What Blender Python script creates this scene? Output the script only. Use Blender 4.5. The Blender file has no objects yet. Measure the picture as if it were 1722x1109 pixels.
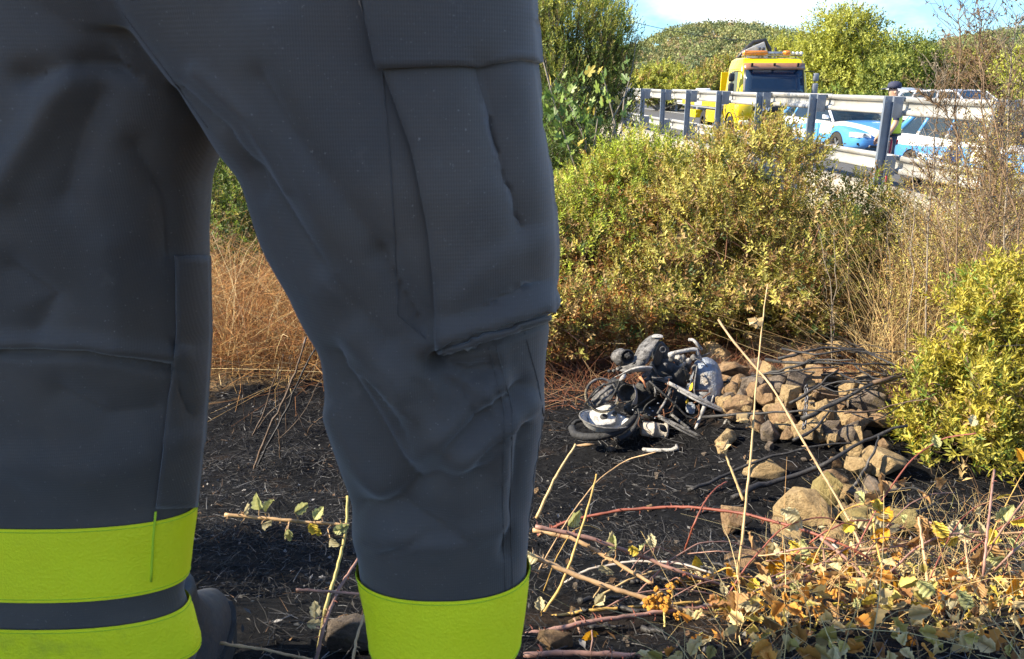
import bpy, bmesh, math, random
import numpy as np
from mathutils import Vector, Matrix
from mathutils.bvhtree import BVHTree
from mathutils import noise as mnoise

R = math.radians
rng = np.random.default_rng(7)
random.seed(7)
SC = bpy.context.scene
COL = SC.collection

# ------------------------------------------------------------------ camera
F_PX, CX, CY = 1380.0, 861.0, 554.5            # focal length and centre of the photograph, in its pixels
HORIZON = 139.0
PITCH = math.atan((CY - HORIZON) / F_PX)
CAM = Vector((0.0, 0.0, 1.8))
cam_d = bpy.data.cameras.new('camera')
cam = bpy.data.objects.new('camera', cam_d)
COL.objects.link(cam)
cam.location = CAM
cam.rotation_euler = (math.pi / 2 - PITCH, 0, 0)
cam_d.sensor_width = 36.0
cam_d.lens = 36.0 * F_PX / 1722.0
cam_d.clip_start = 0.05
cam_d.clip_end = 3000
cam_d.dof.use_dof = True
cam_d.dof.focus_distance = 5.5
cam_d.dof.aperture_fstop = 18.0
SC.camera = cam

# ------------------------------------------------------------------ world and sun
SUN_EL, SUN_AZ = R(33), R(-94)                  # azimuth measured from +Y towards +X: the sun stands to the left
SUN_DIR = Vector((math.cos(SUN_EL) * math.sin(SUN_AZ), math.cos(SUN_EL) * math.cos(SUN_AZ), math.sin(SUN_EL)))
world = bpy.data.worlds.new('World')
SC.world = world
world.use_nodes = True
wt = world.node_tree
wt.nodes.clear()
w_out = wt.nodes.new('ShaderNodeOutputWorld')
w_bg = wt.nodes.new('ShaderNodeBackground')
w_bg.inputs['Strength'].default_value = 0.088
w_sky = wt.nodes.new('ShaderNodeTexSky')
w_sky.sky_type = 'NISHITA'
w_sky.sun_disc = False
w_sky.sun_elevation = SUN_EL
w_sky.sun_rotation = SUN_AZ % (2 * math.pi)
w_sky.air_density = 1.0
w_sky.dust_density = 0.1
w_sky.ozone_density = 4.0
w_tc = wt.nodes.new('ShaderNodeTexCoord')
w_map = wt.nodes.new('ShaderNodeMapping')
w_map.inputs['Scale'].default_value = (1.0, 1.0, 2.6)
w_map.inputs['Location'].default_value = (0.35, 0.2, 0.1)
w_noise = wt.nodes.new('ShaderNodeTexNoise')
w_noise.inputs['Scale'].default_value = 4.2
w_noise.inputs['Detail'].default_value = 7.0
w_noise.inputs['Roughness'].default_value = 0.55
w_ramp = wt.nodes.new('ShaderNodeValToRGB')
w_ramp.color_ramp.elements[0].position = 0.50
w_ramp.color_ramp.elements[1].position = 0.70
w_mix = wt.nodes.new('ShaderNodeMix')
w_mix.data_type = 'RGBA'
w_mix.inputs['B'].default_value = (5.6, 5.6, 5.7, 1)
wl = wt.links.new
wl(w_tc.outputs['Generated'], w_map.inputs['Vector'])
wl(w_map.outputs['Vector'], w_noise.inputs['Vector'])
wl(w_noise.outputs['Fac'], w_ramp.inputs['Fac'])
wl(w_ramp.outputs['Color'], w_mix.inputs['Factor'])
w_tint = wt.nodes.new('ShaderNodeMix'); w_tint.data_type = 'RGBA'; w_tint.blend_type = 'MULTIPLY'; w_tint.inputs['Factor'].default_value = 1.0
w_tint.inputs['B'].default_value = (0.53, 0.77, 1.0, 1)
wl(w_sky.outputs['Color'], w_tint.inputs['A'])
wl(w_tint.outputs['Result'], w_mix.inputs['A'])
wl(w_mix.outputs['Result'], w_bg.inputs['Color'])
wl(w_bg.outputs['Background'], w_out.inputs['Surface'])

sun_d = bpy.data.lights.new('sun', 'SUN')
sun_d.energy = 4.4
sun_d.angle = R(0.53)
sun_d.color = (1.0, 0.885, 0.69)
sun = bpy.data.objects.new('sun', sun_d)
COL.objects.link(sun)
sun.location = (-20, 2, 20)
sun.rotation_euler = SUN_DIR.to_track_quat('Z', 'Y').to_euler()

SC.view_settings.view_transform = 'Standard'
SC.view_settings.look = 'None'
SC.view_settings.gamma = 1.0
SC.view_settings.use_curve_mapping = False
SC.view_settings.exposure = 1.7
SC.render.engine = 'CYCLES'
SC.cycles.use_denoising = True
SC.cycles.max_bounces = 6
SC.cycles.transparent_max_bounces = 12

# ------------------------------------------------------------------ photograph pixel -> place
cP, sP = math.cos(PITCH), math.sin(PITCH)
def ray(px, py):
    x = (px - CX) / F_PX; v = -(py - CY) / F_PX
    return Vector((x, cP + v * sP, -sP + v * cP))
def at(px, py, depth):
    return CAM + ray(px, py) * depth
def at_y(px, py, y):
    d = ray(px, py)
    return CAM + d * (y / d.y)
def to_px(P):
    """array (n,3) -> photograph pixels (n,2)"""
    P = np.asarray(P, float) - np.array(CAM)
    d = P[:, 1] * cP - P[:, 2] * sP
    v = P[:, 1] * sP + P[:, 2] * cP
    return np.stack([CX + F_PX * P[:, 0] / d, CY - F_PX * v / d], 1)

# ------------------------------------------------------------------ scene helpers
def link(o, parent=None):
    COL.objects.link(o)
    if parent is not None: o.parent = parent
    return o
def tag(o, label=None, cat=None, group=None, kind=None):
    if label: o['label'] = label
    if cat: o['category'] = cat
    if group: o['group'] = group
    if kind: o['kind'] = kind
    return o
def empty(name, loc=(0, 0, 0), rz=0.0, label=None, cat=None, group=None):
    o = bpy.data.objects.new(name, None)
    o.empty_display_size = 0.2
    o.location = loc; o.rotation_euler = (0, 0, rz)
    COL.objects.link(o)
    return tag(o, label, cat, group)

class MB:
    """collects shapes; build() links them as one mesh object"""
    def __init__(self): self.v = []; self.f = []; self.m = []; self.n = 0; self.mi = 0
    def add(self, verts, faces):
        self.v.extend([tuple(p) for p in verts])
        n = self.n
        self.f.extend([tuple(i + n for i in f) for f in faces])
        self.m.extend([self.mi] * len(faces))
        self.n += len(verts); return self
    def box(self, c, s, rot=None):
        hx, hy, hz = s[0] / 2, s[1] / 2, s[2] / 2
        P = [Vector((x, y, z)) for x in (-hx, hx) for y in (-hy, hy) for z in (-hz, hz)]
        if rot is not None: P = [rot @ p for p in P]
        c = Vector(c)
        return self.add([p + c for p in P], [(0, 1, 3, 2), (4, 6, 7, 5), (0, 4, 5, 1), (2, 3, 7, 6), (0, 2, 6, 4), (1, 5, 7, 3)])
    def cbox(self, c, s, ch=0.02, rot=None):
        """box with chamfered edges"""
        bm = bmesh.new(); bmesh.ops.create_cube(bm, size=1.0)
        for v in bm.verts: v.co = Vector((v.co.x * s[0], v.co.y * s[1], v.co.z * s[2]))
        bmesh.ops.bevel(bm, geom=list(bm.edges), offset=ch, segments=2, affect='EDGES', profile=0.5)
        return self.addbm(bm, c, rot)
    def addbm(self, bm, c=(0, 0, 0), rot=None):
        bm.verts.index_update()
        c = Vector(c)
        V = [(rot @ v.co if rot is not None else v.co) + c for v in bm.verts]
        Fc = [tuple(v.index for v in f.verts) for f in bm.faces]
        bm.free()
        return self.add(V, Fc)
    def hull(self, pts):
        bm = bmesh.new()
        for p in pts: bm.verts.new(p)
        bmesh.ops.convex_hull(bm, input=list(bm.verts))
        bmesh.ops.delete(bm, geom=[v for v in bm.verts if not v.link_faces], context='VERTS')
        return self.addbm(bm)
    def tube(self, pts, radii, sides=6, cap=True):
        P = np.array([tuple(p) for p in pts], float); n = len(P)
        if np.isscalar(radii): radii = [radii] * n
        T = np.gradient(P, axis=0); T /= (np.linalg.norm(T, axis=1)[:, None] + 1e-9)
        up = np.array([0, 0, 1.0]) if abs(T[0][2]) < 0.9 else np.array([1.0, 0, 0])
        N = np.cross(T[0], up); N /= np.linalg.norm(N) + 1e-9
        V = []
        a = np.arange(sides) * 2 * math.pi / sides
        for i in range(n):
            N = N - T[i] * (N @ T[i]); N /= np.linalg.norm(N) + 1e-9
            B = np.cross(T[i], N)
            V.append(P[i] + radii[i] * (np.cos(a)[:, None] * N + np.sin(a)[:, None] * B))
        V = np.concatenate(V)
        Fc = []
        for i in range(n - 1):
            for k in range(sides):
                k2 = (k + 1) % sides
                Fc.append((i * sides + k, i * sides + k2, (i + 1) * sides + k2, (i + 1) * sides + k))
        if cap:
            Fc.append(tuple(range(sides - 1, -1, -1)))
            Fc.append(tuple(range((n - 1) * sides, n * sides)))
        return self.add(V, Fc)
    def lathe(self, prof, c=(0, 0, 0), axis='Z', seg=24, rot=None):
        """prof: list of (r, h)"""
        V = []; n = len(prof)
        for r, h in prof:
            for k in range(seg):
                a = 2 * math.pi * k / seg
                p = (r * math.cos(a), r * math.sin(a), h)
                if axis == 'Y': p = (p[0], p[2], p[1])
                if axis == 'X': p = (p[2], p[0], p[1])
                p = Vector(p)
                if rot is not None: p = rot @ p
                V.append(p + Vector(c))
        Fc = []
        for i in range(n - 1):
            for k in range(seg):
                k2 = (k + 1) % seg
                Fc.append((i * seg + k, i * seg + k2, (i + 1) * seg + k2, (i + 1) * seg + k))
        return self.add(V, Fc)
    def loft(self, rings, cap=True, closed=True):
        n = len(rings[0]); V = [p for r in rings for p in r]; Fc = []
        for i in range(len(rings) - 1):
            for k in range(n if closed else n - 1):
                k2 = (k + 1) % n
                Fc.append((i * n + k, i * n + k2, (i + 1) * n + k2, (i + 1) * n + k))
        if cap and closed:
            Fc.append(tuple(range(n - 1, -1, -1))); Fc.append(tuple(range((len(rings) - 1) * n, len(rings) * n)))
        return self.add(V, Fc)
    def grid(self, rows):
        return self.loft(rows, cap=False, closed=False)
    def mesh(self, name, mats, smooth=False, fix=True):
        me = bpy.data.meshes.new(name)
        me.from_pydata(self.v, [], self.f)
        if not isinstance(mats, (list, tuple)): mats = [mats]
        for m in mats: me.materials.append(m)
        if len(mats) > 1: me.polygons.foreach_set('material_index', self.m)
        if fix:
            bm = bmesh.new(); bm.from_mesh(me)
            bmesh.ops.recalc_face_normals(bm, faces=list(bm.faces)); bm.to_mesh(me); bm.free()
        if smooth: me.polygons.foreach_set('use_smooth', [True] * len(me.polygons))
        me.update()
        return me
    def build(self, name, mats, parent=None, smooth=False, sub=0, solid=0.0, fix=True, autosmooth=None, bevel=0.0):
        o = bpy.data.objects.new(name, self.mesh(name, mats, smooth or autosmooth is not None, fix))
        link(o, parent)
        if solid:
            m = o.modifiers.new('solid', 'SOLIDIFY'); m.thickness = solid; m.offset = 0
        if bevel:
            m = o.modifiers.new('bevel', 'BEVEL'); m.width = bevel; m.segments = 2; m.limit_method = 'ANGLE'
        if sub:
            m = o.modifiers.new('sub', 'SUBSURF'); m.levels = sub; m.render_levels = sub
        if autosmooth is not None: sharp(o.data, autosmooth)
        return o

def sharp(me, deg=35):
    """smooth shading with edges sharper than deg kept hard"""
    bm = bmesh.new(); bm.from_mesh(me)
    c = R(deg)
    for e in bm.edges:
        if len(e.link_faces) == 2: e.smooth = e.calc_face_angle(0.0) < c
    for f in bm.faces: f.smooth = True
    bm.to_mesh(me); bm.free()

def copy_tree(o, parent=None):
    c = o.copy(); COL.objects.link(c); c.parent = parent
    for ch in o.children: copy_tree(ch, c)
    return c

def fast_mesh(name, V, tris, mats, col=None, smooth=False):
    """numpy arrays -> mesh; col is a per-vertex colour attribute"""
    me = bpy.data.meshes.new(name)
    V = np.asarray(V, np.float32); tris = np.asarray(tris, np.int32); k = tris.shape[1]
    me.vertices.add(len(V)); me.vertices.foreach_set('co', V.ravel())
    me.loops.add(tris.size); me.loops.foreach_set('vertex_index', tris.ravel())
    me.polygons.add(len(tris)); me.polygons.foreach_set('loop_start', np.arange(0, tris.size, k, dtype=np.int32))
    if smooth: me.polygons.foreach_set('use_smooth', np.ones(len(tris), bool))
    me.materials.append(mats)
    me.update(calc_edges=True)
    if col is not None:
        a = me.color_attributes.new('Col', 'FLOAT_COLOR', 'POINT')
        c = np.ones((len(V), 4), np.float32); c[:, :3] = col
        a.data.foreach_set('color', c.ravel())
    return me

def unit(a):
    return a / (np.linalg.norm(a, axis=-1, keepdims=True) + 1e-9)

def leaf_arrays(base, d, nrm, L, W, col, fold=0.18, curl=0.0):
    """folded four-corner leaves -> verts, tris, colours"""
    n = len(base)
    d = unit(d); s = unit(np.cross(d, nrm)); nn = np.cross(s, d)
    L = np.broadcast_to(np.asarray(L, float), (n,))[:, None]; W = np.broadcast_to(np.asarray(W, float), (n,))[:, None]
    mid = base + d * L * 0.45
    V = np.stack([base, mid + s * W / 2 + nn * W * fold, base + d * L - nn * L * curl, mid - s * W / 2 + nn * W * fold], 1).reshape(-1, 3)
    i = np.arange(n)[:, None] * 4
    tris = np.concatenate([i + np.array([[0, 1, 2]]), i + np.array([[0, 2, 3]])], 0)
    return V, tris, np.repeat(col, 4, 0)

def strand_arrays(P, w, col):
    """thin flat-ish three-sided strands. P (n,k,3), w (n,) or (n,k) half-width -> verts, quads, colours"""
    n, k, _ = P.shape
    w = np.asarray(w, float)
    if w.ndim == 1: w = np.repeat(w[:, None], k, 1) * np.linspace(1, 0.35, k)[None, :]
    T = unit(np.gradient(P, axis=1))
    ref = unit(rng.normal(size=(n, 1, 3)))
    N = unit(np.cross(T, np.broadcast_to(ref, T.shape))); B = np.cross(T, N)
    V = []
    for a in range(3):
        t = a * 2 * math.pi / 3
        V.append(P + w[..., None] * (math.cos(t) * N + math.sin(t) * B))
    V = np.stack(V, 2).reshape(-1, 3)                     # n,k,3sides
    base = (np.arange(n)[:, None] * k + np.arange(k - 1)[None, :]).reshape(-1) * 3
    q = []
    for a in range(3):
        b = (a + 1) % 3
        q.append(np.stack([base + a, base + b, base + 3 + b, base + 3 + a], 1))
    return V, np.concatenate(q), np.repeat(col, k * 3, 0)

def join_arrays(parts):
    V, T, C, n = [], [], [], 0
    for v, t, c in parts:
        V.append(v); T.append(t + n); C.append(c); n += len(v)
    return np.concatenate(V), np.concatenate(T), np.concatenate(C)

# ------------------------------------------------------------------ materials
def new_mat(name):
    m = bpy.data.materials.new(name); m.use_nodes = True
    nt = m.node_tree; nt.nodes.clear()
    out = nt.nodes.new('ShaderNodeOutputMaterial')
    b = nt.nodes.new('ShaderNodeBsdfPrincipled')
    nt.links.new(b.outputs[0], out.inputs['Surface'])
    return m, nt, b, out
def ramp(nt, stops, fac=None):
    r = nt.nodes.new('ShaderNodeValToRGB')
    e = r.color_ramp.elements
    while len(e) < len(stops): e.new(0.5)
    for i, (p, c) in enumerate(stops):
        e[i].position = p; e[i].color = (c[0], c[1], c[2], 1) if not np.isscalar(c) else (c, c, c, 1)
    if fac is not None: nt.links.new(fac, r.inputs['Fac'])
    return r.outputs['Color']
def tex_noise(nt, scale, detail=5, rough=0.55, vec=None, coord='Object', distort=0.0):
    t = nt.nodes.new('ShaderNodeTexNoise')
    t.inputs['Scale'].default_value = scale; t.inputs['Detail'].default_value = detail
    t.inputs['Roughness'].default_value = rough; t.inputs['Distortion'].default_value = distort
    if vec is None:
        vec = nt.nodes.new('ShaderNodeTexCoord').outputs[coord]
    nt.links.new(vec, t.inputs['Vector'])
    return t.outputs['Fac']
def mix_rgb(nt, fac, a, b, mode='MIX'):
    m = nt.nodes.new('ShaderNodeMix'); m.data_type = 'RGBA'; m.blend_type = mode
    for s, v in (('Factor', fac), ('A', a), ('B', b)):
        if hasattr(v, 'is_linked') or hasattr(v, 'links'): nt.links.new(v, m.inputs[s])
        elif s == 'Factor': m.inputs[s].default_value = v
        else: m.inputs[s].default_value = (v[0], v[1], v[2], 1)
    return m.outputs['Result']
def bump(nt, b, h, strength=0.3, dist=0.02):
    n = nt.nodes.new('ShaderNodeBump'); n.inputs['Strength'].default_value = strength; n.inputs['Distance'].default_value = dist
    nt.links.new(h, n.inputs['Height']); nt.links.new(n.outputs['Normal'], b.inputs['Normal'])
def mat(name, col, rough=0.6, metal=0.0, var=0.25, scale=6.0, bmp=0.0, bscale=None, coat=0.0, dirt=None, dirt_amt=0.5, coord='Object'):
    """plain procedural material: base colour broken up by noise, optional dirt and relief"""
    m, nt, b, out = new_mat(name)
    f = tex_noise(nt, scale, 6, 0.6, coord=coord)
    lo = tuple(c * (1 - var) for c in col); hi = tuple(min(1.0, c * (1 + var)) for c in col)
    c = ramp(nt, [(0.3, lo), (0.7, hi)], f)
    if dirt is not None:
        g = tex_noise(nt, scale * 0.45, 8, 0.65, coord=coord)
        fac = ramp(nt, [(0.62 - dirt_amt * 0.35, 0), (0.75 - dirt_amt * 0.2, 1)], g)
        c = mix_rgb(nt, fac, c, dirt)
    nt.links.new(c, b.inputs['Base Color'])
    rr = ramp(nt, [(0.3, max(0, rough - 0.12)), (0.7, min(1, rough + 0.12))], tex_noise(nt, scale * 2.3, 4, coord=coord))
    nt.links.new(rr, b.inputs['Roughness'])
    b.inputs['Metallic'].default_value = metal
    if coat: b.inputs['Coat Weight'].default_value = coat; b.inputs['Coat Roughness'].default_value = 0.06
    if bmp: bump(nt, b, tex_noise(nt, bscale or scale * 4, 6, 0.65, coord=coord), bmp)
    return m
def leaf_mat(name, trans=0.35, rough=0.55, spec=0.35):
    m, nt, b, out = new_mat(name)
    a = nt.nodes.new('ShaderNodeAttribute'); a.attribute_name = 'Col'
    nt.links.new(a.outputs['Color'], b.inputs['Base Color'])
    b.inputs['Roughness'].default_value = rough
    b.inputs['Specular IOR Level'].default_value = spec
    t = nt.nodes.new('ShaderNodeBsdfTranslucent')
    g = mix_rgb(nt, 1.0, a.outputs['Color'], (1.0, 0.95, 0.55), 'MULTIPLY')
    nt.links.new(g, t.inputs['Color'])
    mx = nt.nodes.new('ShaderNodeMixShader'); mx.inputs['Fac'].default_value = trans
    nt.links.new(b.outputs[0], mx.inputs[1]); nt.links.new(t.outputs[0], mx.inputs[2])
    nt.links.new(mx.outputs[0], out.inputs['Surface'])
    return m
def attr_mat(name, rough=0.8, spec=0.3):
    m, nt, b, out = new_mat(name)
    a = nt.nodes.new('ShaderNodeAttribute'); a.attribute_name = 'Col'
    nt.links.new(a.outputs['Color'], b.inputs['Base Color'])
    b.inputs['Roughness'].default_value = rough; b.inputs['Specular IOR Level'].default_value = spec
    return m
def glass_mat(name, tint=(0.02, 0.035, 0.05), clear=0.35):
    m, nt, b, out = new_mat(name)
    b.inputs['Base Color'].default_value = (*tint, 1); b.inputs['Roughness'].default_value = 0.04
    b.inputs['IOR'].default_value = 1.5
    f = tex_noise(nt, 3.0, 3)
    nt.links.new(ramp(nt, [(0.2, 0.02), (0.8, 0.08)], f), b.inputs['Roughness'])
    t = nt.nodes.new('ShaderNodeBsdfTransparent'); t.inputs['Color'].default_value = (0.75, 0.85, 0.85, 1)
    mx = nt.nodes.new('ShaderNodeMixShader'); mx.inputs['Fac'].default_value = clear
    nt.links.new(b.outputs[0], mx.inputs[1]); nt.links.new(t.outputs[0], mx.inputs[2])
    nt.links.new(mx.outputs[0], out.inputs['Surface'])
    return m

LEAF = leaf_mat('leaf', 0.42)
LEAF_DRY = leaf_mat('dry_leaf', 0.25, 0.75, 0.2)
LEAF_GLOSSY = leaf_mat('glossy_leaf', 0.38, 0.5, 0.35)
STRAND = attr_mat('stalk', 0.75)
CHAR = attr_mat('char', 0.6, 0.25)

# ================================================================== terrain
RAIL_D, RAIL_K = 6.1, -0.084                     # the road runs along x = D + K*y
def rail_x(y): return RAIL_D + RAIL_K * y
HEAP = (1.75, 4.75)
ROAD_Z = -0.10
def smooth01(t):
    t = np.clip(t, 0, 1); return t * t * (3 - 2 * t)
def vnoise(x, y, s, seed=0):
    """cheap smooth value noise"""
    x = np.asarray(x, float) * s + 1000.3 + seed * 17.1; y = np.asarray(y, float) * s + 1000.7 + seed * 9.7
    xi = np.floor(x).astype(np.int64); yi = np.floor(y).astype(np.int64); fx = x - xi; fy = y - yi
    def h(a, b):
        n = (a * 374761393 + b * 668265263 + seed * 974711) & 0x7fffffff
        n = (n ^ (n >> 13)) * 1274126177 & 0x7fffffff
        return ((n ^ (n >> 16)) & 0xffff) / 65535.0
    u = fx * fx * (3 - 2 * fx); v = fy * fy * (3 - 2 * fy)
    return (h(xi, yi) * (1 - u) + h(xi + 1, yi) * u) * (1 - v) + (h(xi, yi + 1) * (1 - u) + h(xi + 1, yi + 1) * u) * v
def ground_z(x, y):
    x = np.asarray(x, float); y = np.asarray(y, float)
    z = 1.8 - np.interp(y, [-6, 0, 0.6, 1, 2, 3, 4, 5, 6, 8, 12, 40], [0.75, 0.84, 0.86, 0.90, 1.33, 1.72, 2.02, 2.24, 2.34, 2.42, 2.45, 2.5])
    near = np.clip((60 - y) / 30, 0, 1)
    z = z + near * (0.10 * (vnoise(x, y, 0.9, 1) - 0.5) + 0.05 * (vnoise(x, y, 2.7, 2) - 0.5) + 0.022 * (vnoise(x, y, 8, 3) - 0.5))
    # the mound under the stone heap
    dx = (x - HEAP[0]) / 0.95; dy = (y - HEAP[1]) / 1.1
    z = z + 0.48 * np.exp(-(dx * dx + dy * dy))
    # road embankment on the right
    e = x - (RAIL_D + RAIL_K * y)
    t = smooth01((e + 2.1) / 1.9)
    z = z * (1 - t) + (ROAD_Z - 0.03) * t
    t2 = smooth01((e - 12.5) / 8.0)
    z = z - 0.9 * t2
    return z
def gz(x, y): return float(ground_z(x, y))
def hit(px, py, lift=0.0):
    """where the line of sight through a photograph pixel meets the ground"""
    d = ray(px, py)
    t = 0.7
    while t < 60:
        p = CAM + d * t
        if p.z < gz(p.x, p.y) + lift: break
        t += 0.02 + t * 0.003
    return CAM + d * t

def ground_coords(lo, hi, f0, f1, step, grow):
    c = list(np.arange(f0, f1 + 1e-6, step))
    s = step; a = f0
    while a > lo: s *= grow; a -= s; c.insert(0, a)
    s = step; a = f1
    while a < hi: s *= grow; a += s; c.append(a)
    return np.array(c)
gx = ground_coords(-900, 900, -3.2, 5.0, 0.06, 1.14)
gy = ground_coords(-300, 1500, 0.4, 8.5, 0.06, 1.14)
GX, GY = np.meshgrid(gx, gy)
GZ = ground_z(GX, GY)
nx, ny = len(gx), len(gy)
idx = np.arange(nx * ny).reshape(ny, nx)
quads = np.stack([idx[:-1, :-1], idx[:-1, 1:], idx[1:, 1:], idx[1:, :-1]], -1).reshape(-1, 4)

m, nt, b, out = new_mat('ground_soil')
co = nt.nodes.new('ShaderNodeTexCoord').outputs['Object']
n1 = tex_noise(nt, 22, 9, 0.75, vec=co); n2 = tex_noise(nt, 3.0, 6, 0.6, vec=co); n3 = tex_noise(nt, 0.35, 4, 0.5, vec=co)
ash = ramp(nt, [(0.32, (0.004, 0.004, 0.0045)), (0.52, (0.008, 0.008, 0.009)), (0.64, (0.020, 0.0195, 0.0195)), (0.78, (0.085, 0.08, 0.075))], n1)
ash = mix_rgb(nt, ramp(nt, [(0.58, 0), (0.74, 0.6)], n2), ash, (0.055, 0.034, 0.02))
soil = ramp(nt, [(0.3, (0.10, 0.065, 0.035)), (0.6, (0.22, 0.15, 0.075)), (0.75, (0.34, 0.25, 0.12))], n1)
far = ramp(nt, [(0.35, (0.09, 0.085, 0.03)), (0.65, (0.20, 0.16, 0.07))], n3)
sep = nt.nodes.new('ShaderNodeSeparateXYZ'); nt.links.new(co, sep.inputs[0])
def burn_mask():
    """burnt patch: an uneven oval round the wreck"""
    def mth(op, a, b_=None):
        n = nt.nodes.new('ShaderNodeMath'); n.operation = op
        for i, v in enumerate((a, b_)):
            if v is None: continue
            if np.isscalar(v): n.inputs[i].default_value = v
            else: nt.links.new(v, n.inputs[i])
        return n.outputs[0]
    dx = mth('MULTIPLY', mth('SUBTRACT', sep.outputs['X'], 0.0), 1 / 3.7)
    dy = mth('MULTIPLY', mth('SUBTRACT', sep.outputs['Y'], 2.9), 1 / 4.4)
    r2 = mth('ADD', mth('MULTIPLY', dx, dx), mth('MULTIPLY', dy, dy))
    return mth('ADD', r2, mth('MULTIPLY', mth('SUBTRACT', n2, 0.5), 0.9))
bmk = ramp(nt, [(0.80, 0), (1.0, 1)], burn_mask())
c = mix_rgb(nt, bmk, ash, soil)
fy_ = nt.nodes.new('ShaderNodeMapRange'); fy_.inputs[1].default_value = 14; fy_.inputs[2].default_value = 30
nt.links.new(sep.outputs['Y'], fy_.inputs[0])
c = mix_rgb(nt, fy_.outputs[0], c, far)
nt.links.new(c, b.inputs['Base Color'])
b.inputs['Roughness'].default_value = 0.95; b.inputs['Specular IOR Level'].default_value = 0.1
bump(nt, b, n1, 0.9, 0.03)
GROUND = m
ground = link(bpy.data.objects.new('ground', fast_mesh('ground', np.stack([GX, GY, GZ], -1).reshape(-1, 3), quads, GROUND, smooth=True)))
tag(ground, kind='structure')

# road: asphalt, edge lines and a low concrete kerb wall under the guard rail
ASPHALT = mat('asphalt', (0.085, 0.083, 0.08), 0.85, var=0.3, scale=30, bmp=0.3)
PAINT = mat('road_paint', (0.7, 0.7, 0.68), 0.7, var=0.15, scale=12, dirt=(0.2, 0.2, 0.19), dirt_amt=0.4)
CONCRETE = mat('concrete', (0.34, 0.31, 0.25), 0.85, var=0.2, scale=5, bmp=0.25, dirt=(0.2, 0.17, 0.13), dirt_amt=0.35)
def strip(name, o0, o1, y0, y1, z, m_, thick=None):
    mb = MB(); ys = np.linspace(y0, y1, 24)
    mb.grid([[(rail_x(y) + o0, y, z), (rail_x(y) + o1, y, z)] for y in ys])
    return mb.build(name, m_)
tag(strip('road', 0.25, 12.2, -30, 140, ROAD_Z, ASPHALT), kind='structure')
tag(strip('road_marking', 0.75, 0.90, -30, 140, ROAD_Z + 0.004, PAINT), kind='structure')
tag(strip('road_marking', 9.3, 9.45, -30, 140, ROAD_Z + 0.004, PAINT), kind='structure')
mb = MB()
prof = [(-0.22, -0.9), (-0.22, 0.36), (-0.18, 0.42), (0.14, 0.42), (0.18, 0.36), (0.18, -0.3)]
mb.loft([[(rail_x(y) + a, y, z + 0.01 * math.sin(y * 1.7)) for a, z in prof] for y in np.arange(-6, 70, 2.0)])
tag(mb.build('kerb_wall', CONCRETE, bevel=0.02), 'pale low concrete wall running below the near guard rail', 'wall')

# ------------------------------------------------------------------ hills with woodland
def hill_ridge(x):
    """height of the skyline along the far ridge, 230 m out"""
    px = CX + F_PX * x / 220.0
    y_sky = np.interp(px, [-900, 300, 700, 900, 1000, 1065, 1110, 1180, 1240, 1330, 1420, 1500, 1560, 1620, 1722, 1850, 2300, 3200],
                      [150, 140, 120, 104, 92, 82, 60, 46, 50, 72, 80, 78, 66, 56, 50, 40, 30, 90])
    return 1.8 + (139 - y_sky) / F_PX * 220.0
hx = np.linspace(-290, 380, 110); hy = np.concatenate([np.linspace(70, 235, 34), np.linspace(250, 420, 8)])
HX, HY = np.meshgrid(hx, hy)
def hill_z(x, y):
    r = hill_ridge(x) - 3.2
    t = smooth01((y - 85) / 140.0) ** 0.85
    back = smooth01((y - 235) / 180.0)
    return -2.5 + (r + 2.5) * t * (1 - back) + 2.2 * (vnoise(x, y, 0.035, 5) - 0.5) * t
HZ = hill_z(HX, HY)
ix = np.arange(HX.size).reshape(HX.shape)
q = np.stack([ix[:-1, :-1], ix[:-1, 1:], ix[1:, 1:], ix[1:, :-1]], -1).reshape(-1, 4)
HILLSOIL = mat('hill_soil', (0.16, 0.12, 0.06), 0.95, var=0.5, scale=0.06)
tag(link(bpy.data.objects.new('hill', fast_mesh('hill', np.stack([HX, HY, HZ], -1).reshape(-1, 3), q, HILLSOIL, smooth=True))), kind='structure')
def woodland():
    n = 2700
    x = rng.uniform(-10, 190, n); y = 232 - 140 * rng.random(n) ** 1.3
    keep = (x > 0.02 * y) & (x < 0.80 * y)
    x, y = x[keep], y[keep]; n = len(x)
    z = hill_z(x, y)
    rad = rng.uniform(1.1, 2.4, n); hgt = rng.uniform(0.75, 1.15, n)
    pal = np.array([[0.215, 0.24, 0.10], [0.145, 0.18, 0.085], [0.26, 0.255, 0.11], [0.29, 0.235, 0.12], [0.12, 0.15, 0.08], [0.24, 0.27, 0.10]])  # crown tones lightened and greyed to paint in distance haze
    ck = pal[rng.choice(6, n, p=[.3, .22, .18, .06, .12, .12])] * rng.uniform(0.8, 1.25, (n, 1))
    k = 122
    u = unit(rng.normal(size=(n, k, 3))); u[..., 2] = np.abs(u[..., 2]) * 0.9 + 0.1 * u[..., 2]
    lump = 0.82 + 0.3 * np.sin(u[..., 0] * 5 + x[:, None]) * np.cos(u[..., 1] * 4 + y[:, None])
    rr = rng.uniform(0.72, 1.03, (n, k)) * lump
    P = np.stack([x, y, z + rad * 0.75], 1)[:, None, :] + u * (rr * rad[:, None])[..., None] * np.array([1, 1, 1.0]) * np.stack([np.ones(n), np.ones(n), hgt], 1)[:, None, :]
    P = P.reshape(-1, 3); uu = u.reshape(-1, 3)
    d = unit(uu * 0.5 + rng.normal(size=P.shape) * 0.8)
    L = rng.uniform(0.28, 0.58, len(P))
    c = np.repeat(ck, k, 0) * rng.uniform(0.7, 1.35, (len(P), 1))
    V, T, C = leaf_arrays(P, d, uu + rng.normal(size=P.shape) * 0.5, L, L * 0.75, c)
    return fast_mesh('hill_woodland', V, T, LEAF_DRY, C)
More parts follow.
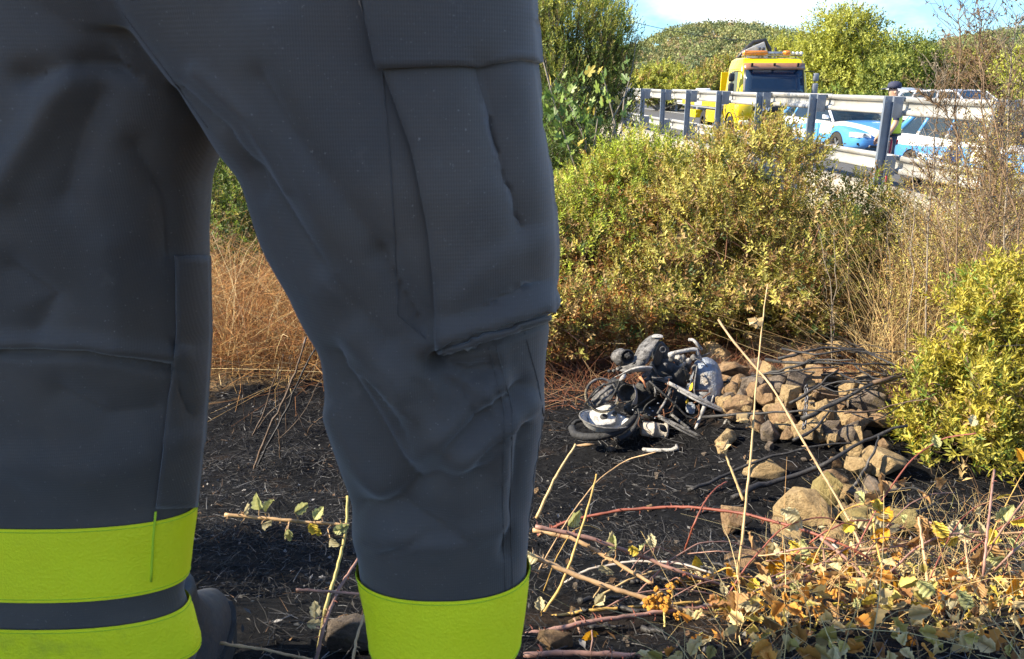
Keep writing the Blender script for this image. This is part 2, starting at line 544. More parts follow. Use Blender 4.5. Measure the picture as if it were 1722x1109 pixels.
tag(link(bpy.data.objects.new('hill_woodland', woodland())), 'scrubby olive and brown oak woodland covering the distant hills', 'woodland', kind='stuff')

# ================================================================== guard rails
GALV = mat('galvanised_steel', (0.40, 0.40, 0.385), 0.55, metal=0.3, var=0.12, scale=4, dirt=(0.36, 0.34, 0.30), dirt_amt=0.35)
GALV_POST = mat('post_steel', (0.20, 0.235, 0.29), 0.5, metal=0.4, var=0.15, scale=5, dirt=(0.22, 0.20, 0.18), dirt_amt=0.3)
RUST = mat('rust', (0.22, 0.10, 0.05), 0.85, var=0.4, scale=14)
HEADING = math.atan2(-1.0, -RAIL_K)               # along the road towards the camera
def w_beam(y0, y1, off, zc, h=0.25, depth=0.06, flip=1):
    zz = np.array([-.5, -.47, -.42, -.26, -.20, 0, .20, .26, .42, .47, .5]) * h
    xx = np.array([.40, .12, 0, .0, .9, 1.0, .9, 0, 0, .12, .40]) * depth * flip
    mb = MB()
    mb.grid([[(rail_x(y) + off + a, y, zc + z) for a, z in zip(xx, zz)] for y in (y0, y1)])
    return mb
def u_post(z0, z1, w=0.13, d=0.06):
    mb = MB(); t = 0.008
    prof = [(-w / 2, 0), (w / 2, 0), (w / 2, d), (w / 2 - t, d), (w / 2 - t, t), (-w / 2 + t, t), (-w / 2 + t, d), (-w / 2, d)]
    mb.loft([[(a, b_, z) for a, b_ in prof] for z in (z0, z1)])
    return mb
POST_Y = [11.64 + 2.347 * k for k in range(-3, 13)]
gr = empty('guard_rail', (rail_x(11.6), 11.6, ROAD_Z), 0, 'tall galvanised guard rail with two beams on upright posts beside the road', 'guard rail')
INV = Matrix.Translation(-gr.location)
def world_child(o, root):
    """keep a part built in world coordinates where it is under its root"""
    o.parent = root; o.matrix_parent_inverse = root.matrix_basis.inverted()
    return o
pm = u_post(0, 1.28).mesh('post', GALV_POST)
sm_ = MB()
sm_.box((0.15, 0.03, -0.02), (0.17, 0.05, 0.27)).box((0.15, 0.03, 0.117), (0.20, 0.07, 0.012))
spm = sm_.mesh('spacer', GALV_POST)
bm_ = MB()
bm_.lathe([(0.018, 0), (0.018, 0.02), (0.0, 0.024)], (-0.02, -0.012, 0.06), 'Y', 8, Matrix.Rotation(math.pi, 3, 'Z'))
bolt_m = bm_.mesh('bolt', GALV)
for y in POST_Y:
    lean = random.uniform(-0.012, 0.012)
    p = bpy.data.objects.new('post', pm); link(p); p.location = (rail_x(y), y, 0.34); p.rotation_euler = (lean, lean * 0.7, math.pi + random.uniform(-.05, .05)); world_child(p, gr)
    for z in (1.49, 0.70):
        s = bpy.data.objects.new('spacer', spm); link(s); s.location = (rail_x(y), y, z); world_child(s, gr)
        b_ = bpy.data.objects.new('bolt', bolt_m); link(b_); b_.location = (rail_x(y), y, z); world_child(b_, gr)
for i in range(0, len(POST_Y) - 1):
    y0, y1 = POST_Y[i] - 0.12, POST_Y[i + 1] + 0.12
    dz = 0.008 * math.sin(i * 2.1); e = 0.006 * (i % 2)
    world_child(w_beam(y0, y1, 0.26 + e, 1.49 + dz).build('upper_beam', GALV, solid=0.005, smooth=True), gr)
    world_child(w_beam(y0, y1, 0.26 + e, 0.70 + dz).build('lower_beam', GALV, solid=0.005, smooth=True), gr)
# the rail across the road
gr2 = empty('guard_rail', (rail_x(26) + 9.9, 26, ROAD_Z), 0, 'low single beam guard rail on the far side of the road', 'guard rail')
pm2 = u_post(0, 0.8).mesh('far_post', GALV_POST)
for k in range(16):
    y = 14 + k * 4
    p = bpy.data.objects.new('post', pm2); link(p); p.location = (rail_x(y) + 10.0, y, ROAD_Z); world_child(p, gr2)
    world_child(w_beam(y - 2.1, y + 2.1, 9.85 + 0.005 * (k % 2), 0.56, flip=-1).build('beam', GALV, solid=0.005, smooth=True), gr2)

# ================================================================== cars
def livery(name):
    """azure paint with the white sweep over bonnet and flank (object coordinates, metres)"""
    m, nt, b, out = new_mat(name)
    co = nt.nodes.new('ShaderNodeTexCoord').outputs['Object']
    sp = nt.nodes.new('ShaderNodeSeparateXYZ'); nt.links.new(co, sp.inputs[0])
    def mth(op, a, b_=None, clamp=False):
        n = nt.nodes.new('ShaderNodeMath'); n.operation = op; n.use_clamp = clamp
        for i, v in enumerate((a, b_)):
            if v is None: continue
            if np.isscalar(v): n.inputs[i].default_value = v
            else: nt.links.new(v, n.inputs[i])
        return n.outputs[0]
    X, Y, Z = sp.outputs
    aY = mth('ABSOLUTE', Y)
    # flank: white above a rising line behind the front door
    line = mth('ADD', mth('MULTIPLY', mth('SINE', mth('MULTIPLY', mth('ADD', X, 0.4), 1.1)), 0.06), 0.80)
    flank = mth('MULTIPLY', mth('GREATER_THAN', Z, line), mth('LESS_THAN', X, 1.0))
    flank = mth('MULTIPLY', flank, mth('LESS_THAN', Z, 1.02))
    # bonnet: a sweeping band from the side of the screen to the grille
    cen = mth('SUBTRACT', 0.80, mth('MULTIPLY', mth('POWER', mth('MAXIMUM', mth('SUBTRACT', X, 0.55), 0.0), 1.6), 0.27))
    band = mth('LESS_THAN', mth('ABSOLUTE', mth('SUBTRACT', aY, cen)), 0.19)
    band = mth('MULTIPLY', band, mth('MULTIPLY', mth('GREATER_THAN', X, 0.5), mth('GREATER_THAN', Z, 0.585)))
    w = mth('MAXIMUM', flank, band)
    c = mix_rgb(nt, w, (0.07, 0.27, 0.60), (0.78, 0.79, 0.80))
    d = ramp(nt, [(0.5, 0), (0.85, 0.25)], tex_noise(nt, 5, 6, vec=co))
    c = mix_rgb(nt, d, c, (0.25, 0.22, 0.18))
    nt.links.new(c, b.inputs['Base Color'])
    b.inputs['Roughness'].default_value = 0.32
    b.inputs['Coat Weight'].default_value = 0.8; b.inputs['Coat Roughness'].default_value = 0.05
    return m
POLICE = livery('police_paint')
SILVER = mat('silver_paint', (0.55, 0.57, 0.60), 0.35, metal=0.3, var=0.06, scale=2, coat=0.7)
WHITE_P = mat('white_paint', (0.78, 0.79, 0.8), 0.35, var=0.05, scale=3, coat=0.6)
TRIM = mat('black_trim', (0.02, 0.02, 0.022), 0.45, var=0.3, scale=8)
RUBBER = mat('tyre_rubber', (0.022, 0.021, 0.02), 0.85, var=0.3, scale=20, bmp=0.2)
ALLOY = mat('alloy', (0.5, 0.5, 0.5), 0.35, metal=0.8, var=0.15, scale=10, dirt=(0.1, 0.09, 0.08), dirt_amt=0.4)
GLASS = glass_mat('car_glass')
LENS = mat('lamp_lens', (0.72, 0.70, 0.62), 0.12, var=0.15, scale=20, coat=1.0)
AMBER = mat('amber_lens', (0.80, 0.25, 0.02), 0.2, var=0.15, scale=12, coat=0.8)
RED = mat('red_lens', (0.50, 0.02, 0.02), 0.2, var=0.15, scale=12, coat=0.8)
SEATF = mat('seat_cloth', (0.09, 0.09, 0.10), 0.9, var=0.3, scale=20)
PLATE = mat('plate_white', (0.7, 0.71, 0.72), 0.5, var=0.08, scale=10)

def text_part(name, s, size, m_, parent, loc, rot, bold=0.0, extrude=0.004):
    cu = bpy.data.curves.new(name, 'FONT'); cu.body = s; cu.size = size; cu.align_x = 'CENTER'; cu.align_y = 'CENTER'
    cu.extrude = extrude; cu.offset = bold
    t = bpy.data.objects.new(name, cu); COL.objects.link(t)
    dg = bpy.context.evaluated_depsgraph_get()
    me = bpy.data.meshes.new_from_object(t.evaluated_get(dg))
    bpy.data.objects.remove(t); me.materials.clear(); me.materials.append(m_)
    o = link(bpy.data.objects.new(name, me), parent); o.location = loc; o.rotation_euler = rot
    return o

def car(name, label, loc, rz, paint, suv=False, tailgate=0.0, police=True, group=None):
    """local +x is forwards, z up from the road"""
    root = empty(name, loc, rz, label, 'car', group)
    s = 1.16 if suv else 1.0
    st = [(-2.30, .66, .42, .74, .76), (-2.24, .80, .30, .96, .99), (-1.95, .87, .23, .98, 1.0), (-1.4, .90, .20, .97, 1.0), (-.5, .90, .19, .95, .98),
          (.4, .90, .19, .93, .97), (.95, .90, .19, .91, .96), (1.35, .89, .20, .85, .91), (1.8, .87, .22, .77, .83), (2.12, .80, .24, .68, .73), (2.28, .66, .28, .60, .62), (2.33, .5, .34, .54, .55)]
    rings = []
    for x, w, zb, zs, zc in st:
        zb *= s; zs *= s; zc *= s
        half = [(0, zb), (w * .86, zb), (w * .97, zb + .08), (w, zb + (zs - zb) * .42), (w * .985, zb + (zs - zb) * .72), (w * .95, zs - .035), (w * .86, zs), (w * .5, zc - .012), (0, zc)]
        rings.append([(x, y, z) for y, z in half] + [(x, -y, z) for y, z in half[-2:0:-1]])
    mb = MB(); mb.loft(rings)
    body = mb.build('body', paint, root, smooth=True, sub=2)
    for wx in (1.42, -1.42):                                   # wheel arches cut through the shell
        c = MB(); c.lathe([(0, -1.2), (.36 * s, -1.2), (.36 * s, 1.2), (0, 1.2)], (wx, 0, .32 * s), 'Y', 28)
        co_ = c.build('cutter', TRIM)
        md = body.modifiers.new('arch', 'BOOLEAN'); md.object = co_; md.solver = 'EXACT'
        co_.parent = root
        bpy.context.view_layer.update()
        dg = bpy.context.evaluated_depsgraph_get()
        me = bpy.data.meshes.new_from_object(body.evaluated_get(dg))
        body.modifiers.clear(); old = body.data; body.data = me
        bpy.data.objects.remove(co_)
    sharp(body.data, 40)
    zs = .95 * s; zr = 1.42 * s if not suv else 1.66
    # greenhouse corner points per side
    B = [(-2.12, .80, zs), (-1.35, .82, zs), (-.38, .83, zs - .01), (.50, .83, zs - .02), (1.0, .79, zs - .03)]
    T = [(-1.80, .60, zr - .05), (-1.28, .615, zr - .015), (-.42, .62, zr), (.05, .61, zr - .005), (.18, .60, zr - .03)]
    for sg in (1, -1):
        b3 = [Vector((x, sg * y, z)) for x, y, z in B]; t3 = [Vector((x, sg * y, z)) for x, y, z in T]
        pil = MB()
        pil.tube([b3[4], t3[4]], .038, 6).tube([b3[2], t3[2]], .04, 6).tube([b3[1], t3[1]], .04, 6).tube([b3[0], t3[0]], .07, 6)
        pil.tube([t3[0], t3[1], t3[2], t3[3], t3[4]], .035, 6)
        pil.build('pillar', paint, root, smooth=True)
        for i, j in ((0, 1), (1, 2), (2, 4)):
            g = MB()
            pts = [b3[i], b3[j], t3[j], t3[i]] if j != 4 else [b3[2], b3[3], b3[4], t3[4], t3[2]]
            g.add(pts, [tuple(range(len(pts)))])
            g.build('side_window', GLASS, root, solid=0.006)
    f = MB(); f.grid([[Vector((B[4][0] + .10 * (1 - (2 * u - 1) ** 2), (2 * u - 1) * .79, B[4][2])) for u in np.linspace(0, 1, 7)],
                      [Vector((T[4][0] + .05 * (1 - (2 * u - 1) ** 2), (2 * u - 1) * .60, T[4][2] + .02)) for u in np.linspace(0, 1, 7)]])
    f.build('windscreen', GLASS, root, smooth=True, solid=0.006)
    rows = []
    for x, w, z in [(T[0][0] - .06, .60, zr - .07), (T[1][0], .615, zr - .012), (T[2][0], .62, zr + .002), (T[4][0], .60, zr - .03)]:
        rows.append([Vector((x, (2 * u - 1) * w, z + .035 * (1 - (2 * u - 1) ** 2))) for u in np.linspace(0, 1, 7)])
    r_ = MB(); r_.grid(rows); r_.build('roof', paint, root, smooth=True, solid=0.02)
    if tailgate:
        tg = MB(); h = Vector((T[0][0], 0, zr - .03)); d = Vector((-math.cos(tailgate), 0, math.sin(tailgate)))
        tg.grid([[h + d * a + Vector((0, (2 * u - 1) * w, .03 * (1 - (2 * u - 1) ** 2))) for u in np.linspace(0, 1, 5)] for a, w in ((0, .6), (.35, .66), (.6, .72))])
        t = tg.build('tailgate', paint, root, smooth=True, solid=.04)
    else:
        g = MB(); g.grid([[Vector((B[0][0] - .03, y, zs)) for y in (-.76, 0, .76)], [Vector((T[0][0] - .05, y, zr - .08)) for y in (-.57, 0, .57)]])
        g.build('rear_window', GLASS, root, solid=0.006)
    # lamps, grille, plate, mirrors
    for sg in (1, -1):
        h = MB(); h.hull([(2.02, sg * .85, .57 * s), (2.02, sg * .845, .69 * s), (2.325, sg * .40, .55 * s), (2.30, sg * .40, .65 * s), (2.24, sg * .72, .56 * s), (2.20, sg * .72, .69 * s), (1.95, sg * .7, .64 * s)])
        hl = h.build('headlight', LENS, root, bevel=.01)
        q = MB(); q.lathe([(0, .0), (.045, .005), (.05, -.03)], (2.30, sg * .58, .615 * s), 'X', 14); q.build('reflector', ALLOY, hl)
        t = MB(); t.hull([(-2.26, sg * .78, .68 * s), (-2.26, sg * .78, .82 * s), (-2.31, sg * .55, .70 * s), (-2.31, sg * .55, .80 * s), (-2.0, sg * .885, .74 * s), (-2.0, sg * .87, .82 * s)])
        t.build('tail_light', RED, root, bevel=.01)
        k = MB(); k.hull([(.84, sg * .84, .97 * s), (.84, sg * 1.03, .97 * s), (.84, sg * .86, 1.06 * s), (.84, sg * 1.03, 1.09 * s), (.95, sg * .86, 1.0 * s), (.96, sg * 1.0, 1.0 * s), (.94, sg * .98, 1.06 * s)])
        k.build('wing_mirror', WHITE_P if police else TRIM, root, bevel=.015)
        fl = MB(); fl.hull([(2.22, sg * .55, .36 * s), (2.22, sg * .72, .37 * s), (2.3, sg * .55, .43 * s), (2.22, sg * .73, .43 * s), (2.29, sg * .56, .36 * s)]); fl.build('air_intake', TRIM, root)
        # kidney of the grille
        gk = MB(); gk.hull([(2.26, sg * .04, .50 * s), (2.26, sg * .30, .52 * s), (2.37, sg * .04, .50 * s), (2.36, sg * .28, .51 * s), (2.35, sg * .04, .64 * s), (2.335, sg * .31, .63 * s), (2.25, sg * .05, .645 * s)])
        g2 = gk.build('grille', TRIM, root, bevel=.01)
        for q_ in range(6):
            bar = MB(); bar.box((2.366, sg * (.07 + q_ * .04), .575 * s), (.012, .008, .09)); bar.build('grille_bar', ALLOY, g2)
        dr = MB(); dr.cbox((-.05, sg * .905, .80 * s), (.2, .025, .03), .008); dr.build('door_handle', paint, root)
        dr = MB(); dr.cbox((-1.0, sg * .905, .81 * s), (.2, .025, .03), .008); dr.build('door_handle', paint, root)
        sl = MB(); sl.tube([(.42, sg * .905, .3), (.44, sg * .905, .9 * s)], .006, 4).tube([(-.62, sg * .905, .3), (-.6, sg * .905, .9 * s)], .006, 4); sl.build('door_seam', TRIM, root)
    p = MB(); p.box((2.335, 0, .42 * s), (.02, .40, .10)); p.build('number_plate', PLATE, root)
    p = MB(); p.hull([(2.26, -.5, .29), (2.26, .5, .29), (2.34, -.42, .31), (2.34, .42, .31), (2.34, -.42, .37), (2.34, .42, .37), (2.2, .5, .37), (2.2, -.5, .37)]); p.build('front_intake', TRIM, root)
    for x, y in ((.05, .38), (.05, -.38), (-.95, .38), (-.95, -.38)):
        q = MB(); q.cbox((x, y, .72 * s), (.16, .46, .7 * s), .05, Matrix.Rotation(-.2, 3, 'Y')).cbox((x - .09, y, 1.13 * s), (.09, .25, .17), .03)
        q.build('seat', SEATF, root, smooth=True)
    q = MB(); q.hull([(.75, -.75, .9 * s), (.75, .75, .9 * s), (1.0, -.7, .93 * s), (1.0, .7, .93 * s), (.6, -.7, .98 * s), (.6, .7, .98 * s)]); q.build('dashboard', TRIM, root)
    # wheels
    proto = None
    for wx in (1.42, -1.42):
        for sg in (1, -1):
            if proto is None:
                w = MB(); w.lathe([(.20, -.10), (.30, -.105), (.325, -.08), (.33, 0), (.325, .08), (.30, .105), (.20, .10)], (0, 0, 0), 'Y', 28)
                tm = w.mesh('tyre', RUBBER, True)
                w = MB(); w.lathe([(.21, .09), (.205, .03), (.19, -.08)], (0, 0, 0), 'Y', 28); w.lathe([(0, .075), (.05, .075), (.055, .05)], (0, 0, 0), 'Y', 12)
                for k in range(5):
                    a = k * 2 * math.pi / 5
                    w.box((math.cos(a) * .125, .065, math.sin(a) * .125), (.17, .03, .05), Matrix.Rotation(-a, 3, 'Y'))
                rm = w.mesh('rim', ALLOY)
                w = MB(); w.lathe([(0, .0), (.20, .0), (.20, -.02), (0, -.02)], (0, 0, 0), 'Y', 20); dm = w.mesh('brake_disc', TRIM)
                proto = True
            wh = bpy.data.objects.new('wheel', dm); link(wh, root); wh.location = (wx, sg * .79, .33 * s)
            wh.scale = (s, 1, s); wh.rotation_euler = (0, random.random(), 0 if sg > 0 else math.pi)
            link(bpy.data.objects.new('tyre', tm), wh); link(bpy.data.objects.new('rim', rm), wh)
    if police:
        for sg in (1, -1):
            text_part('lettering', 'POLIZIA', .30, PLATE, root, (-.55, sg * .912, .52 * s), (math.pi / 2, 0, 0 if sg < 0 else math.pi), .006, .012)
        lb = MB(); lb.cbox((-.3, 0, zr + .10), (.22, 1.0, .09), .03); l_ = lb.build('light_bar', mat('blue_lens', (.03, .12, .55), .2, var=.1, coat=.8), root)
        lb = MB(); lb.tube([(-1.55, .0, zr + .02), (-1.75, .0, zr + .35)], .006, 5); lb.build('antenna', TRIM, root)
    return root

def road_pt(y, off): return (rail_x(y) + off, y, ROAD_Z)
car('police_car', 'blue and white police estate car facing the camera behind the guard rail', road_pt(23.6, 5.1), HEADING + .03, POLICE)
car('police_car', 'white and blue police car half hidden behind dry stems at the right edge', road_pt(14.7, 3.75), HEADING - .02, POLICE)
car('silver_car', 'silver car with raised tailgate, only its roof showing above the guard rail', road_pt(25.5, 9.6), HEADING + 0.30, SILVER, suv=True, tailgate=.12, police=False)

# ================================================================== tow truck
YEL = mat('yellow_paint', (0.80, 0.56, 0.0), 0.38, var=0.06, scale=2, coat=0.5, dirt=(0.35, 0.24, 0.05), dirt_amt=0.15)
GREYP = mat('grey_paint', (0.20, 0.21, 0.23), 0.5, var=0.2, scale=5)
BROWNV = mat('smoked_visor', (0.26, 0.12, 0.06), 0.2, var=0.2, scale=6, coat=0.5)
tt = empty('tow_truck', road_pt(27.8, 4.75), HEADING - .06, 'yellow recovery truck with amber light bar and crane behind the guard rail', 'truck')
def cab_ring(z, x0, x1, w, r=.12):
    pts = []
    for cx_, cy_, a0 in ((x1 - r, w - r, 0), (x0 + r, w - r, 90), (x0 + r, -w + r, 180), (x1 - r, -w + r, 270)):
        for k in range(4):
            a = R(a0 + k * 30); pts.append((cx_ + r * math.cos(a), cy_ + r * math.sin(a), z))
    return pts
mb = MB(); mb.loft([cab_ring(.62, -1.75, .0, 1.10), cab_ring(.95, -1.75, .05, 1.15), cab_ring(1.38, -1.75, .05, 1.15), cab_ring(2.36, -1.75, -.20, 1.06), cab_ring(2.60, -1.72, -.34, 1.0), cab_ring(2.68, -1.62, -.55, .88)])
mb.build('cab', YEL, tt, autosmooth=40)
def front_x(z): return .05 - .25 * (z - 1.38) / .98 if z > 1.38 else .05
def front_pane(name, m_, y0, y1, z0, z1, proud, thick=.02, tap=.0):
    mb = MB(); g = []
    for z in np.linspace(z0, z1, 4):
        sh = tap * (z - z0) / (z1 - z0)
        g.append([(front_x(z) + proud + .035 * (1 - (2 * u - 1) ** 2), y0 + sh + (y1 - y0 - 2 * sh) * u, z) for u in np.linspace(0, 1, 9)])
    mb.grid(g); return mb.build(name, m_, tt, smooth=True, solid=thick)
front_pane('windscreen_frame', TRIM, -1.03, 1.03, 1.36, 2.34, .004, .02, .06)
front_pane('windscreen', glass_mat('truck_glass', (.015, .03, .06), .12), -.97, .97, 1.42, 2.28, .022, .01, .06)
v = MB(); v.grid([[(front_x(2.3) + .10 + .05 * (1 - (2 * u - 1) ** 2), (2 * u - 1) * 1.0, 2.30) for u in np.linspace(0, 1, 9)], [(-.20 + .05 * (1 - (2 * u - 1) ** 2), (2 * u - 1) * 1.0, 2.50) for u in np.linspace(0, 1, 9)]])
v.build('sun_visor', BROWNV, tt, smooth=True, solid=.012)
for y in (-.02, .75, -.75):
    q = MB(); q.box((-.12, y, 2.40), (.05, .06, .22), Matrix.Rotation(.5, 3, 'Y')); q.build('visor_bracket', TRIM, tt)
q = MB(); q.cbox((-.25, 0, 2.13), (.06, .34, .12), .02); q.build('rear_view_mirror', GREYP, tt)
for y in (.5, -.45):
    q = MB(); q.tube([(.09, y, 1.42), (.07, y + .35, 1.50), (.05, y + .62, 1.52)], .012, 5); q.build('wiper', TRIM, tt)
front_pane('grille', TRIM, -.66, .66, .96, 1.22, .012, .03)
front_pane('grille', TRIM, -.60, .60, .68, .88, .012, .03)
text_part('badge', 'DAF', .24, PLATE, tt, (.105, -.30, 1.09), (math.pi / 2, 0, math.pi / 2), .008, .012)
for sg in (1, -1):
    q = MB(); q.cbox((-.10, sg * .93, 1.02), (.42, .5, .42), .06); q.build('corner_panel', YEL, tt, smooth=True)
    q = MB(); q.cbox((.06, sg * .86, .60), (.16, .46, .22), .04); h = q.build('headlight', LENS, tt, smooth=True)
    q = MB(); q.cbox((.10, sg * 1.03, .60), (.1, .1, .2), .03); q.build('indicator', AMBER, h, smooth=True)
    # door, side window, mirrors
    q = MB(); q.hull([(-.30, sg * 1.152, 1.40), (-1.25, sg * 1.152, 1.40), (-.46, sg * 1.075, 2.26), (-1.25, sg * 1.075, 2.26), (-.30, sg * 1.13, 1.40), (-1.25, sg * 1.13, 1.40), (-.46, sg * 1.05, 2.26), (-1.25, sg * 1.05, 2.26)]); q.build('side_window', GLASS, tt)
    q = MB(); q.tube([(-.2, sg * 1.16, .8), (-.22, sg * 1.165, 1.38), (-.42, sg * 1.085, 2.32), (-1.32, sg * 1.085, 2.32), (-1.32, sg * 1.165, 1.38), (-1.32, sg * 1.16, .8)], .008, 4); q.build('door_seam', TRIM, tt)
    q = MB(); q.tube([(-.22, sg * 1.05, 2.25), (-.12, sg * 1.3, 2.24), (-.1, sg * 1.36, 2.05), (-.1, sg * 1.36, 1.5), (-.2, sg * 1.12, 1.45)], .018, 6); arm = q.build('mirror_arm', TRIM, tt)
    q = MB(); q.cbox((-.12, sg * 1.38, 2.06), (.12, .2, .26), .05); q.build('mirror', TRIM if sg < 0 else GREYP, arm, smooth=True)
    q = MB(); q.cbox((-.12, sg * 1.38, 1.68), (.12, .2, .4), .05); q.build('mirror', TRIM if sg < 0 else GREYP, arm, smooth=True)
    for wx, rr in ((-.85, .42), (-4.6, .42)):
        w = MB(); w.lathe([(.24, -.14), (.40, -.15), (.44, -.11), (.44, .11), (.40, .15), (.24, .14)], (wx, sg * .98, .44), 'Y', 26); wh = w.build('wheel', RUBBER, tt, autosmooth=40)
        w = MB(); w.lathe([(.25, .13), (.22, .03), (.12, .02), (.1, .1), (0, .1)], (wx, sg * .98, .44), 'Y', 20, None); w.build('rim', ALLOY, wh)
    w = MB(); w.lathe([(.47, -.2), (.50, -.2), (.50, .2), (.47, .2)], (-.85, sg * .98, .46), 'Y', 26); w.build('wheel_arch', TRIM, tt)
q = MB(); q.cbox((.04, 0, .42), (.22, 2.2, .34), .05); bp = q.build('bumper', YEL, tt, smooth=True)
q = MB(); q.box((.16, 0, .42), (.02, .52, .11)); q.build('number_plate', PLATE, bp)
# roof bar
q = MB(); q.tube([(-.5, -1.0, 2.74), (-.5, 1.0, 2.74)], .025, 6); q.tube([(-.5, -.8, 2.6), (-.5, -.8, 2.76)], .02, 6).tube([(-.5, .8, 2.6), (-.5, .8, 2.76)], .02, 6); rb = q.build('roof_bar', ALLOY, tt)
q = MB(); q.cbox((-.55, -.55, 2.83), (.28, .78, .13), .04); q.build('amber_beacon', AMBER, tt, smooth=True)
q = MB(); q.cbox((-.55, .50, 2.83), (.26, .2, .13), .04); q.build('amber_beacon', AMBER, tt, smooth=True)
q = MB(); q.cbox((-.55, .1, 2.82), (.2, .5, .09), .03); q.build('light_bar', ALLOY, tt, smooth=True)
for y in (.68, .82, .95):
    q = MB(); q.lathe([(0, .05), (.055, .04), (.06, 0), (.03, -.06), (0, -.07)], (-.48, y, 2.81), 'X', 14); q.build('roof_lamp', LENS, tt, smooth=True)
# folded loading crane behind the cab
q = MB(); q.box((-2.15, .2, 1.5), (.45, .5, 1.6)); q.hull([(-2.3, -.1, 2.3), (-2.0, -.1, 2.3), (-2.3, .5, 2.3), (-2.0, .5, 2.3), (-2.2, -.5, 2.95), (-2.0, -.5, 2.95), (-2.2, .2, 3.25), (-2.0, .2, 3.25)])
cr = q.build('crane_column', mat('crane_grey', (.45, .45, .46), .5, var=.2, scale=5), tt, bevel=.03)
q = MB(); q.tube([(-2.1, -.75, 2.55), (-2.1, -.45, 2.95), (-2.1, -.15, 3.22), (-2.1, .25, 3.28), (-2.1, .42, 3.0), (-2.1, .45, 2.5)], .075, 8); q.build('crane_arm', TRIM, cr, smooth=True)
for y in (.0, .14, .56):
    q = MB(); q.tube([(-1.95, y, 2.4), (-1.95, y + .03, 3.05)], .04, 7); q.build('hydraulic_ram', TRIM, cr, smooth=True)
# flat bed
q = MB(); q.box((-5.2, 0, 1.05), (5.6, 2.3, .14)).box((-5.0, .45, .8), (6.6, .12, .3)).box((-5.0, -.45, .8), (6.6, .12, .3)); bed = q.build('flat_bed', GREYP, tt, bevel=.01)
for sg in (1, -1):
    for k in range(5):
        q = MB(); q.box((-3.0 - k * 1.1, sg * 1.17, 1.18), (1.06, .04, .24)); q.build('side_board', YEL if k != 2 else WHITE_P, bed, bevel=.008)
    q = MB(); q.box((-3.35, sg * 1.0, .72), (1.2, .35, .42)); q.build('locker', YEL, bed, bevel=.02)
    q = MB(); q.box((-6.4, sg * 1.0, .72), (1.4, .3, .3)); q.build('locker', YEL, bed, bevel=.02)
q = MB(); q.box((-2.45, 0, 1.7), (.06, 2.2, 1.1)); q.build('headboard', YEL, bed, bevel=.01)
for x, y, sx, sy, sz, m_ in ((-6.9, -.6, .5, .5, .55, WHITE_P), (-7.5, -.3, .5, .8, .45, mat('blue_crate', (.12, .3, .5), .6)), (-6.2, .3, .6, .6, .5, GREYP)):
    q = MB(); q.cbox((0, 0, sz / 2), (sx, sy, sz), .04)
    cr_ = q.build('storage_box', m_, None, smooth=True)
    cr_.matrix_world = Matrix.Translation(tt.location) @ Matrix.Rotation(tt.rotation_euler.z, 4, 'Z') @ Matrix.Translation((x, y, 1.122))
    tag(cr_, {-6.9: 'white box on the yellow truck bed', -7.5: 'blue box at the rear of the yellow truck bed', -6.2: 'dark grey box on the yellow truck bed'}[x], 'box')
q = MB(); q.tube([(-.4, -.9, 2.66), (-.45, -.92, 3.5)], .006, 4); q.build('antenna', TRIM, tt)

# ================================================================== officer
SKIN = mat('skin', (0.56, 0.33, 0.22), 0.5, var=0.1, scale=20)
NAVY = mat('navy_cloth', (0.025, 0.03, 0.055), 0.85, var=0.3, scale=25, bmp=0.2)
TROU = mat('blue_grey_cloth', (0.05, 0.065, 0.10), 0.85, var=0.3, scale=25, bmp=0.2)
HIVIS_O = mat('hi_vis_vest', (0.62, 0.75, 0.05), 0.7, var=0.1, scale=10)
LEATHER = mat('black_leather', (0.015, 0.015, 0.016), 0.4, var=0.3, scale=12)
def skin_figure(name, joints, edges, mats, pick, parent, root_i=0, sub=2):
    me = bpy.data.meshes.new(name)
    me.from_pydata([j[0] for j in joints], edges, [])
    o = bpy.data.objects.new(name, me); COL.objects.link(o)
    o.modifiers.new('skin', 'SKIN')
    bpy.context.view_layer.objects.active = o
    sv = me.skin_vertices[0].data if me.skin_vertices else None
    if sv is None:
        bpy.ops.object.select_all(action='DESELECT') if bpy.ops.object.select_all.poll() else None
        bm = bmesh.new(); bm.from_mesh(me); bm.verts.layers.skin.verify(); bm.to_mesh(me); bm.free(); sv = me.skin_vertices[0].data
    for i, j in enumerate(joints):
        r = j[1]; sv[i].radius = (r, r) if np.isscalar(r) else r
    sv[root_i].use_root = True
    s = o.modifiers.new('sub', 'SUBSURF'); s.levels = sub
    dg = bpy.context.evaluated_depsgraph_get()
    m2 = bpy.data.meshes.new_from_object(o.evaluated_get(dg))
    bpy.data.objects.remove(o)
    m2.materials.clear()
    for m_ in mats: m2.materials.append(m_)
    for p in m2.polygons:
        p.material_index = pick(p.center); p.use_smooth = True
    return link(bpy.data.objects.new(name, m2), parent)
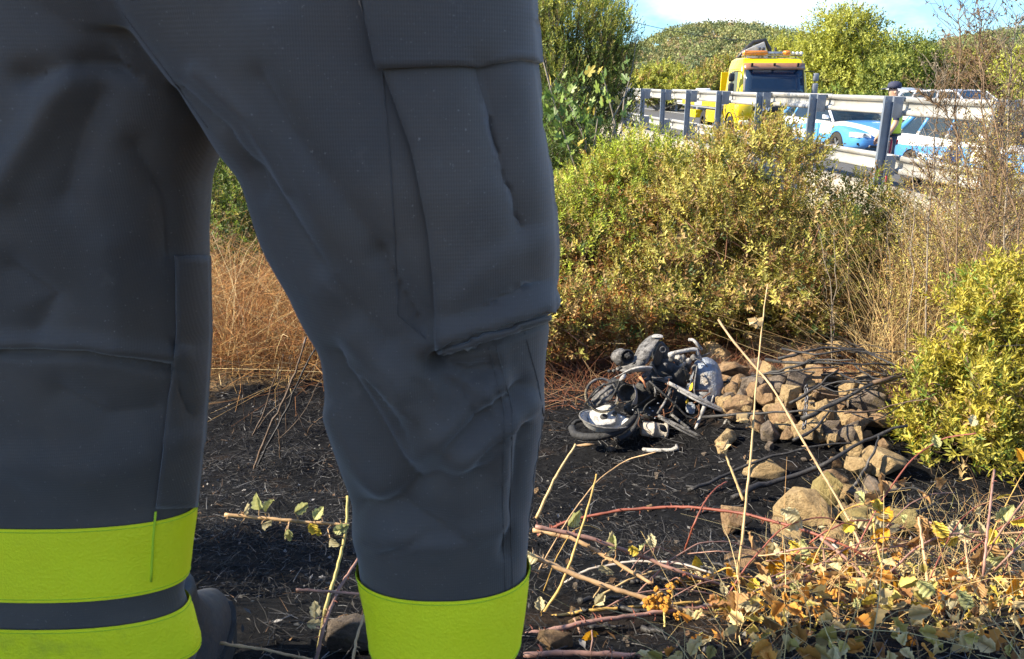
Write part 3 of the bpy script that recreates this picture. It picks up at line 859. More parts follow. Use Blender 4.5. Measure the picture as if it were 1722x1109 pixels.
# stands in profile: local +x is where he faces
oy = 14.55
of = empty('person', (rail_x(oy) + 1.66, oy, ROAD_Z), math.pi - .25, 'person in navy cap, dark polo and yellow vest standing beside the police car', 'person')
of.scale = (1.05, 1.05, 1.05)
J = [((0, 0, .97), (.13, .16)), ((0, 0, 1.15), (.12, .155)), ((.01, 0, 1.36), (.125, .19)), ((0, 0, 1.49), (.06, .07)), ((.015, 0, 1.56), .055), ((.03, 0, 1.66), (.085, .075)), ((.03, 0, 1.74), (.09, .075)),
     ((0, .19, 1.44), .065), ((-.02, .25, 1.18), .05), ((.10, .24, .97), .042), ((.14, .235, .89), .038),
     ((0, -.19, 1.44), .065), ((-.03, -.26, 1.18), .05), ((.12, -.25, 1.0), .042), ((.16, -.245, .92), .038),
     ((0, .10, .86), .095), ((.02, .12, .50), .068), ((-.01, .13, .10), .052), ((.14, .14, .045), .045),
     ((0, -.10, .86), .095), ((.02, -.12, .50), .068), ((-.01, -.13, .10), .052), ((.14, -.14, .045), .045),
     ((.11, 0, 1.655), .018)]
E = [(0, 1), (1, 2), (2, 3), (3, 4), (4, 5), (5, 6), (2, 7), (7, 8), (8, 9), (9, 10), (2, 11), (11, 12), (12, 13), (13, 14), (0, 15), (15, 16), (16, 17), (17, 18), (0, 19), (19, 20), (20, 21), (21, 22), (5, 23)]
for sg in (1, -1):
    hb = 10 if sg > 0 else 14
    hx_, hy_, hz_ = J[hb][0]
    for k, (dx, dy, ln) in enumerate(((.03, -.012, .07), (.018, -.004, .085), (.004, .0, .088), (-.01, .0, .08), (-.022, .0, .065))):
        i = len(J); J.append(((hx_ + dx, hy_ + dy * sg, hz_ - .04), .011)); J.append(((hx_ + dx + .012, hy_ + dy * sg, hz_ - .035 - ln * .55), .0095)); J.append(((hx_ + dx + .015, hy_ + (dy - .012) * sg, hz_ - .035 - ln), .0085))
        E += [(hb, i), (i, i + 1), (i + 1, i + 2)]
def pick_o(c):
    if c.z < .10: return 3
    if c.z > 1.515: return 0
    if abs(c.y) > .175 and c.z < 1.22: return 0
    if c.z < 1.0: return 2
    return 1
skin_figure('body', J, E, [SKIN, NAVY, TROU, LEATHER], pick_o, of)
q = MB(); rr = []
for z, a, b_ in ((.98, .155, .185), (1.1, .15, .18), (1.28, .15, .20), (1.42, .135, .19), (1.475, .09, .14)):
    rr.append([(a * math.cos(t) + .005, b_ * math.sin(t), z) for t in np.linspace(0, 2 * math.pi, 20, endpoint=False)])
q.loft(rr, cap=False); q.build('vest', HIVIS_O, of, smooth=True, solid=.012)
q = MB()
q.loft([[(.03 + .105 * s_ * math.cos(t), .09 * s_ * math.sin(t), z) for t in np.linspace(0, 2 * math.pi, 18, endpoint=False)] for z, s_ in ((1.715, 1.0), (1.76, 1.03), (1.80, .92), (1.825, .55), (1.832, .05))])
q.add([(.10, -.085, 1.722), (.10, .085, 1.722), (.22, .05, 1.70), (.235, 0, 1.70), (.22, -.05, 1.70), (.10, -.085, 1.735), (.10, .085, 1.735), (.22, .05, 1.712), (.235, 0, 1.712), (.22, -.05, 1.712)], [(0, 1, 2, 3, 4), (5, 9, 8, 7, 6), (0, 5, 6, 1), (1, 6, 7, 2), (2, 7, 8, 3), (3, 8, 9, 4), (4, 9, 5, 0)])
q.build('cap', mat('cap_cloth', (.03, .035, .07), .8, var=.2, scale=20), of, smooth=True)
for sg in (1, -1):
    q = MB(); q.tube([(0, sg * .205, .92), (.02, sg * .19, .5), (0, sg * .183, .13)], .012, 5); q.build('trouser_stripe', mat('red_stripe', (.45, .02, .06), .8), of)
    q = MB(); q.lathe([(0, -.01), (.018, -.006), (.024, .0), (.018, .006), (0, .01)], (.02, sg * .083, 1.655), 'Y', 10); q.build('ear', SKIN, of, smooth=True)
q = MB(); q.loft([[(a * math.cos(t), b_ * math.sin(t), z) for t in np.linspace(0, 2 * math.pi, 18, endpoint=False)] for z, a, b_ in ((.975, .165, .195), (1.015, .163, .193))], cap=False); q.build('belt', LEATHER, of, smooth=True, solid=.008)

# power line
q = MB(); p0, p1 = at(700, -60, 60), at(1290, 86, 110)
q.tube([p0.lerp(p1, t) + Vector((0, 0, -1.6 * 4 * t * (1 - t) + 1.2)) for t in np.linspace(0, 1, 24)], .03, 5)
tag(q.build('power_line', TRIM), 'single thin dark overhead wire crossing in front of the wooded hill', 'cable')

# ================================================================== shrubs and trees
def pal(*cols): return np.array(cols, float)
BARK = mat('bark', (0.10, 0.07, 0.05), 0.9, var=0.4, scale=30, bmp=0.4)
BARK_RED = mat('red_bark', (0.20, 0.10, 0.06), 0.85, var=0.4, scale=30, bmp=0.3)
BARK_GREY = mat('grey_bark', (0.22, 0.19, 0.15), 0.9, var=0.35, scale=25, bmp=0.4)
def lobes_px(rows):
    """rows of (px, py, depth, rx, rz, ry) with radii in photograph pixels at that depth (ry in metres or None)"""
    out = []
    for r in rows:
        px, py, dep, rx, rz = r[:5]
        p = at(px, py, dep); k = dep / F_PX
        out.append((p.x, p.y, p.z, rx * k, (r[5] if len(r) > 5 else rx * k), rz * k))
    return np.array(out)
def sprig_points(lobes, n, gap=0.42, gscale=3.0, inner=0.33, zmin=None, seed=0):
    vol = lobes[:, 3] * lobes[:, 4] * lobes[:, 5]
    P, U = [], []
    need = n
    while need > 0:
        k = int(need * 2.2) + 50
        li = rng.choice(len(lobes), k, p=vol ** 0.8 / (vol ** 0.8).sum())
        u = unit(rng.normal(size=(k, 3)))
        r = 1 - np.abs(rng.normal(size=k)) * inner
        lump = 1 + 0.16 * np.sin(u[:, 0] * 6 + seed + li) * np.cos(u[:, 2] * 5 + seed * 2) + 0.12 * np.sin(u[:, 1] * 9 + u[:, 2] * 7 + li * 3)
        p = lobes[li, :3] + u * lobes[li, 3:6] * (np.clip(r, 0.05, 1.1) * lump)[:, None]
        nz = np.array([mnoise.noise(Vector(q) * gscale) for q in p])
        g = p[:, 2] > (ground_z(p[:, 0], p[:, 1]) + 0.03 if zmin is None else zmin)
        keep = g & (nz > -gap + rng.normal(size=k) * 0.1)
        P.append(p[keep]); U.append(u[keep]); need -= keep.sum()
    return np.concatenate(P)[:n], np.concatenate(U)[:n]
def sprigs(P, U, L, nl, leaf, wid, colf, up=0.7, spread=0.85, jit=0.45, fold=0.18, curl=0.08):
    """leafy twig tips at P: nl leaves spiralling along each"""
    n = len(P)
    d = unit(U * 0.55 + np.array([0, 0, up]) + rng.normal(size=(n, 3)) * jit)
    a = unit(np.cross(d, rng.normal(size=(n, 3)))); b_ = np.cross(d, a)
    Ls = L * rng.uniform(0.6, 1.3, n)
    tone = rng.uniform(0.75, 1.3, (n, 1))
    base_c = colf(P, n) * tone
    B, D, N, C, S = [], [], [], [], []
    ph = rng.uniform(0, 6.3, n)
    for k in range(nl):
        t = (k + 0.3) / nl
        ang = ph + k * 2.4
        rad = np.cos(ang)[:, None] * a + np.sin(ang)[:, None] * b_
        B.append(P + d * (Ls * t)[:, None]); D.append(d * (0.45 + 0.5 * t) + rad * spread * (1.1 - 0.6 * t) + rng.normal(size=(n, 3)) * 0.18)
        N.append(d - rad * 0.4 + rng.normal(size=(n, 3)) * 0.25); C.append(base_c * rng.uniform(0.82, 1.22, (n, 1))); S.append(np.full(n, 1.15 - 0.45 * t) * rng.uniform(0.7, 1.25, n))
    B, D, N, C, S = (np.concatenate(x) for x in (B, D, N, C, S))
    return leaf_arrays(B, D, N, leaf * S, wid * S, np.clip(C, 0, 0.9), fold, curl), d, Ls
def stems_part(name, root, targets, m_, parent, r0=0.014, r1=0.003, seg=6, sides=5, wob=0.12):
    mb = MB()
    for t in targets:
        t = np.array(t); h = np.array(root) + np.append(rng.normal(size=2) * 0.06, 0)
        pts = []
        bend = np.append(rng.normal(size=2) * wob, 0)
        for s in np.linspace(0, 1, seg):
            p = h * (1 - s) + t * s; p = p + bend * math.sin(math.pi * s) + rng.normal(size=3) * wob * 0.18 * (0 < s < 1)
            p[2] = h[2] * (1 - s ** 0.8) + t[2] * s ** 0.8
            pts.append(p)
        mb.tube(pts, list(np.linspace(r0, r1, seg)), sides, False)
    o = mb.build(name, m_, None, smooth=True, fix=False)
    return o
def plant(name, label, cat, lobes, n, leaf, wid, sl, nl, colf, m_=None, bark=None, nst=14, r0=0.014, group=None, gap=0.42, gscale=3.0, inner=0.33, up=0.7,
          spread=0.85, jit=0.45, part='crown', stem='stem', base=None, twigs=True, seed=1, wob=0.12):
    m_ = m_ or LEAF; bark = bark or BARK
    lobes = np.array(lobes)
    if base is None:
        bx, by = lobes[:, 0].mean(), lobes[:, 1].mean(); base = (bx, by, gz(bx, by) - 0.05)
    root = empty(name, base, 0, label, cat, group)
    P, U = sprig_points(lobes, n, gap, gscale, inner, None, seed)
    (V, T, C), d, Ls = sprigs(P, U, sl, nl, leaf, wid, colf, up, spread, jit)
    cr = link(bpy.data.objects.new(part, fast_mesh(part, V, T, m_, C))); cr['kind'] = 'stuff'
    world_child(cr, root)
    if nst:
        pick = rng.choice(len(P), min(nst, len(P)), replace=False)
        st = stems_part(stem, base, P[pick], bark, root, r0, max(0.002, r0 * 0.2), wob=wob); world_child(st, root)
    if twigs:
        k = min(len(P), 900); pick = rng.choice(len(P), k, replace=False)
        Q = np.stack([P[pick] - d[pick] * (Ls[pick] * 1.3)[:, None] + rng.normal(size=(k, 3)) * 0.02, P[pick], P[pick] + d[pick] * Ls[pick][:, None]], 1)
        v, q, c = strand_arrays(Q, np.full(k, r0 * 0.16), np.tile([[0.13, 0.085, 0.05]], (k, 1)) * rng.uniform(0.6, 1.5, (k, 1)))
        tw = link(bpy.data.objects.new('twigs', fast_mesh('twigs', v, q, STRAND, c))); tw['kind'] = 'stuff'; world_child(tw, root)
    return root
def mixcol(*wc):
    """wc: (weight, colour) -> a palette picker"""
    w = np.array([a for a, _ in wc], float); w /= w.sum(); cs = np.array([c for _, c in wc], float)
    return lambda P, n: cs[rng.choice(len(cs), n, p=w)]
OLIVE, YOLIVE, GREEN, BRIGHT, DKGREEN = (0.30, 0.285, 0.07), (0.52, 0.46, 0.115), (0.18, 0.26, 0.045), (0.44, 0.53, 0.075), (0.065, 0.105, 0.03)
SCORCH, RUSTY, TAN = (0.24, 0.135, 0.05), (0.30, 0.125, 0.035), (0.42, 0.29, 0.12)
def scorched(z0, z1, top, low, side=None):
    """leaf colour changes from low (singed on shrubs, shade painted in on tree_heath) to top"""
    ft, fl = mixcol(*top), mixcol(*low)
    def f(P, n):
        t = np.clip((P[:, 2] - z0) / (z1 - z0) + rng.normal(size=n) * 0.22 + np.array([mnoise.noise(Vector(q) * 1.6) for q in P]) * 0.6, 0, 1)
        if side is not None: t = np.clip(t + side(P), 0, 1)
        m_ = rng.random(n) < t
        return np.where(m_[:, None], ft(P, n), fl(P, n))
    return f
zb = 1.8 - 2.42
plant('mastic_shrub', 'large olive and brown shrub rising behind the burnt motorcycle and the rocks', 'shrub',
      lobes_px([(1255, 330, 8.3, 130, 110), (1170, 400, 8.0, 130, 120), (1330, 420, 8.0, 130, 125), (1240, 480, 7.7, 170, 110), (1300, 265, 8.6, 85, 75), (1225, 280, 8.7, 80, 75), (1150, 310, 8.6, 80, 75), (1120, 500, 7.6, 120, 90), (1370, 500, 7.7, 100, 80)]),
      6200, .048, .018, .16, 12, scorched(zb + .5, zb + 2.3, [(4, YOLIVE), (2.5, OLIVE), (2, TAN), (1, (.3, .3, .06))], [(2.5, OLIVE), (2.0, SCORCH), (1.3, DKGREEN), (1.6, TAN), (1.6, YOLIVE)]), LEAF_GLOSSY, BARK_RED, 80, .016, wob=.2, gap=.10, gscale=2.4)
plant('mastic_shrub', 'bright yellow green shrub left of the large brown one, beside the trouser leg', 'shrub',
      lobes_px([(1030, 350, 8.8, 110, 85), (950, 390, 8.5, 90, 85), (1095, 295, 9.0, 90, 75), (1040, 310, 9.0, 70, 65), (985, 450, 8.1, 110, 90), (880, 420, 8.5, 90, 100)]),
      4400, .048, .017, .16, 12, scorched(zb + .3, zb + 1.5, [(4, BRIGHT), (3, (.25, .27, .045)), (2, YOLIVE), (1, GREEN)], [(2.5, OLIVE), (2, SCORCH), (2, TAN), (1, DKGREEN), (1, RUSTY)]), LEAF, BARK_RED, 40, .014, wob=.2)
plant('mastic_shrub', 'olive shrub below the police car, right of the large brown one', 'shrub',
      lobes_px([(1440, 385, 8.6, 85, 90), (1490, 430, 8.4, 80, 110), (1420, 470, 8.0, 90, 110)]),
      2400, .046, .016, .15, 11, scorched(zb + .4, zb + 2.0, [(3, OLIVE), (3, YOLIVE), (2, GREEN), (1, TAN)], [(2, DKGREEN), (2, OLIVE), (1, SCORCH)]), LEAF, BARK, 30, .012, wob=.2)
plant('scorched_shrub', 'low rust brown scorched shrub left of the burnt motorcycle', 'shrub',
      lobes_px([(965, 540, 7.0, 75, 60), (1040, 550, 7.2, 70, 50), (900, 550, 7.0, 80, 60)]),
      1500, .044, .016, .14, 10, mixcol((3, SCORCH), (2.5, RUSTY), (2, TAN), (2, OLIVE), (1.5, YOLIVE), (1, DKGREEN)), LEAF_DRY, BARK_RED, 30, .008)
plant('broom_thicket', 'straw yellow thicket behind the burnt branches at the right', 'shrub',
      lobes_px([(1570, 440, 6.9, 80, 120), (1650, 400, 7.2, 100, 130), (1530, 510, 6.7, 60, 80), (1720, 420, 7.0, 110, 140), (1620, 520, 6.5, 90, 90), (1640, 300, 7.2, 90, 90), (1715, 270, 7.0, 90, 110)]),
      4300, .030, .009, .17, 9, mixcol((3, TAN), (3, YOLIVE), (2, (.34, .27, .10)), (1.6, SCORCH), (1.3, OLIVE), (.6, RUSTY)), LEAF_DRY, BARK_GREY, 90, .007, gap=.3, up=1.1, wob=.15)
plant('mastic_shrub', 'yellow green shrub with narrow leaves at the right edge, in front of the thicket', 'shrub',
      lobes_px([(1640, 570, 4.5, 80, 100), (1625, 690, 4.2, 100, 110), (1600, 780, 4.0, 85, 90), (1710, 640, 4.4, 100, 140), (1700, 780, 4.1, 110, 100), (1570, 700, 4.15, 55, 70), (1800, 640, 4.3, 110, 170), (1700, 510, 4.7, 80, 70), (1615, 850, 3.75, 70, 55), (1690, 850, 3.7, 80, 60), (1540, 770, 3.95, 45, 50)]),
      3500, .046, .014, .13, 12, mixcol((4, (.46, .39, .06)), (3, (.38, .34, .055)), (2, (.28, .29, .05)), (1.0, GREEN), (.8, TAN)), LEAF_GLOSSY, BARK, 70, .010, gap=.0, gscale=5.0, inner=.42, wob=.1)
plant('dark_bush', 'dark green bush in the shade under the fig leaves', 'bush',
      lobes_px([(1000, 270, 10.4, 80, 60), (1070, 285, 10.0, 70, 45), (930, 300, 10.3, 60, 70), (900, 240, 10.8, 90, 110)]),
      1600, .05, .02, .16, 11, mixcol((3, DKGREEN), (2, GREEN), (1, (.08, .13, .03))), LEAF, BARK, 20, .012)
plant('tree_heath', 'tall feathery green tree above the fig leaves, left of the hill', 'tree',
      lobes_px([(960, 60, 13.5, 110, 90), (1010, 130, 13.2, 60, 80), (900, 150, 13.5, 90, 120), (960, 190, 13.2, 80, 80), (880, 30, 13.8, 120, 110), (1040, 95, 13.3, 38, 70), (930, -40, 13.8, 90, 70), (1030, 190, 13.2, 45, 60), (1000, 60, 13.3, 60, 60)]),
      10000, .064, .016, .18, 10, scorched(1.2, 3.0, [(3, (.34, .38, .09)), (2, (.46, .46, .12)), (1.5, (.18, .25, .05)), (1, (.2, .17, .08))], [(3, (.08, .12, .03)), (2, (.12, .17, .04)), (1, (.13, .11, .06))]), LEAF, BARK_GREY, 70, .03, up=1.2, jit=.3, spread=.5, stem='trunk', gap=.35, gscale=1.6, wob=.35)  # lower leaves painted darker to hold the shade beneath the crown
# vegetation glimpsed between the legs, and its run behind them
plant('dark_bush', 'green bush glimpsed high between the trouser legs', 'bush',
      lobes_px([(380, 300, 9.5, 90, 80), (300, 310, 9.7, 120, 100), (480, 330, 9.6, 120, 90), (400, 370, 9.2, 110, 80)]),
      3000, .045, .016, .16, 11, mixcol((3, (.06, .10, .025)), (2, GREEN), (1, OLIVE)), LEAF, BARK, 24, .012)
plant('mastic_shrub', 'olive shrub hidden mostly behind the nearer trouser leg', 'shrub',
      lobes_px([(640, 350, 9.0, 130, 110), (760, 400, 8.8, 120, 110)]),
      1000, .05, .018, .16, 11, mixcol((3, OLIVE), (2, GREEN), (2, YOLIVE)), LEAF, BARK, 24, .012)
# trees beyond the road
def tree(label, rows, n, leaf, cols, gap=.35, h0=None, sl=.5, seed=1):
    lb = lobes_px(rows); bx, by = lb[:, 0].mean(), lb[:, 1].mean()
    return plant('tree', label, 'tree', lb, n, leaf, leaf * .5, sl, 8, mixcol(*cols), LEAF, BARK_GREY, 26, .11, 'trees beyond the road', gap=gap, gscale=.8, inner=.3, base=(bx, by, min(gz(bx, by), -.5) - .1), stem='trunk', seed=seed, wob=.5, twigs=False)
LIME, LIMED = (.44, .46, .09), (.35, .37, .08)
tree('broad light green tree right of the truck, tallest beyond the road', [(1410, 85, 46, 75, 65), (1375, 105, 46, 50, 50), (1455, 90, 46, 50, 55), (1420, 55, 46, 45, 36), (1420, 150, 46, 90, 45)], 3800, .19, [(4, LIME), (2, LIMED), (1, OLIVE)], seed=2)
tree('darker green tree between the broad tree and the person in the cap', [(1520, 110, 44, 55, 45), (1490, 140, 43, 55, 40), (1560, 130, 44, 40, 40)], 2200, .18, [(3, (.24, .28, .06)), (2, (.15, .20, .05)), (1, LIMED)], seed=3)
tree('small lime green tree directly behind the truck cab roof', [(1320, 95, 52, 35, 30), (1340, 125, 52, 45, 40), (1290, 120, 52, 45, 35)], 1700, .2, [(4, LIME), (2, (.30, .29, .06))], seed=4)
tree('pale green tree behind the truck bed below the hill', [(1120, 140, 58, 36, 28), (1090, 145, 57, 34, 26), (1150, 155, 56, 40, 20)], 1100, .25, [(4, LIMED), (2, LIME), (1, TAN)], seed=5)
tree('yellowish tree just left of the truck mirrors', [(1195, 140, 62, 36, 26), (1170, 150, 60, 40, 22), (1222, 128, 64, 28, 28)], 1200, .27, [(3, (.26, .22, .07)), (3, LIMED), (1, TAN)], seed=6)
tree('pale reddish brown tree at the upper right behind dry stems', [(1640, 120, 50, 50, 40), (1600, 130, 48, 45, 34), (1690, 130, 48, 50, 45)], 1300, .22, [(3, (.22, .18, .07)), (2, (.24, .14, .07)), (2, LIMED)], seed=7)
tree('light green tree at the far right edge beyond the road', [(1735, 130, 36, 55, 60), (1790, 110, 37, 60, 70)], 1100, .18, [(3, LIME), (2, LIMED)], seed=8)
for k, (px, py, dep, r) in enumerate(((1470, 185, 33, 55), (1555, 190, 32, 55), (1640, 195, 31, 60), (1395, 180, 38, 45), (1720, 200, 29, 60))):
    plant('hedge_bush', ['dark green bush behind the blue police car roof', 'green bush seen below the rail right of the person in the cap', 'olive bush behind the silver car', 'green bush between the truck and the blue police car', 'olive green bush at the far right across the road'][k], 'bush',
          lobes_px([(px, py, dep, r, 30), (px + 25, py + 10, dep, r * .6, 25)]), 520, .13, .07, .3, 8, mixcol((3, (.10, .14, .035)), (2, GREEN), (1, LIMED)), LEAF, BARK, 8, .03, 'bushes along the far side of the road', gscale=1.2, twigs=False)

# ------------------------------------------------------------------ fig: large lobed leaves, each its own part
FIG = mat('fig_leaf', (0.10, 0.17, 0.03), 0.5, var=0.35, scale=30)
FIGY = mat('fig_leaf_yellow', (0.42, 0.34, 0.05), 0.55, var=0.3, scale=30)
FIGL = mat('fig_leaf_light', (0.21, 0.29, 0.05), 0.5, var=0.3, scale=30)
for m_ in (FIG, FIGY, FIGL):
    nt = m_.node_tree; pb = [n for n in nt.nodes if n.type == 'BSDF_PRINCIPLED'][0]; ou = [n for n in nt.nodes if n.type == 'OUTPUT_MATERIAL'][0]
    tr = nt.nodes.new('ShaderNodeBsdfTranslucent'); nt.links.new(pb.inputs['Base Color'].links[0].from_socket, tr.inputs['Color'])
    mx = nt.nodes.new('ShaderNodeMixShader'); mx.inputs[0].default_value = .35
    nt.links.new(pb.outputs[0], mx.inputs[1]); nt.links.new(tr.outputs[0], mx.inputs[2]); nt.links.new(mx.outputs[0], ou.inputs[0])
def fig_leaf(m_):
    mb = MB(); P = [(0, 0, 0)]
    out = [(-.08, -.05), (-.30, .0), (-.36, .22), (-.20, .30), (-.40, .55), (-.30, .70), (-.13, .55), (-.12, .85), (0, 1.0), (.12, .85), (.13, .55), (.30, .70), (.40, .55), (.20, .30), (.36, .22), (.30, 0), (.08, -.05)]
    P = [(0, .28, -.02)] + [(x, y, .10 * abs(x) - .10 * y * y) for x, y in out]
    mb.add(P, [(0, i, i + 1) for i in range(1, len(out))])
    return mb.mesh('leaf', m_, fix=False)
fm = [fig_leaf(FIG), fig_leaf(FIGL), fig_leaf(FIGY)]
fb = at(985, 300, 10.0); fig = empty('fig_tree', (fb.x, fb.y, gz(fb.x, fb.y) - .05), 0, 'young fig tree with large lobed green and yellow leaves', 'tree')
figpts = []
def fig_branch(pts, r):
    mb = MB(); mb.tube([at(*p) for p in pts], list(np.linspace(r, r * .35, len(pts))), 6)
    world_child(mb.build('branch', BARK_GREY, smooth=True), fig)
for pts in ([(985, 330, 10.0), (960, 260, 9.9), (940, 200, 9.8), (925, 150, 9.7)], [(985, 330, 10.0), (985, 240, 9.8), (965, 190, 9.7), (950, 165, 9.6)], [(1000, 330, 10.0), (1035, 210, 9.8), (1020, 150, 9.7), (1012, 120, 9.6)],
            [(1000, 330, 10.0), (1045, 220, 9.8), (1050, 160, 9.8), (1060, 130, 9.8)], [(985, 330, 10.0), (1000, 240, 9.7), (1005, 200, 9.6)], [(1000, 330, 10.), (1040, 250, 9.7), (1030, 200, 9.7), (1062, 140, 9.7)]):
    fig_branch(pts, .016)
cl = [(925, 150, 22, 9), (945, 170, 26, 10), (930, 200, 30, 12), (955, 195, 28, 10), (985, 195, 28, 8), (975, 215, 28, 8), (940, 230, 28, 8), (1000, 205, 22, 6), (1015, 140, 16, 5), (1040, 125, 14, 4), (1022, 172, 18, 5), (1055, 110, 12, 2), (1045, 190, 14, 3), (980, 125, 16, 4), (915, 175, 24, 6), (1010, 185, 20, 4), (960, 240, 24, 6)]
for cx_, cy_, r, k in cl:
    for _ in range(k):
        px, py = cx_ + random.gauss(0, r * .55), cy_ + random.gauss(0, r * .5); p = at(px, py, random.uniform(9.45, 9.95))
        yellow = random.random() < (.2 if px > 960 else .04)
        me = fm[2] if yellow else fm[1 if random.random() < .35 + .25 * (px > 1000) else 0]
        o = link(bpy.data.objects.new('leaf', me)); s = random.uniform(.08, .15)
        o.location = p; o.scale = (s, s, s); o.rotation_euler = (random.uniform(.5, 1.9) , random.uniform(-.7, .7), random.uniform(-2.2, 2.2)); world_child(o, fig)

# ------------------------------------------------------------------ dry stalks: tall, bare and branched
def stalk(label, pts, r0, nb, blen, col, group=None, heads=0.6, name='dead_stalk', cat='plant', drop=True, seed=0):
    P = [at(*p) for p in pts]
    if drop: P[0].z = min(P[0].z, gz(P[0].x, P[0].y) + .02)
    # smooth the control points
    C = np.array([tuple(p) for p in P]); t = np.linspace(0, 1, len(C)); tt_ = np.linspace(0, 1, 14)
    Q = np.stack([np.interp(tt_, t, C[:, i]) for i in range(3)], 1); Q[1:-1] += rng.normal(size=(12, 3)) * r0 * 1.4
    root = empty(name, P[0], 0, label, cat, group)
    mb = MB(); mb.tube(Q, list(np.linspace(r0, r0 * .35, 14)), 6, False)
    m_ = STALKM[col]
    world_child(mb.build('stem', m_, smooth=True, fix=False), root)
    if nb:
        S, hd = [], []
        H = Q[-1] - Q[0]; H = H / np.linalg.norm(H)
        for k in range(nb):
            s = random.uniform(.22, .99); b0 = np.array([np.interp(s, np.linspace(0, 1, 14), Q[:, i]) for i in range(3)])
            a = unit(np.cross(H, rng.normal(size=3))); L = blen * random.uniform(.35, 1.1) * (1.15 - .7 * s)
            d = unit(a * .75 + H * .8)
            pts_ = [b0 + (d * f + H * .25 * f * f) * L + rng.normal(size=3) * L * .04 * (f > 0) for f in (0, .35, .7, 1)]
            S.append(pts_); hd.append(pts_[-1])
            for q_ in range(random.randint(1, 3)):
                c0 = pts_[random.choice((1, 2))]; d2 = unit(d + rng.normal(size=3) * .6); l2 = L * random.uniform(.2, .5)
                S.append([c0 + d2 * l2 * f + rng.normal(size=3) * l2 * .05 * (f > 0) for f in (0, .35, .7, 1)]); hd.append(S[-1][-1])
        S = np.array(S); c = np.tile([STALKC[col]], (len(S), 1)) * rng.uniform(.7, 1.25, (len(S), 1))
        parts = [strand_arrays(S, np.full(len(S), r0 * .36), c)]
        o = link(bpy.data.objects.new('side_branches', fast_mesh('side_branches', *parts[0][:2], STRAND, parts[0][2]))); o['kind'] = 'stuff'; world_child(o, root)
        hd = np.array([h for h in hd if random.random() < heads])
        if len(hd):
            k = 5; B = np.repeat(hd, k, 0); n = len(B)
            V, T, Cc = leaf_arrays(B, rng.normal(size=(n, 3)) + np.array([0, 0, .4]), rng.normal(size=(n, 3)), r0 * rng.uniform(2.0, 4.2, n), r0 * rng.uniform(.7, 1.6, n), np.tile([STALKC[col]], (n, 1)) * rng.uniform(.5, 1.5, (n, 1)))
            o = link(bpy.data.objects.new('seed_heads', fast_mesh('seed_heads', V, T, LEAF_DRY, Cc))); o['kind'] = 'stuff'; world_child(o, root)
    return root
STALKC = {'brown': (.17, .11, .06), 'straw': (.50, .36, .15), 'grey': (.22, .18, .13), 'gold': (.52, .32, .10), 'dark': (.05, .04, .035)}
STALKM = {k: mat(k + '_stalk', v, .75, var=.3, scale=40, bmp=.2) for k, v in STALKC.items()}
tall = [((1700, 600, 5.6), (1690, 350, 5.6), (1700, 120, 5.7), (1710, 25, 5.7)), ((1660, 600, 5.8), (1665, 300, 5.8), (1650, 110, 5.8), (1645, 20, 5.8)),
        ((1620, 560, 6.0), (1610, 330, 6.0), (1612, 90, 6.0), (1616, 8, 6.0)), ((1570, 560, 6.2), (1565, 350, 6.2), (1575, 200, 6.2), (1590, 120, 6.2)),
        ((1720, 620, 5.4), (1715, 400, 5.4), (1670, 200, 5.5), (1640, 60, 5.6)), ((1690, 560, 5.9), (1640, 330, 5.9), (1600, 200, 6.0), (1560, 160, 6.0)),
        ((1535, 560, 6.4), (1533, 440, 6.4), (1535, 330, 6.4), (1536, 230, 6.4)), ((1600, 600, 5.7), (1640, 420, 5.7), (1690, 260, 5.8), (1730, 150, 5.8)),
        ((1675, 620, 5.5), (1676, 420, 5.5), (1685, 260, 5.5), (1700, 110, 5.5)), ((1760, 620, 5.6), (1750, 350, 5.6), (1735, 150, 5.7), (1722, 40, 5.7)),
        ((1640, 600, 6.1), (1590, 420, 6.1), (1570, 330, 6.2), (1555, 270, 6.2))]
lab = ['tall dead branching stalk at the right edge reaching the sky', 'tall dead stalk beside the one at the right edge', 'thin dead stalk rising highest into the sky near the silver car', 'dead stalk standing in front of the white police car tail', 'leaning dead stalk crossing to the left near the right edge',
       'dead stalk bent left towards the silver car', 'single bare dark stem left of the white police car', 'dead stalk leaning right over the white police car', 'thick dead stalk in the middle of the dry stems', 'dead stalk partly cut off by the right edge', 'short dead stalk leaning left below the white police car']
for i, (t_, l_) in enumerate(zip(tall, lab)):
    stalk(l_, t_, .0075 if i != 6 else .007, 50 if i != 6 else 3, .55, 'brown' if i % 3 else 'grey', 'dead stalks at the right')
# bare grey twigs between the shrubs, in front of the thicket
for i in range(14):
    px = random.uniform(1395, 1560); py = random.uniform(500, 560); dep = random.uniform(6.6, 7.4)
    h = random.uniform(90, 210); lean = random.uniform(-40, 50)
    tw_c = random.choice(('grey', 'brown', 'dark')); stalk(f"{'tall' if h > 150 else 'short'} bare {tw_c} twig {'leaning left' if lean < 0 else 'leaning right'} {'below the olive shrub' if px < 1450 else 'between olive shrub and straw thicket' if px < 1510 else 'before the straw thicket'}", ((px, py + 20, dep), (px + lean * .3, py - h * .4, dep), (px + lean, py - h, dep)), .005, 7, .25, tw_c, 'bare twigs behind the burnt branches', .2, 'bare_twig', 'twig')

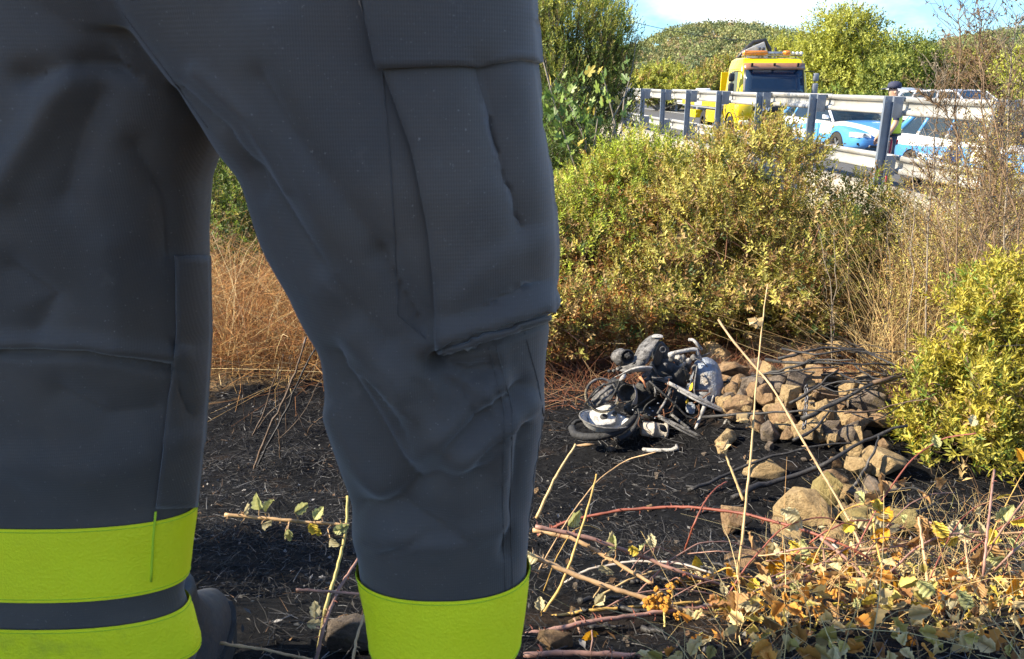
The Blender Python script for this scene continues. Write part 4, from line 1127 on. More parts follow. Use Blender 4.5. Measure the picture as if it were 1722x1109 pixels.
# ================================================================== stones
def rock_mat(name, lo, hi, soot):
    m, nt, b, out = new_mat(name)
    co = nt.nodes.new('ShaderNodeTexCoord').outputs['Object']
    oi = nt.nodes.new('ShaderNodeObjectInfo')
    ad = nt.nodes.new('ShaderNodeVectorMath'); nt.links.new(co, ad.inputs[0])
    cm = nt.nodes.new('ShaderNodeCombineXYZ')
    ml = nt.nodes.new('ShaderNodeMath'); ml.operation = 'MULTIPLY'; ml.inputs[1].default_value = 31.0; nt.links.new(oi.outputs['Random'], ml.inputs[0])
    nt.links.new(ml.outputs[0], cm.inputs[0]); nt.links.new(ml.outputs[0], cm.inputs[2]); nt.links.new(cm.outputs[0], ad.inputs[1])
    v = ad.outputs[0]
    n1 = tex_noise(nt, 2.6, 8, .7, vec=v); n2 = tex_noise(nt, 9, 8, .75, vec=v); n3 = tex_noise(nt, 1.6, 5, .6, vec=v)
    c = ramp(nt, [(.25, lo), (.75, hi)], n1)
    c = mix_rgb(nt, ramp(nt, [(.42, 0), (.62, .7)], n2), c, tuple(x * .55 for x in lo))
    c = mix_rgb(nt, ramp(nt, [(.56, 0), (.75, .55)], tex_noise(nt, 4.5, 6, .6, vec=v)), c, (.44, .33, .15))
    c = mix_rgb(nt, ramp(nt, [(.62 - soot * .3, 0), (.80 - soot * .22, .9)], n3), c, (.018, .016, .016))
    nt.links.new(c, b.inputs['Base Color']); b.inputs['Roughness'].default_value = .92; b.inputs['Specular IOR Level'].default_value = .2
    bump(nt, b, n2, 1.0, .05)
    return m
ROCKM = [rock_mat('ochre_stone', (.46, .31, .15), (.68, .50, .27), .14), rock_mat('brown_stone', (.33, .205, .11), (.54, .36, .20), .28), rock_mat('grey_stone', (.21, .17, .135), (.36, .28, .21), .3), rock_mat('mossy_stone', (.34, .26, .10), (.52, .42, .18), .12)]
rock_meshes = []
for k in range(10):
    bm = bmesh.new()
    rr = np.random.default_rng(100 + k)
    for _ in range(13 + k % 4):
        u = unit(rr.normal(size=3)) * rr.uniform(.72, 1.0)
        bm.verts.new(u * np.array([.5, .46, .42]))
    bmesh.ops.convex_hull(bm, input=list(bm.verts))
    bmesh.ops.delete(bm, geom=[v for v in bm.verts if not v.link_faces], context='VERTS')
    bmesh.ops.bevel(bm, geom=list(bm.edges), offset=.045, segments=2, affect='EDGES', profile=.6, clamp_overlap=True)
    bmesh.ops.triangulate(bm, faces=list(bm.faces))
    bmesh.ops.subdivide_edges(bm, edges=[e for e in bm.edges if e.calc_length() > .16], cuts=2, use_grid_fill=True)
    bmesh.ops.triangulate(bm, faces=list(bm.faces))
    for v in bm.verts:
        v.co *= 1 + .10 * mnoise.noise(v.co * 3.1 + Vector((k * 7, 0, 0))) + .05 * mnoise.noise(v.co * 9 + Vector((0, k * 5, 0)))
    me = bpy.data.meshes.new('stone'); bm.to_mesh(me); bm.free()
    sharp(me, 32); rock_meshes.append(me)
rock_cache = {}
def rock_mesh(i, mi):
    if (i, mi) not in rock_cache:
        me = rock_meshes[i].copy(); me.materials.append(ROCKM[mi]); rock_cache[(i, mi)] = me
    return rock_cache[(i, mi)]
def rock(px, py, w, h, mi, label, group=None, lift=0.0, sq=.85):
    p = hit(px, py + h * .30)
    dep = (p - CAM).dot(Vector((0, cP, -sP))); k = dep / F_PX
    o = link(bpy.data.objects.new('rock', rock_mesh(random.randrange(10), mi)))
    o.scale = (w * k * 1.38, (w + h) * .5 * k * sq * 1.38, h * k * 1.38)
    o.location = (p.x, p.y + .3 * h * k, gz(p.x, p.y + .3 * h * k) + h * k * (.34 + lift))
    o.rotation_euler = (random.uniform(-.25, .25), random.uniform(-.25, .25), random.uniform(0, 6.28) if abs(w - h) < 20 else random.uniform(-.3, .3))
    return tag(o, label, 'rock', group)
HG = 'rocks of the heap'
big = [(1195, 572, 66, 52, 1, 'large tan brown rock at the top left of the heap, behind the tank'), (1205, 605, 58, 52, 0, 'angular ochre rock just behind the silver tank'), (1218, 634, 56, 40, 1, 'brown rock right beside the silver tank'),
       (1280, 584, 66, 42, 0, 'ochre rock on top of the heap beside the tall stalk'), (1316, 590, 44, 42, 0, 'dark ochre rounded rock at the top of the heap'), (1347, 592, 54, 40, 0, 'pale ochre rock under the uppermost burnt branches'),
       (1275, 660, 62, 58, 2, 'grey brown rock in the middle of the heap'), (1335, 652, 66, 56, 2, 'broad grey rock behind the diagonal stem'), (1365, 628, 38, 30, 0, 'small bright ochre rock under the branches'),
       (1405, 640, 50, 36, 1, 'tan rock among the branches, right of the bright small one'), (1320, 716, 58, 54, 1, 'dark brown rock with shadowed right side above the ash'), (1298, 738, 38, 44, 2, 'grey brown upright rock at the foot of the heap'),
       (1420, 722, 52, 46, 0, 'ochre rock below the crossing burnt branches'), (1432, 742, 40, 36, 0, 'pale ochre rock just under another ochre one'), (1464, 697, 66, 66, 2, 'big grey brown rock at the right side of the heap'),
       (1388, 706, 52, 58, 0, 'tan rock in the middle below the branches'), (1288, 802, 68, 42, 0, 'flat tan rock lying alone in the ash'), (1348, 864, 92, 74, 0, 'largest ochre rock in the lower right foreground'),
       (1394, 842, 50, 86, 3, 'tall mossy rock standing behind the largest ochre one'), (1326, 898, 64, 42, 0, 'ochre rock below the largest one'), (1412, 902, 44, 36, 0, 'small tan rock at the lower front right of the largest one'),
       (1448, 886, 56, 62, 3, 'yellow mossy rock under the right shrub'), (1462, 852, 56, 44, 0, 'ochre rock half under the right shrub'), (1492, 790, 78, 66, 0, 'big ochre rock beneath the forked burnt branch'),
       (1502, 886, 92, 52, 3, 'wide mossy rock at the foot of the right shrub'), (1237, 880, 74, 60, 1, 'dark slab of rock sunk in the ash left of the largest rock'), (1272, 944, 92, 34, 1, 'sooty flat rock behind the tall stalk in the ash'),
       (940, 1082, 66, 34, 1, 'tan stone low beside the bright trouser cuff'), (592, 1084, 110, 74, 2, 'grey rock low between the trouser legs'), (1256, 692, 36, 34, 0, 'small orange ochre rock right of the wreck'), (1240, 646, 34, 34, 2, 'small dark rock right of the tank')]
for r_ in big: rock(*r_)
def stone_label(px, py, s, mi_):
    size = 'small' if s < 28 else ('medium sized' if s < 37 else 'larger')
    tone = ('ochre', 'brown', 'grey brown')[mi_]
    col_ = 'near the silver tank' if px < 1285 else 'left of the chain' if px < 1350 else 'just right of the chain' if px < 1420 else 'by the right shrub'
    row_ = 'at the top of the heap' if py < 630 else 'in the upper heap' if py < 690 else 'in the middle of the heap' if py < 750 else 'at the foot of the heap' if py < 820 else 'in front of the heap'
    return f'{size} {tone} stone {row_}, {col_}'
for i in range(130):
    a = random.random()
    px = random.uniform(1215, 1500); py = random.uniform(575, 900)
    if py > 760 and px < 1380: continue
    s = random.uniform(20, 46)
    mi_ = random.choice((0, 0, 0, 1, 1, 2)); rock(px, py, s * random.uniform(.9, 1.4), s, mi_, stone_label(px, py, s, mi_), HG, random.uniform(-.1, .3))
for i in range(26):
    px = random.uniform(900, 1500); py = random.uniform(760, 1100); s = random.uniform(8, 18)
    mi_ = random.choice((1, 2, 2)); rock(px, py, s * 1.3, s, mi_, f"{'tiny' if s < 13 else 'small'} {('', 'brown', 'grey')[mi_]} stone in the ash {'beside the trouser leg' if px < 1050 else 'below the wreck' if px < 1200 else 'near the tall straw stalk' if px < 1350 else 'below the right shrub'}, {'far' if py < 870 else 'nearer' if py < 980 else 'among the brambles'}", 'stones in the ash')

# ================================================================== burnt branches
CHARW = []
def char_mat(name, lo, hi, ashy):
    m, nt, b, out = new_mat(name)
    n1 = tex_noise(nt, 7, 7, .7); n2 = tex_noise(nt, 30, 5, .7)
    c = ramp(nt, [(.3, lo), (.7, hi)], n1)
    c = mix_rgb(nt, ramp(nt, [(.60 - ashy * .2, 0), (.74 - ashy * .15, .8)], n2), c, (.17, .155, .14))
    nt.links.new(c, b.inputs['Base Color']); b.inputs['Roughness'].default_value = .6
    bump(nt, b, n2, .7, .01); return m
CHARW = [char_mat('charred_wood', (.010, .009, .009), (.028, .025, .024), .0), char_mat('charred_grey_wood', (.010, .010, .0095), (.04, .035, .031), .15), char_mat('singed_wood', (.05, .028, .016), (.14, .085, .045), .2)]
def branch_obj(name, label, P, r0, m_, group, forks=0, cat='branch', r1=.45):
    C = np.array([tuple(p) for p in P]); n = max(8, len(C) * 3)
    s = np.concatenate([[0], np.cumsum(np.linalg.norm(np.diff(C, axis=0), axis=1))]); s /= s[-1]
    tt_ = np.linspace(0, 1, n); Q = np.stack([np.interp(tt_, s, C[:, i]) for i in range(3)], 1)
    Q[1:-1] = .25 * Q[:-2] + .5 * Q[1:-1] + .25 * Q[2:]
    Q += rng.normal(size=Q.shape) * r0 * .35
    mb = MB(); rad = np.linspace(r0, r0 * r1, n) * rng.uniform(.82, 1.18, n)
    mb.tube(Q, list(rad), 7)
    L = np.linalg.norm(Q[-1] - Q[0])
    for k in range(forks):
        i = random.randrange(1, n - 2); d = unit(Q[i + 1] - Q[i]) + rng.normal(size=3) * .55; d[2] += .15; l = L * random.uniform(.12, .3)
        mb.tube([Q[i] + d * l * f + rng.normal(size=3) * r0 * .5 * (f > 0) for f in (0, .3, .6, 1)], [r0 * .5, r0 * .42, r0 * .32, r0 * .18], 5)
    return tag(mb.build(name, m_, smooth=True, fix=False), label, cat, group)
def z4(x, y): return 1180 + x / 2.773, 520 + y / 2.773
def on_heap(rows):
    out = []
    for x, y, lift in rows:
        px, py = z4(x, y); out.append(hit(px, py, lift))
    return out
BR = [([(0, 505, .12), (250, 488, .16), (480, 470, .2), (700, 475, .22)], .0085, 0, 'long straight burnt branch lying level across the middle of the heap'),
      ([(-60, 850, .04), (120, 770, .06), (300, 690, .10), (560, 632, .14), (700, 626, .14)], .0095, 0, 'thinner of the two burnt branches sloping up from the ash'),
      ([(140, 870, .04), (300, 815, .07), (480, 770, .1), (620, 700, .16), (820, 580, .24), (960, 540, .28)], .0145, 1, 'thickest burnt branch sloping up from the ash to the right'),
      ([(470, 520, .16), (640, 420, .24), (780, 360, .3), (980, 300, .3)], .0125, 0, 'thick burnt branch rising to the right at the top of the heap'),
      ([(170, 125, .08), (400, 152, .12), (600, 165, .2), (800, 205, .25), (1000, 305, .25)], .0105, 0, 'uppermost long burnt branch arching over the heap'),
      ([(300, 232, .15), (420, 252, .18), (640, 248, .22), (880, 262, .26)], .0105, 1, 'forked burnt branch lying level near the top of the heap'),
      ([(360, 232, .18), (480, 200, .2), (570, 180, .22), (760, 190, .26)], .0095, 0, 'curved burnt branch under the uppermost arch'),
      ([(290, 305, .12), (420, 270, .18), (560, 232, .22), (720, 240, .26)], .009, 1, 'burnt branch ending in a twisted tip above the bright ochre rock'),
      ([(70, 350, .10), (250, 312, .14), (450, 285, .2), (640, 268, .22)], .008, 0, 'thin burnt branch reaching left to touch the silver tank'),
      ([(410, 440, .14), (530, 368, .2), (640, 280, .26)], .009, 0, 'short burnt branch climbing steeply in the middle'),
      ([(430, 612, .12), (540, 556, .16), (600, 470, .2)], .009, 0, 'short bent burnt branch in front of the tan rock'),
      ([(680, 870, .06), (760, 750, .12), (810, 660, .2), (822, 590, .24)], .008, 0, 'curved thin burnt branch hanging down in front of the big ochre rock'),
      ([(470, 40, .15), (640, 130, .2), (800, 212, .25), (960, 292, .25)], .008, 0, 'thin burnt branch slanting down from the shrub to the right'),
      ([(620, 30, .2), (760, 130, .25), (900, 232, .25)], .0075, 0, 'thin burnt branch slanting steeply at the back of the heap'),
      ([(740, 20, .2), (860, 140, .25), (960, 262, .25)], .007, 1, 'forked thin burnt branch at the back right of the heap'),
      ([(860, 1060, .03), (960, 982, .06), (1080, 912, .08)], .009, 0, 'burnt branch low under the right shrub, upper one'),
      ([(800, 1052, .03), (900, 1002, .05), (1000, 942, .08), (1095, 900, .1)], .008, 0, 'burnt branch low under the right shrub, lower one'),
      ([(945, 166, .3), (1020, 150, .3), (1105, 128, .3)], .0065, 0, 'short dark branch sticking out right of the heap top'),
      ([(880, 845, .1), (1010, 830, .14), (1085, 890, .12)], .0065, 0, 'bowed dark branch under the right shrub')]
for k, (rows, r, fk, l_) in enumerate(BR):
    branch_obj('burnt_branch', l_, on_heap(rows), r, CHARW[k % 2], 'burnt branches on the heap', fk)
for i in range(26):                                    # the fan of thinner ones
    ex, ey = 930 + random.gauss(0, 90), 290 + random.gauss(0, 60)
    a = random.gauss(3.05, .5); L = random.uniform(200, 520)
    sx, sy = ex + math.cos(a) * L, ey - math.sin(a) * L * .55 - random.uniform(-20, 60)
    lf = random.uniform(.12, .34)
    branch_obj('burnt_branch', f"thin burnt stick of the fan on the heap, {'long' if L > 400 else 'short' if L < 280 else 'middling'}, {'lying low' if lf < .2 else 'raised' if lf < .28 else 'topmost'}, {'steep' if abs(a - 3.05) > .5 else 'slanting' if a < 3.05 else 'near level'}", on_heap([(sx, sy, lf * .7), (sx * .7 + ex * .3, sy * .7 + ey * .3 + random.gauss(0, 26), lf * random.uniform(.5, 1.1)), (sx * .35 + ex * .65, sy * .35 + ey * .65 + random.gauss(0, 22), lf * random.uniform(.7, 1.2)), (ex, ey, lf)]), random.uniform(.0035, .0075), CHARW[random.choice((0, 0, 1, 1, 2))], 'thin sticks of the fan', random.choice((0, 0, 1)))
branch_obj('singed_branch', 'short orange brown singed branch stub at the right end of the fan', on_heap([(800, 350, .3), (880, 325, .32), (965, 292, .3)]), .011, CHARW[2], None)
for i in range(26):                                    # sticks lying in the ash
    px, py = random.uniform(920, 1400), random.uniform(780, 1060); a = random.uniform(-.5, .5); L = random.uniform(20, 70)
    branch_obj('charred_stick', f"charred stick lying in the ash {'beside the trouser leg' if px < 1040 else 'below the wreck' if px < 1180 else 'left of the tall straw stalk' if px < 1260 else 'right of the tall straw stalk'}, {'far back' if py < 850 else 'in the middle' if py < 950 else 'near the brambles'}", [hit(px + math.cos(a) * L * f, py + math.sin(a) * L * f * .5, .015) for f in (0, .5, 1)], random.uniform(.003, .008), CHARW[random.choice((0, 0, 1))], 'sticks in the ash')
# chain hanging over the heap
CHAINM = mat('chain_steel', (.12, .12, .13), .5, metal=.5, var=.3, scale=10)
ch = empty('chain', hit(1352, 715, .1), 0, 'short grey steel chain hanging down between the rocks', 'chain')
cp = [hit(*z4(x, y), .16) for x, y in ((487, 365), (490, 400), (488, 440), (484, 480), (482, 515), (478, 550))]
for k in range(len(cp) * 2 - 1):
    a = cp[k // 2]; b_ = cp[min(k // 2 + 1, len(cp) - 1)]; p = a.lerp(b_, .5 * (k % 2))
    mb = MB(); mb.tube([(.008 * math.cos(t), 0, .015 * math.sin(t)) for t in np.linspace(0, 2 * math.pi, 13)], .004, 6, False)
    o = mb.build('chain_link', CHAINM, smooth=True); o.location = p; o.rotation_euler = (.3, 0, (k % 2) * 1.57 + .3); world_child(o, ch)

# ================================================================== burnt motorcycle
WD = 5.35
wp = hit(1100, 740)
WREF = (wp - CAM).dot(Vector((0, cP, -sP)))            # depth of the wreck's front edge
def z3(x, y, d=0.0): return at(920 + x / 3.962, 520 + y / 3.962, WREF + d)
KZ = WREF / F_PX / 3.962                               # metres per sketch unit
def metal(name, lo, hi, sootamt, rough=.55, metallic=.3, tint=None):
    m, nt, b, out = new_mat(name)
    n1 = tex_noise(nt, 16, 9, .7); n2 = tex_noise(nt, 34, 9, .72, distort=.6); n3 = tex_noise(nt, 9, 7, .65)
    c = ramp(nt, [(.3, lo), (.7, hi)], n1)
    if tint: c = mix_rgb(nt, ramp(nt, [(.5, 0), (.68, .8)], n3), c, tint)
    c = mix_rgb(nt, ramp(nt, [(.66 - sootamt * .35, 0), (.80 - sootamt * .3, .92)], n2), c, (.016, .015, .015))
    nt.links.new(c, b.inputs['Base Color']); b.inputs['Metallic'].default_value = metallic
    nt.links.new(ramp(nt, [(.3, rough - .15), (.7, rough + .2)], n2), b.inputs['Roughness'])
    bump(nt, b, n2, .85, .014); return m
PALE = metal('burnt_aluminium', (.24, .23, .22), (.46, .44, .41), .42, .65, .15)
ASHY = metal('ash_grey_metal', (.06, .058, .056), (.24, .23, .22), .6, .75, .1)
SOOT = metal('sooty_metal', (.008, .008, .008), (.03, .029, .028), .3, .6, .1, (.06, .057, .054))
TANK = metal('tank_steel', (.17, .20, .25), (.30, .33, .37), .22, .42, .5, (.22, .165, .10))
WHITEM = metal('white_shell', (.40, .385, .36), (.58, .56, .52), .34, .55, .0)
BLACKR = metal('burnt_rubber', (.010, .010, .011), (.03, .03, .032), .1, .7, .0)
RUSTM = metal('rusty_wire', (.12, .05, .025), (.22, .10, .05), .2, .8, .2)
TOOTH = metal('tooth_steel', (.25, .20, .12), (.40, .33, .2), .2)
FLAKE = metal('ash_flake', (.30, .33, .38), (.5, .52, .56), .2)
YELP = metal('yellow_remnant', (.62, .38, .01), (.75, .5, .03), .1, .5, .0)
moto = empty('burnt_motorcycle', (wp.x, wp.y, wp.z), 0, 'burnt out wreck of a motorcycle lying in black ash against the rocks', 'motorcycle')
def wpart(mb, name, m_, sm=True, **k):
    o = mb.build(name, m_, None, smooth=sm, **k); return world_child(o, moto)
def wtube(name, rows, r, m_, sides=8, r1=None, ben=0.0):
    P = [z3(*q_) for q_ in rows]
    if len(P) > 2:
        C = np.array([tuple(p) for p in P]); s = np.linspace(0, 1, len(C)); t = np.linspace(0, 1, len(C) * 4)
        Q = np.stack([np.interp(t, s, C[:, i]) for i in range(3)], 1)
        for _ in range(3): Q[1:-1] = .25 * Q[:-2] + .5 * Q[1:-1] + .25 * Q[2:]
    else:
        Q = np.array([tuple(P[0].lerp(P[1], t)) for t in np.linspace(0, 1, 6)]); Q[1:-1] += rng.normal(size=(4, 3)) * r * KZ * .12
    mb = MB(); mb.tube(Q, list(np.linspace(r, r1 or r, len(Q)) * KZ), sides)
    return wpart(mb, name, m_)
def sheet(name, rows, m_, thick=.006, sub=2, noise_=.004):
    """curved sheet through rows of (x,y,depth) points"""
    mb = MB(); mb.grid([[z3(*p) + Vector(rng.normal(size=3) * noise_) for p in r] for r in rows])
    return wpart(mb, name, m_, True, solid=thick, sub=sub)
def blob(name, c, rx, ry, rz, m_, seed, amp=.3, lev=3):
    bm = bmesh.new(); bmesh.ops.create_icosphere(bm, subdivisions=lev, radius=1)
    for v in bm.verts:
        n = mnoise.noise(v.co * 2.2 + Vector((seed, 0, 0))) * amp + mnoise.noise(v.co * 6 + Vector((0, seed, 0))) * amp * .5
        n += mnoise.noise(v.co * 14 + Vector((seed, seed, 0))) * amp * .3
        v.co = v.co * (1 + n); v.co = Vector((v.co.x * rx * KZ, v.co.y * ry * KZ, v.co.z * rz * KZ))
    mb = MB(); mb.addbm(bm, z3(*c)); return wpart(mb, name, m_, True)
# saddle shell: S-curved sheet rising to the right, lip folded over
sheet('saddle_shell', [[(690, 180, .28), (730, 168, .24), (775, 178, .20)], [(640, 205, .24), (690, 215, .16), (745, 215, .14)], [(600, 260, .20), (665, 275, .10), (700, 270, .12)], [(575, 320, .16), (640, 330, .06), (680, 345, .10)], [(500, 365, .14), (580, 372, .03), (640, 390, .06)], [(430, 400, .14), (500, 415, .02), (560, 425, .04)]], ASHY, .008)
sheet('saddle_lip', [[(700, 176, .22), (735, 163, .18), (772, 172, .16)], [(690, 192, .18), (735, 185, .13), (778, 200, .14)]], PALE, .01)
sheet('saddle_side', [[(745, 200, .14), (790, 230, .22)], [(715, 290, .11), (780, 300, .2)], [(690, 360, .08), (760, 390, .18)]], SOOT, .006)
# blackened lamp housing
blob('lamp_housing', (492, 318, .12), 68, 60, 55, ASHY, 3, .16)
mb = MB(); d_ = (z3(540, 318, .0) - z3(470, 300, .14)).normalized().to_track_quat('Z', 'Y').to_matrix()
mb.lathe([(48 * KZ, 0), (52 * KZ, 12 * KZ), (44 * KZ, 22 * KZ), (38 * KZ, 6 * KZ), (10 * KZ, -14 * KZ), (0, -14 * KZ)], z3(528, 318, .02), 'Z', 20, d_); wpart(mb, 'lamp_rim', SOOT)
blob('lamp_socket', (538, 312, .0), 24, 22, 22, SOOT, 8, .4)
for k in range(9):
    blob('melted_lump', (425 + k * 18 + random.gauss(0, 8), 395 + random.gauss(0, 12), .08), 14, 14, 12, ASHY if k % 2 else SOOT, 20 + k, .5, 2)
# beak of the front mudguard
sheet('mudguard', [[(430, 470, .05), (450, 452, .0), (470, 450, .02)], [(520, 425, .02), (530, 408, -.05), (540, 398, .0)], [(610, 415, .02), (620, 385, -.06), (625, 372, .0)], [(690, 425, .05), (705, 395, -.02), (715, 385, .03)]], PALE, .008)
sheet('mudguard_tip', [[(470, 470, -.02), (495, 440, -.06), (525, 420, -.03)], [(480, 480, -.02), (508, 470, -.07), (530, 450, -.04)]], PALE, .012)
# engine and dark inner clutter
for k, (x, y, d, a, b_, c_, m_) in enumerate([(760, 300, .25, 60, 60, 80, SOOT), (770, 420, .22, 110, 90, 90, SOOT), (860, 460, .2, 90, 80, 90, SOOT), (670, 560, .13, 105, 80, 110, SOOT), (820, 600, .16, 130, 90, 120, SOOT), (940, 600, .2, 70, 60, 90, SOOT), (900, 380, .26, 60, 60, 60, SOOT), (590, 660, .14, 80, 60, 50, SOOT), (720, 690, .10, 150, 80, 55, SOOT), (890, 720, .16, 110, 70, 45, SOOT), (1000, 720, .15, 90, 60, 50, SOOT), (460, 520, .14, 70, 60, 60, SOOT)]):
    blob('engine_block' if k < 7 else 'charred_remains', (x, y, d), a, b_, c_, m_, 40 + k, .32)
for k in range(7):                                     # cooling fins
    mb = MB(); c = z3(760, 470 + k * 15, .06); mb.cbox(c, (120 * KZ, 90 * KZ, 5 * KZ), .002, Matrix.Rotation(.25, 3, 'Y')); wpart(mb, 'cooling_fin', SOOT, False)
mb = MB(); mb.lathe([(22 * KZ, -4 * KZ), (22 * KZ, 4 * KZ), (15 * KZ, 5 * KZ), (15 * KZ, -5 * KZ), (22 * KZ, -4 * KZ)], z3(772, 270, .08), 'Y', 20); wpart(mb, 'ring', ASHY)
# dark cup with a pale rim
rot = Matrix.Rotation(-.5, 3, 'Z') @ Matrix.Rotation(1.25, 3, 'X')
mb = MB(); mb.lathe([(0, -70 * KZ), (52 * KZ, -66 * KZ), (62 * KZ, 0), (66 * KZ, 6 * KZ), (60 * KZ, 8 * KZ), (50 * KZ, -50 * KZ), (0, -54 * KZ)], z3(535, 560, .04), 'Z', 26, rot); wpart(mb, 'instrument_cup', SOOT)
sheet('cup_bracket', [[(560, 490, .0), (590, 500, .03)], [(590, 550, -.03), (610, 560, .02)], [(585, 610, -.03), (612, 620, .02)], [(560, 640, -.02), (590, 650, .02)]], PALE, .006)
# wheel disc with toothed edge
disc = Matrix.Rotation(.35, 3, 'Y') @ Matrix.Rotation(1.0, 3, 'X')
mb = MB()
mb.lathe([(a * KZ, b_ * KZ) for a, b_ in ((120, 0), (120, 8), (104, 8), (104, 0), (120, 0))], z3(365, 575, .06), 'Z', 40, disc)
wheel = wpart(mb, 'wheel_ring', ASHY)
for k in range(30):
    a = math.pi * (1.0 + k / 30)
    tb = MB(); p = z3(365, 575, .06) + disc @ Vector((118 * KZ * math.cos(a), 118 * KZ * math.sin(a), 8 * KZ)); tb.box(p, (8 * KZ, 8 * KZ, 14 * KZ), disc @ Matrix.Rotation(a, 3, 'Z'))
    t = tb.build('tooth', TOOTH); world_child(t, moto)
for x0, y0, x1, y1 in ((300, 620, 430, 510), (290, 590, 380, 500), (330, 640, 450, 540)):
    wtube('spoke', [(x0, y0, .05), ((x0 + x1) / 2, (y0 + y1) / 2, .0), (x1, y1, .06)], 9, ASHY, 6)
wtube('brake_hose', [(250, 640, .02), (330, 520, -.02), (440, 490, -.02), (490, 470, -.02), (450, 560, -.05), (420, 610, -.05)], 6, SOOT, 6)
# headlamp bowl: white inside, with two holes, resting on the tyre
bowl_rot = Matrix.Rotation(.12, 3, 'Y') @ Matrix.Rotation(-.04, 3, 'X')
bc = z3(385, 745, .0)
mb = MB(); mb.lathe([(0, -62 * KZ), (90 * KZ, -60 * KZ), (135 * KZ, -36 * KZ), (162 * KZ, 0), (170 * KZ, 6 * KZ), (172 * KZ, 14 * KZ), (160 * KZ, 14 * KZ), (150 * KZ, 4 * KZ), (122 * KZ, -30 * KZ), (80 * KZ, -50 * KZ), (0, -52 * KZ)], bc, 'Z', 44, bowl_rot)
bowl = wpart(mb, 'lamp_bowl', WHITEM)
mb = MB(); mb.lathe([(171 * KZ, 6 * KZ), (177 * KZ, 9 * KZ), (177 * KZ, 18 * KZ), (168 * KZ, 19 * KZ), (166 * KZ, 12 * KZ)], bc, 'Z', 44, bowl_rot); wpart(mb, 'bowl_rim', ASHY)
sheet('reflector_plate', [[(255, 700, .10), (335, 655, .12), (425, 618, .13)], [(262, 735, .055), (350, 720, .06), (462, 682, .075)], [(275, 775, .01), (370, 785, .0), (478, 765, .02)]], WHITEM, .006, 1, .003)
for x, y, r_ in ((379, 722, 25), (450, 697, 15)):
    mb = MB(); mb.lathe([(0, -6 * KZ), (r_ * .9 * KZ, -6 * KZ), (r_ * KZ, 0), (r_ * 1.12 * KZ, 2 * KZ), (r_ * KZ, 3 * KZ), (0, 2 * KZ)], z3(x, y, .048), 'Y', 20, Matrix.Rotation(-.75, 3, 'X')); wpart(mb, 'bulb_hole', SOOT)
# collapsed tyre curled round the bowl
wtube('tyre', [(165, 790, .06), (180, 840, .0), (260, 855, -.06), (380, 850, -.10), (480, 815, -.10), (550, 760, -.06), (590, 720, .0)], 27, BLACKR, 10, 22)
wtube('tyre_bead', [(480, 865, -.10), (540, 840, -.10), (590, 780, -.08), (610, 740, -.04)], 18, BLACKR, 8, 14)
wtube('tyre_bead', [(170, 770, .1), (200, 745, .12), (260, 740, .14)], 14, BLACKR, 8)
# exhaust can
mb = MB(); er = Matrix.Rotation(.12, 3, 'Y')
cx0 = z3(715, 805, -.03)
prof = [(0, -88), (40, -88), (48, -80), (50, -20), (54, -18), (54, -8), (50, -6), (46, 60), (56, 66), (56, 84), (48, 84), (40, 30), (0, 30)]
mb.lathe([(a * KZ, b_ * KZ) for a, b_ in prof], cx0, 'X', 24, er); wpart(mb, 'exhaust_can', metal('can_metal', (.33, .29, .24), (.50, .45, .38), .22, .6, .2))
sheet('can_tear', [[(735, 765, -.10), (790, 770, -.08)], [(740, 780, -.115), (800, 800, -.09)], [(745, 810, -.115), (815, 835, -.09)]], SOOT, .004)
# fuel tank: a teardrop shell with a seam, open under the front
mb = MB(); rings = []
tc = z3(1085, 500, .10)
for k, (y, wl, wr, dp) in enumerate([(322, 8, 8, 8), (335, 55, 40, 40), (360, 85, 70, 75), (410, 98, 88, 105), (470, 104, 95, 120), (530, 106, 96, 122), (580, 102, 92, 112), (620, 90, 84, 90), (645, 60, 60, 55), (652, 10, 10, 10)]):
    cx_ = 1050 + (y - 322) * .10; c = z3(cx_ + 12, y, .10)
    rings.append([c + Vector((math.cos(t) * (wr if math.cos(t) > 0 else wl) * KZ, math.sin(t) * dp * KZ * .8, 0)) for t in np.linspace(0, 2 * math.pi, 28, endpoint=False)])
mb.loft(rings); wpart(mb, 'fuel_tank', TANK)
wtube('tank_seam', [(1000, 380, -.02), (985, 470, -.05), (978, 560, -.05), (1010, 600, -.06)], 5, ASHY, 6)
sheet('tank_side_panel', [[(1000, 370, .04), (985, 400, .12)], [(965, 470, .02), (940, 480, .12)], [(940, 540, .04), (915, 560, .14)], [(925, 620, .06), (900, 640, .14)]], TANK, .006)
sheet('yellow_patch', [[(980, 485, -.025), (965, 500, -.01), (955, 515, .01)], [(975, 545, -.035), (958, 550, -.02), (945, 555, .0)]], YELP, .006)
sheet('lower_panel', [[(930, 610, .03), (1000, 620, .02)], [(920, 660, .03), (990, 680, .02)], [(925, 690, .03), (980, 710, .02)]], TANK, .006)
sheet('yellow_patch', [[(925, 595, .0), (945, 590, .0)], [(920, 640, .0), (940, 630, .0)]], YELP, .006)
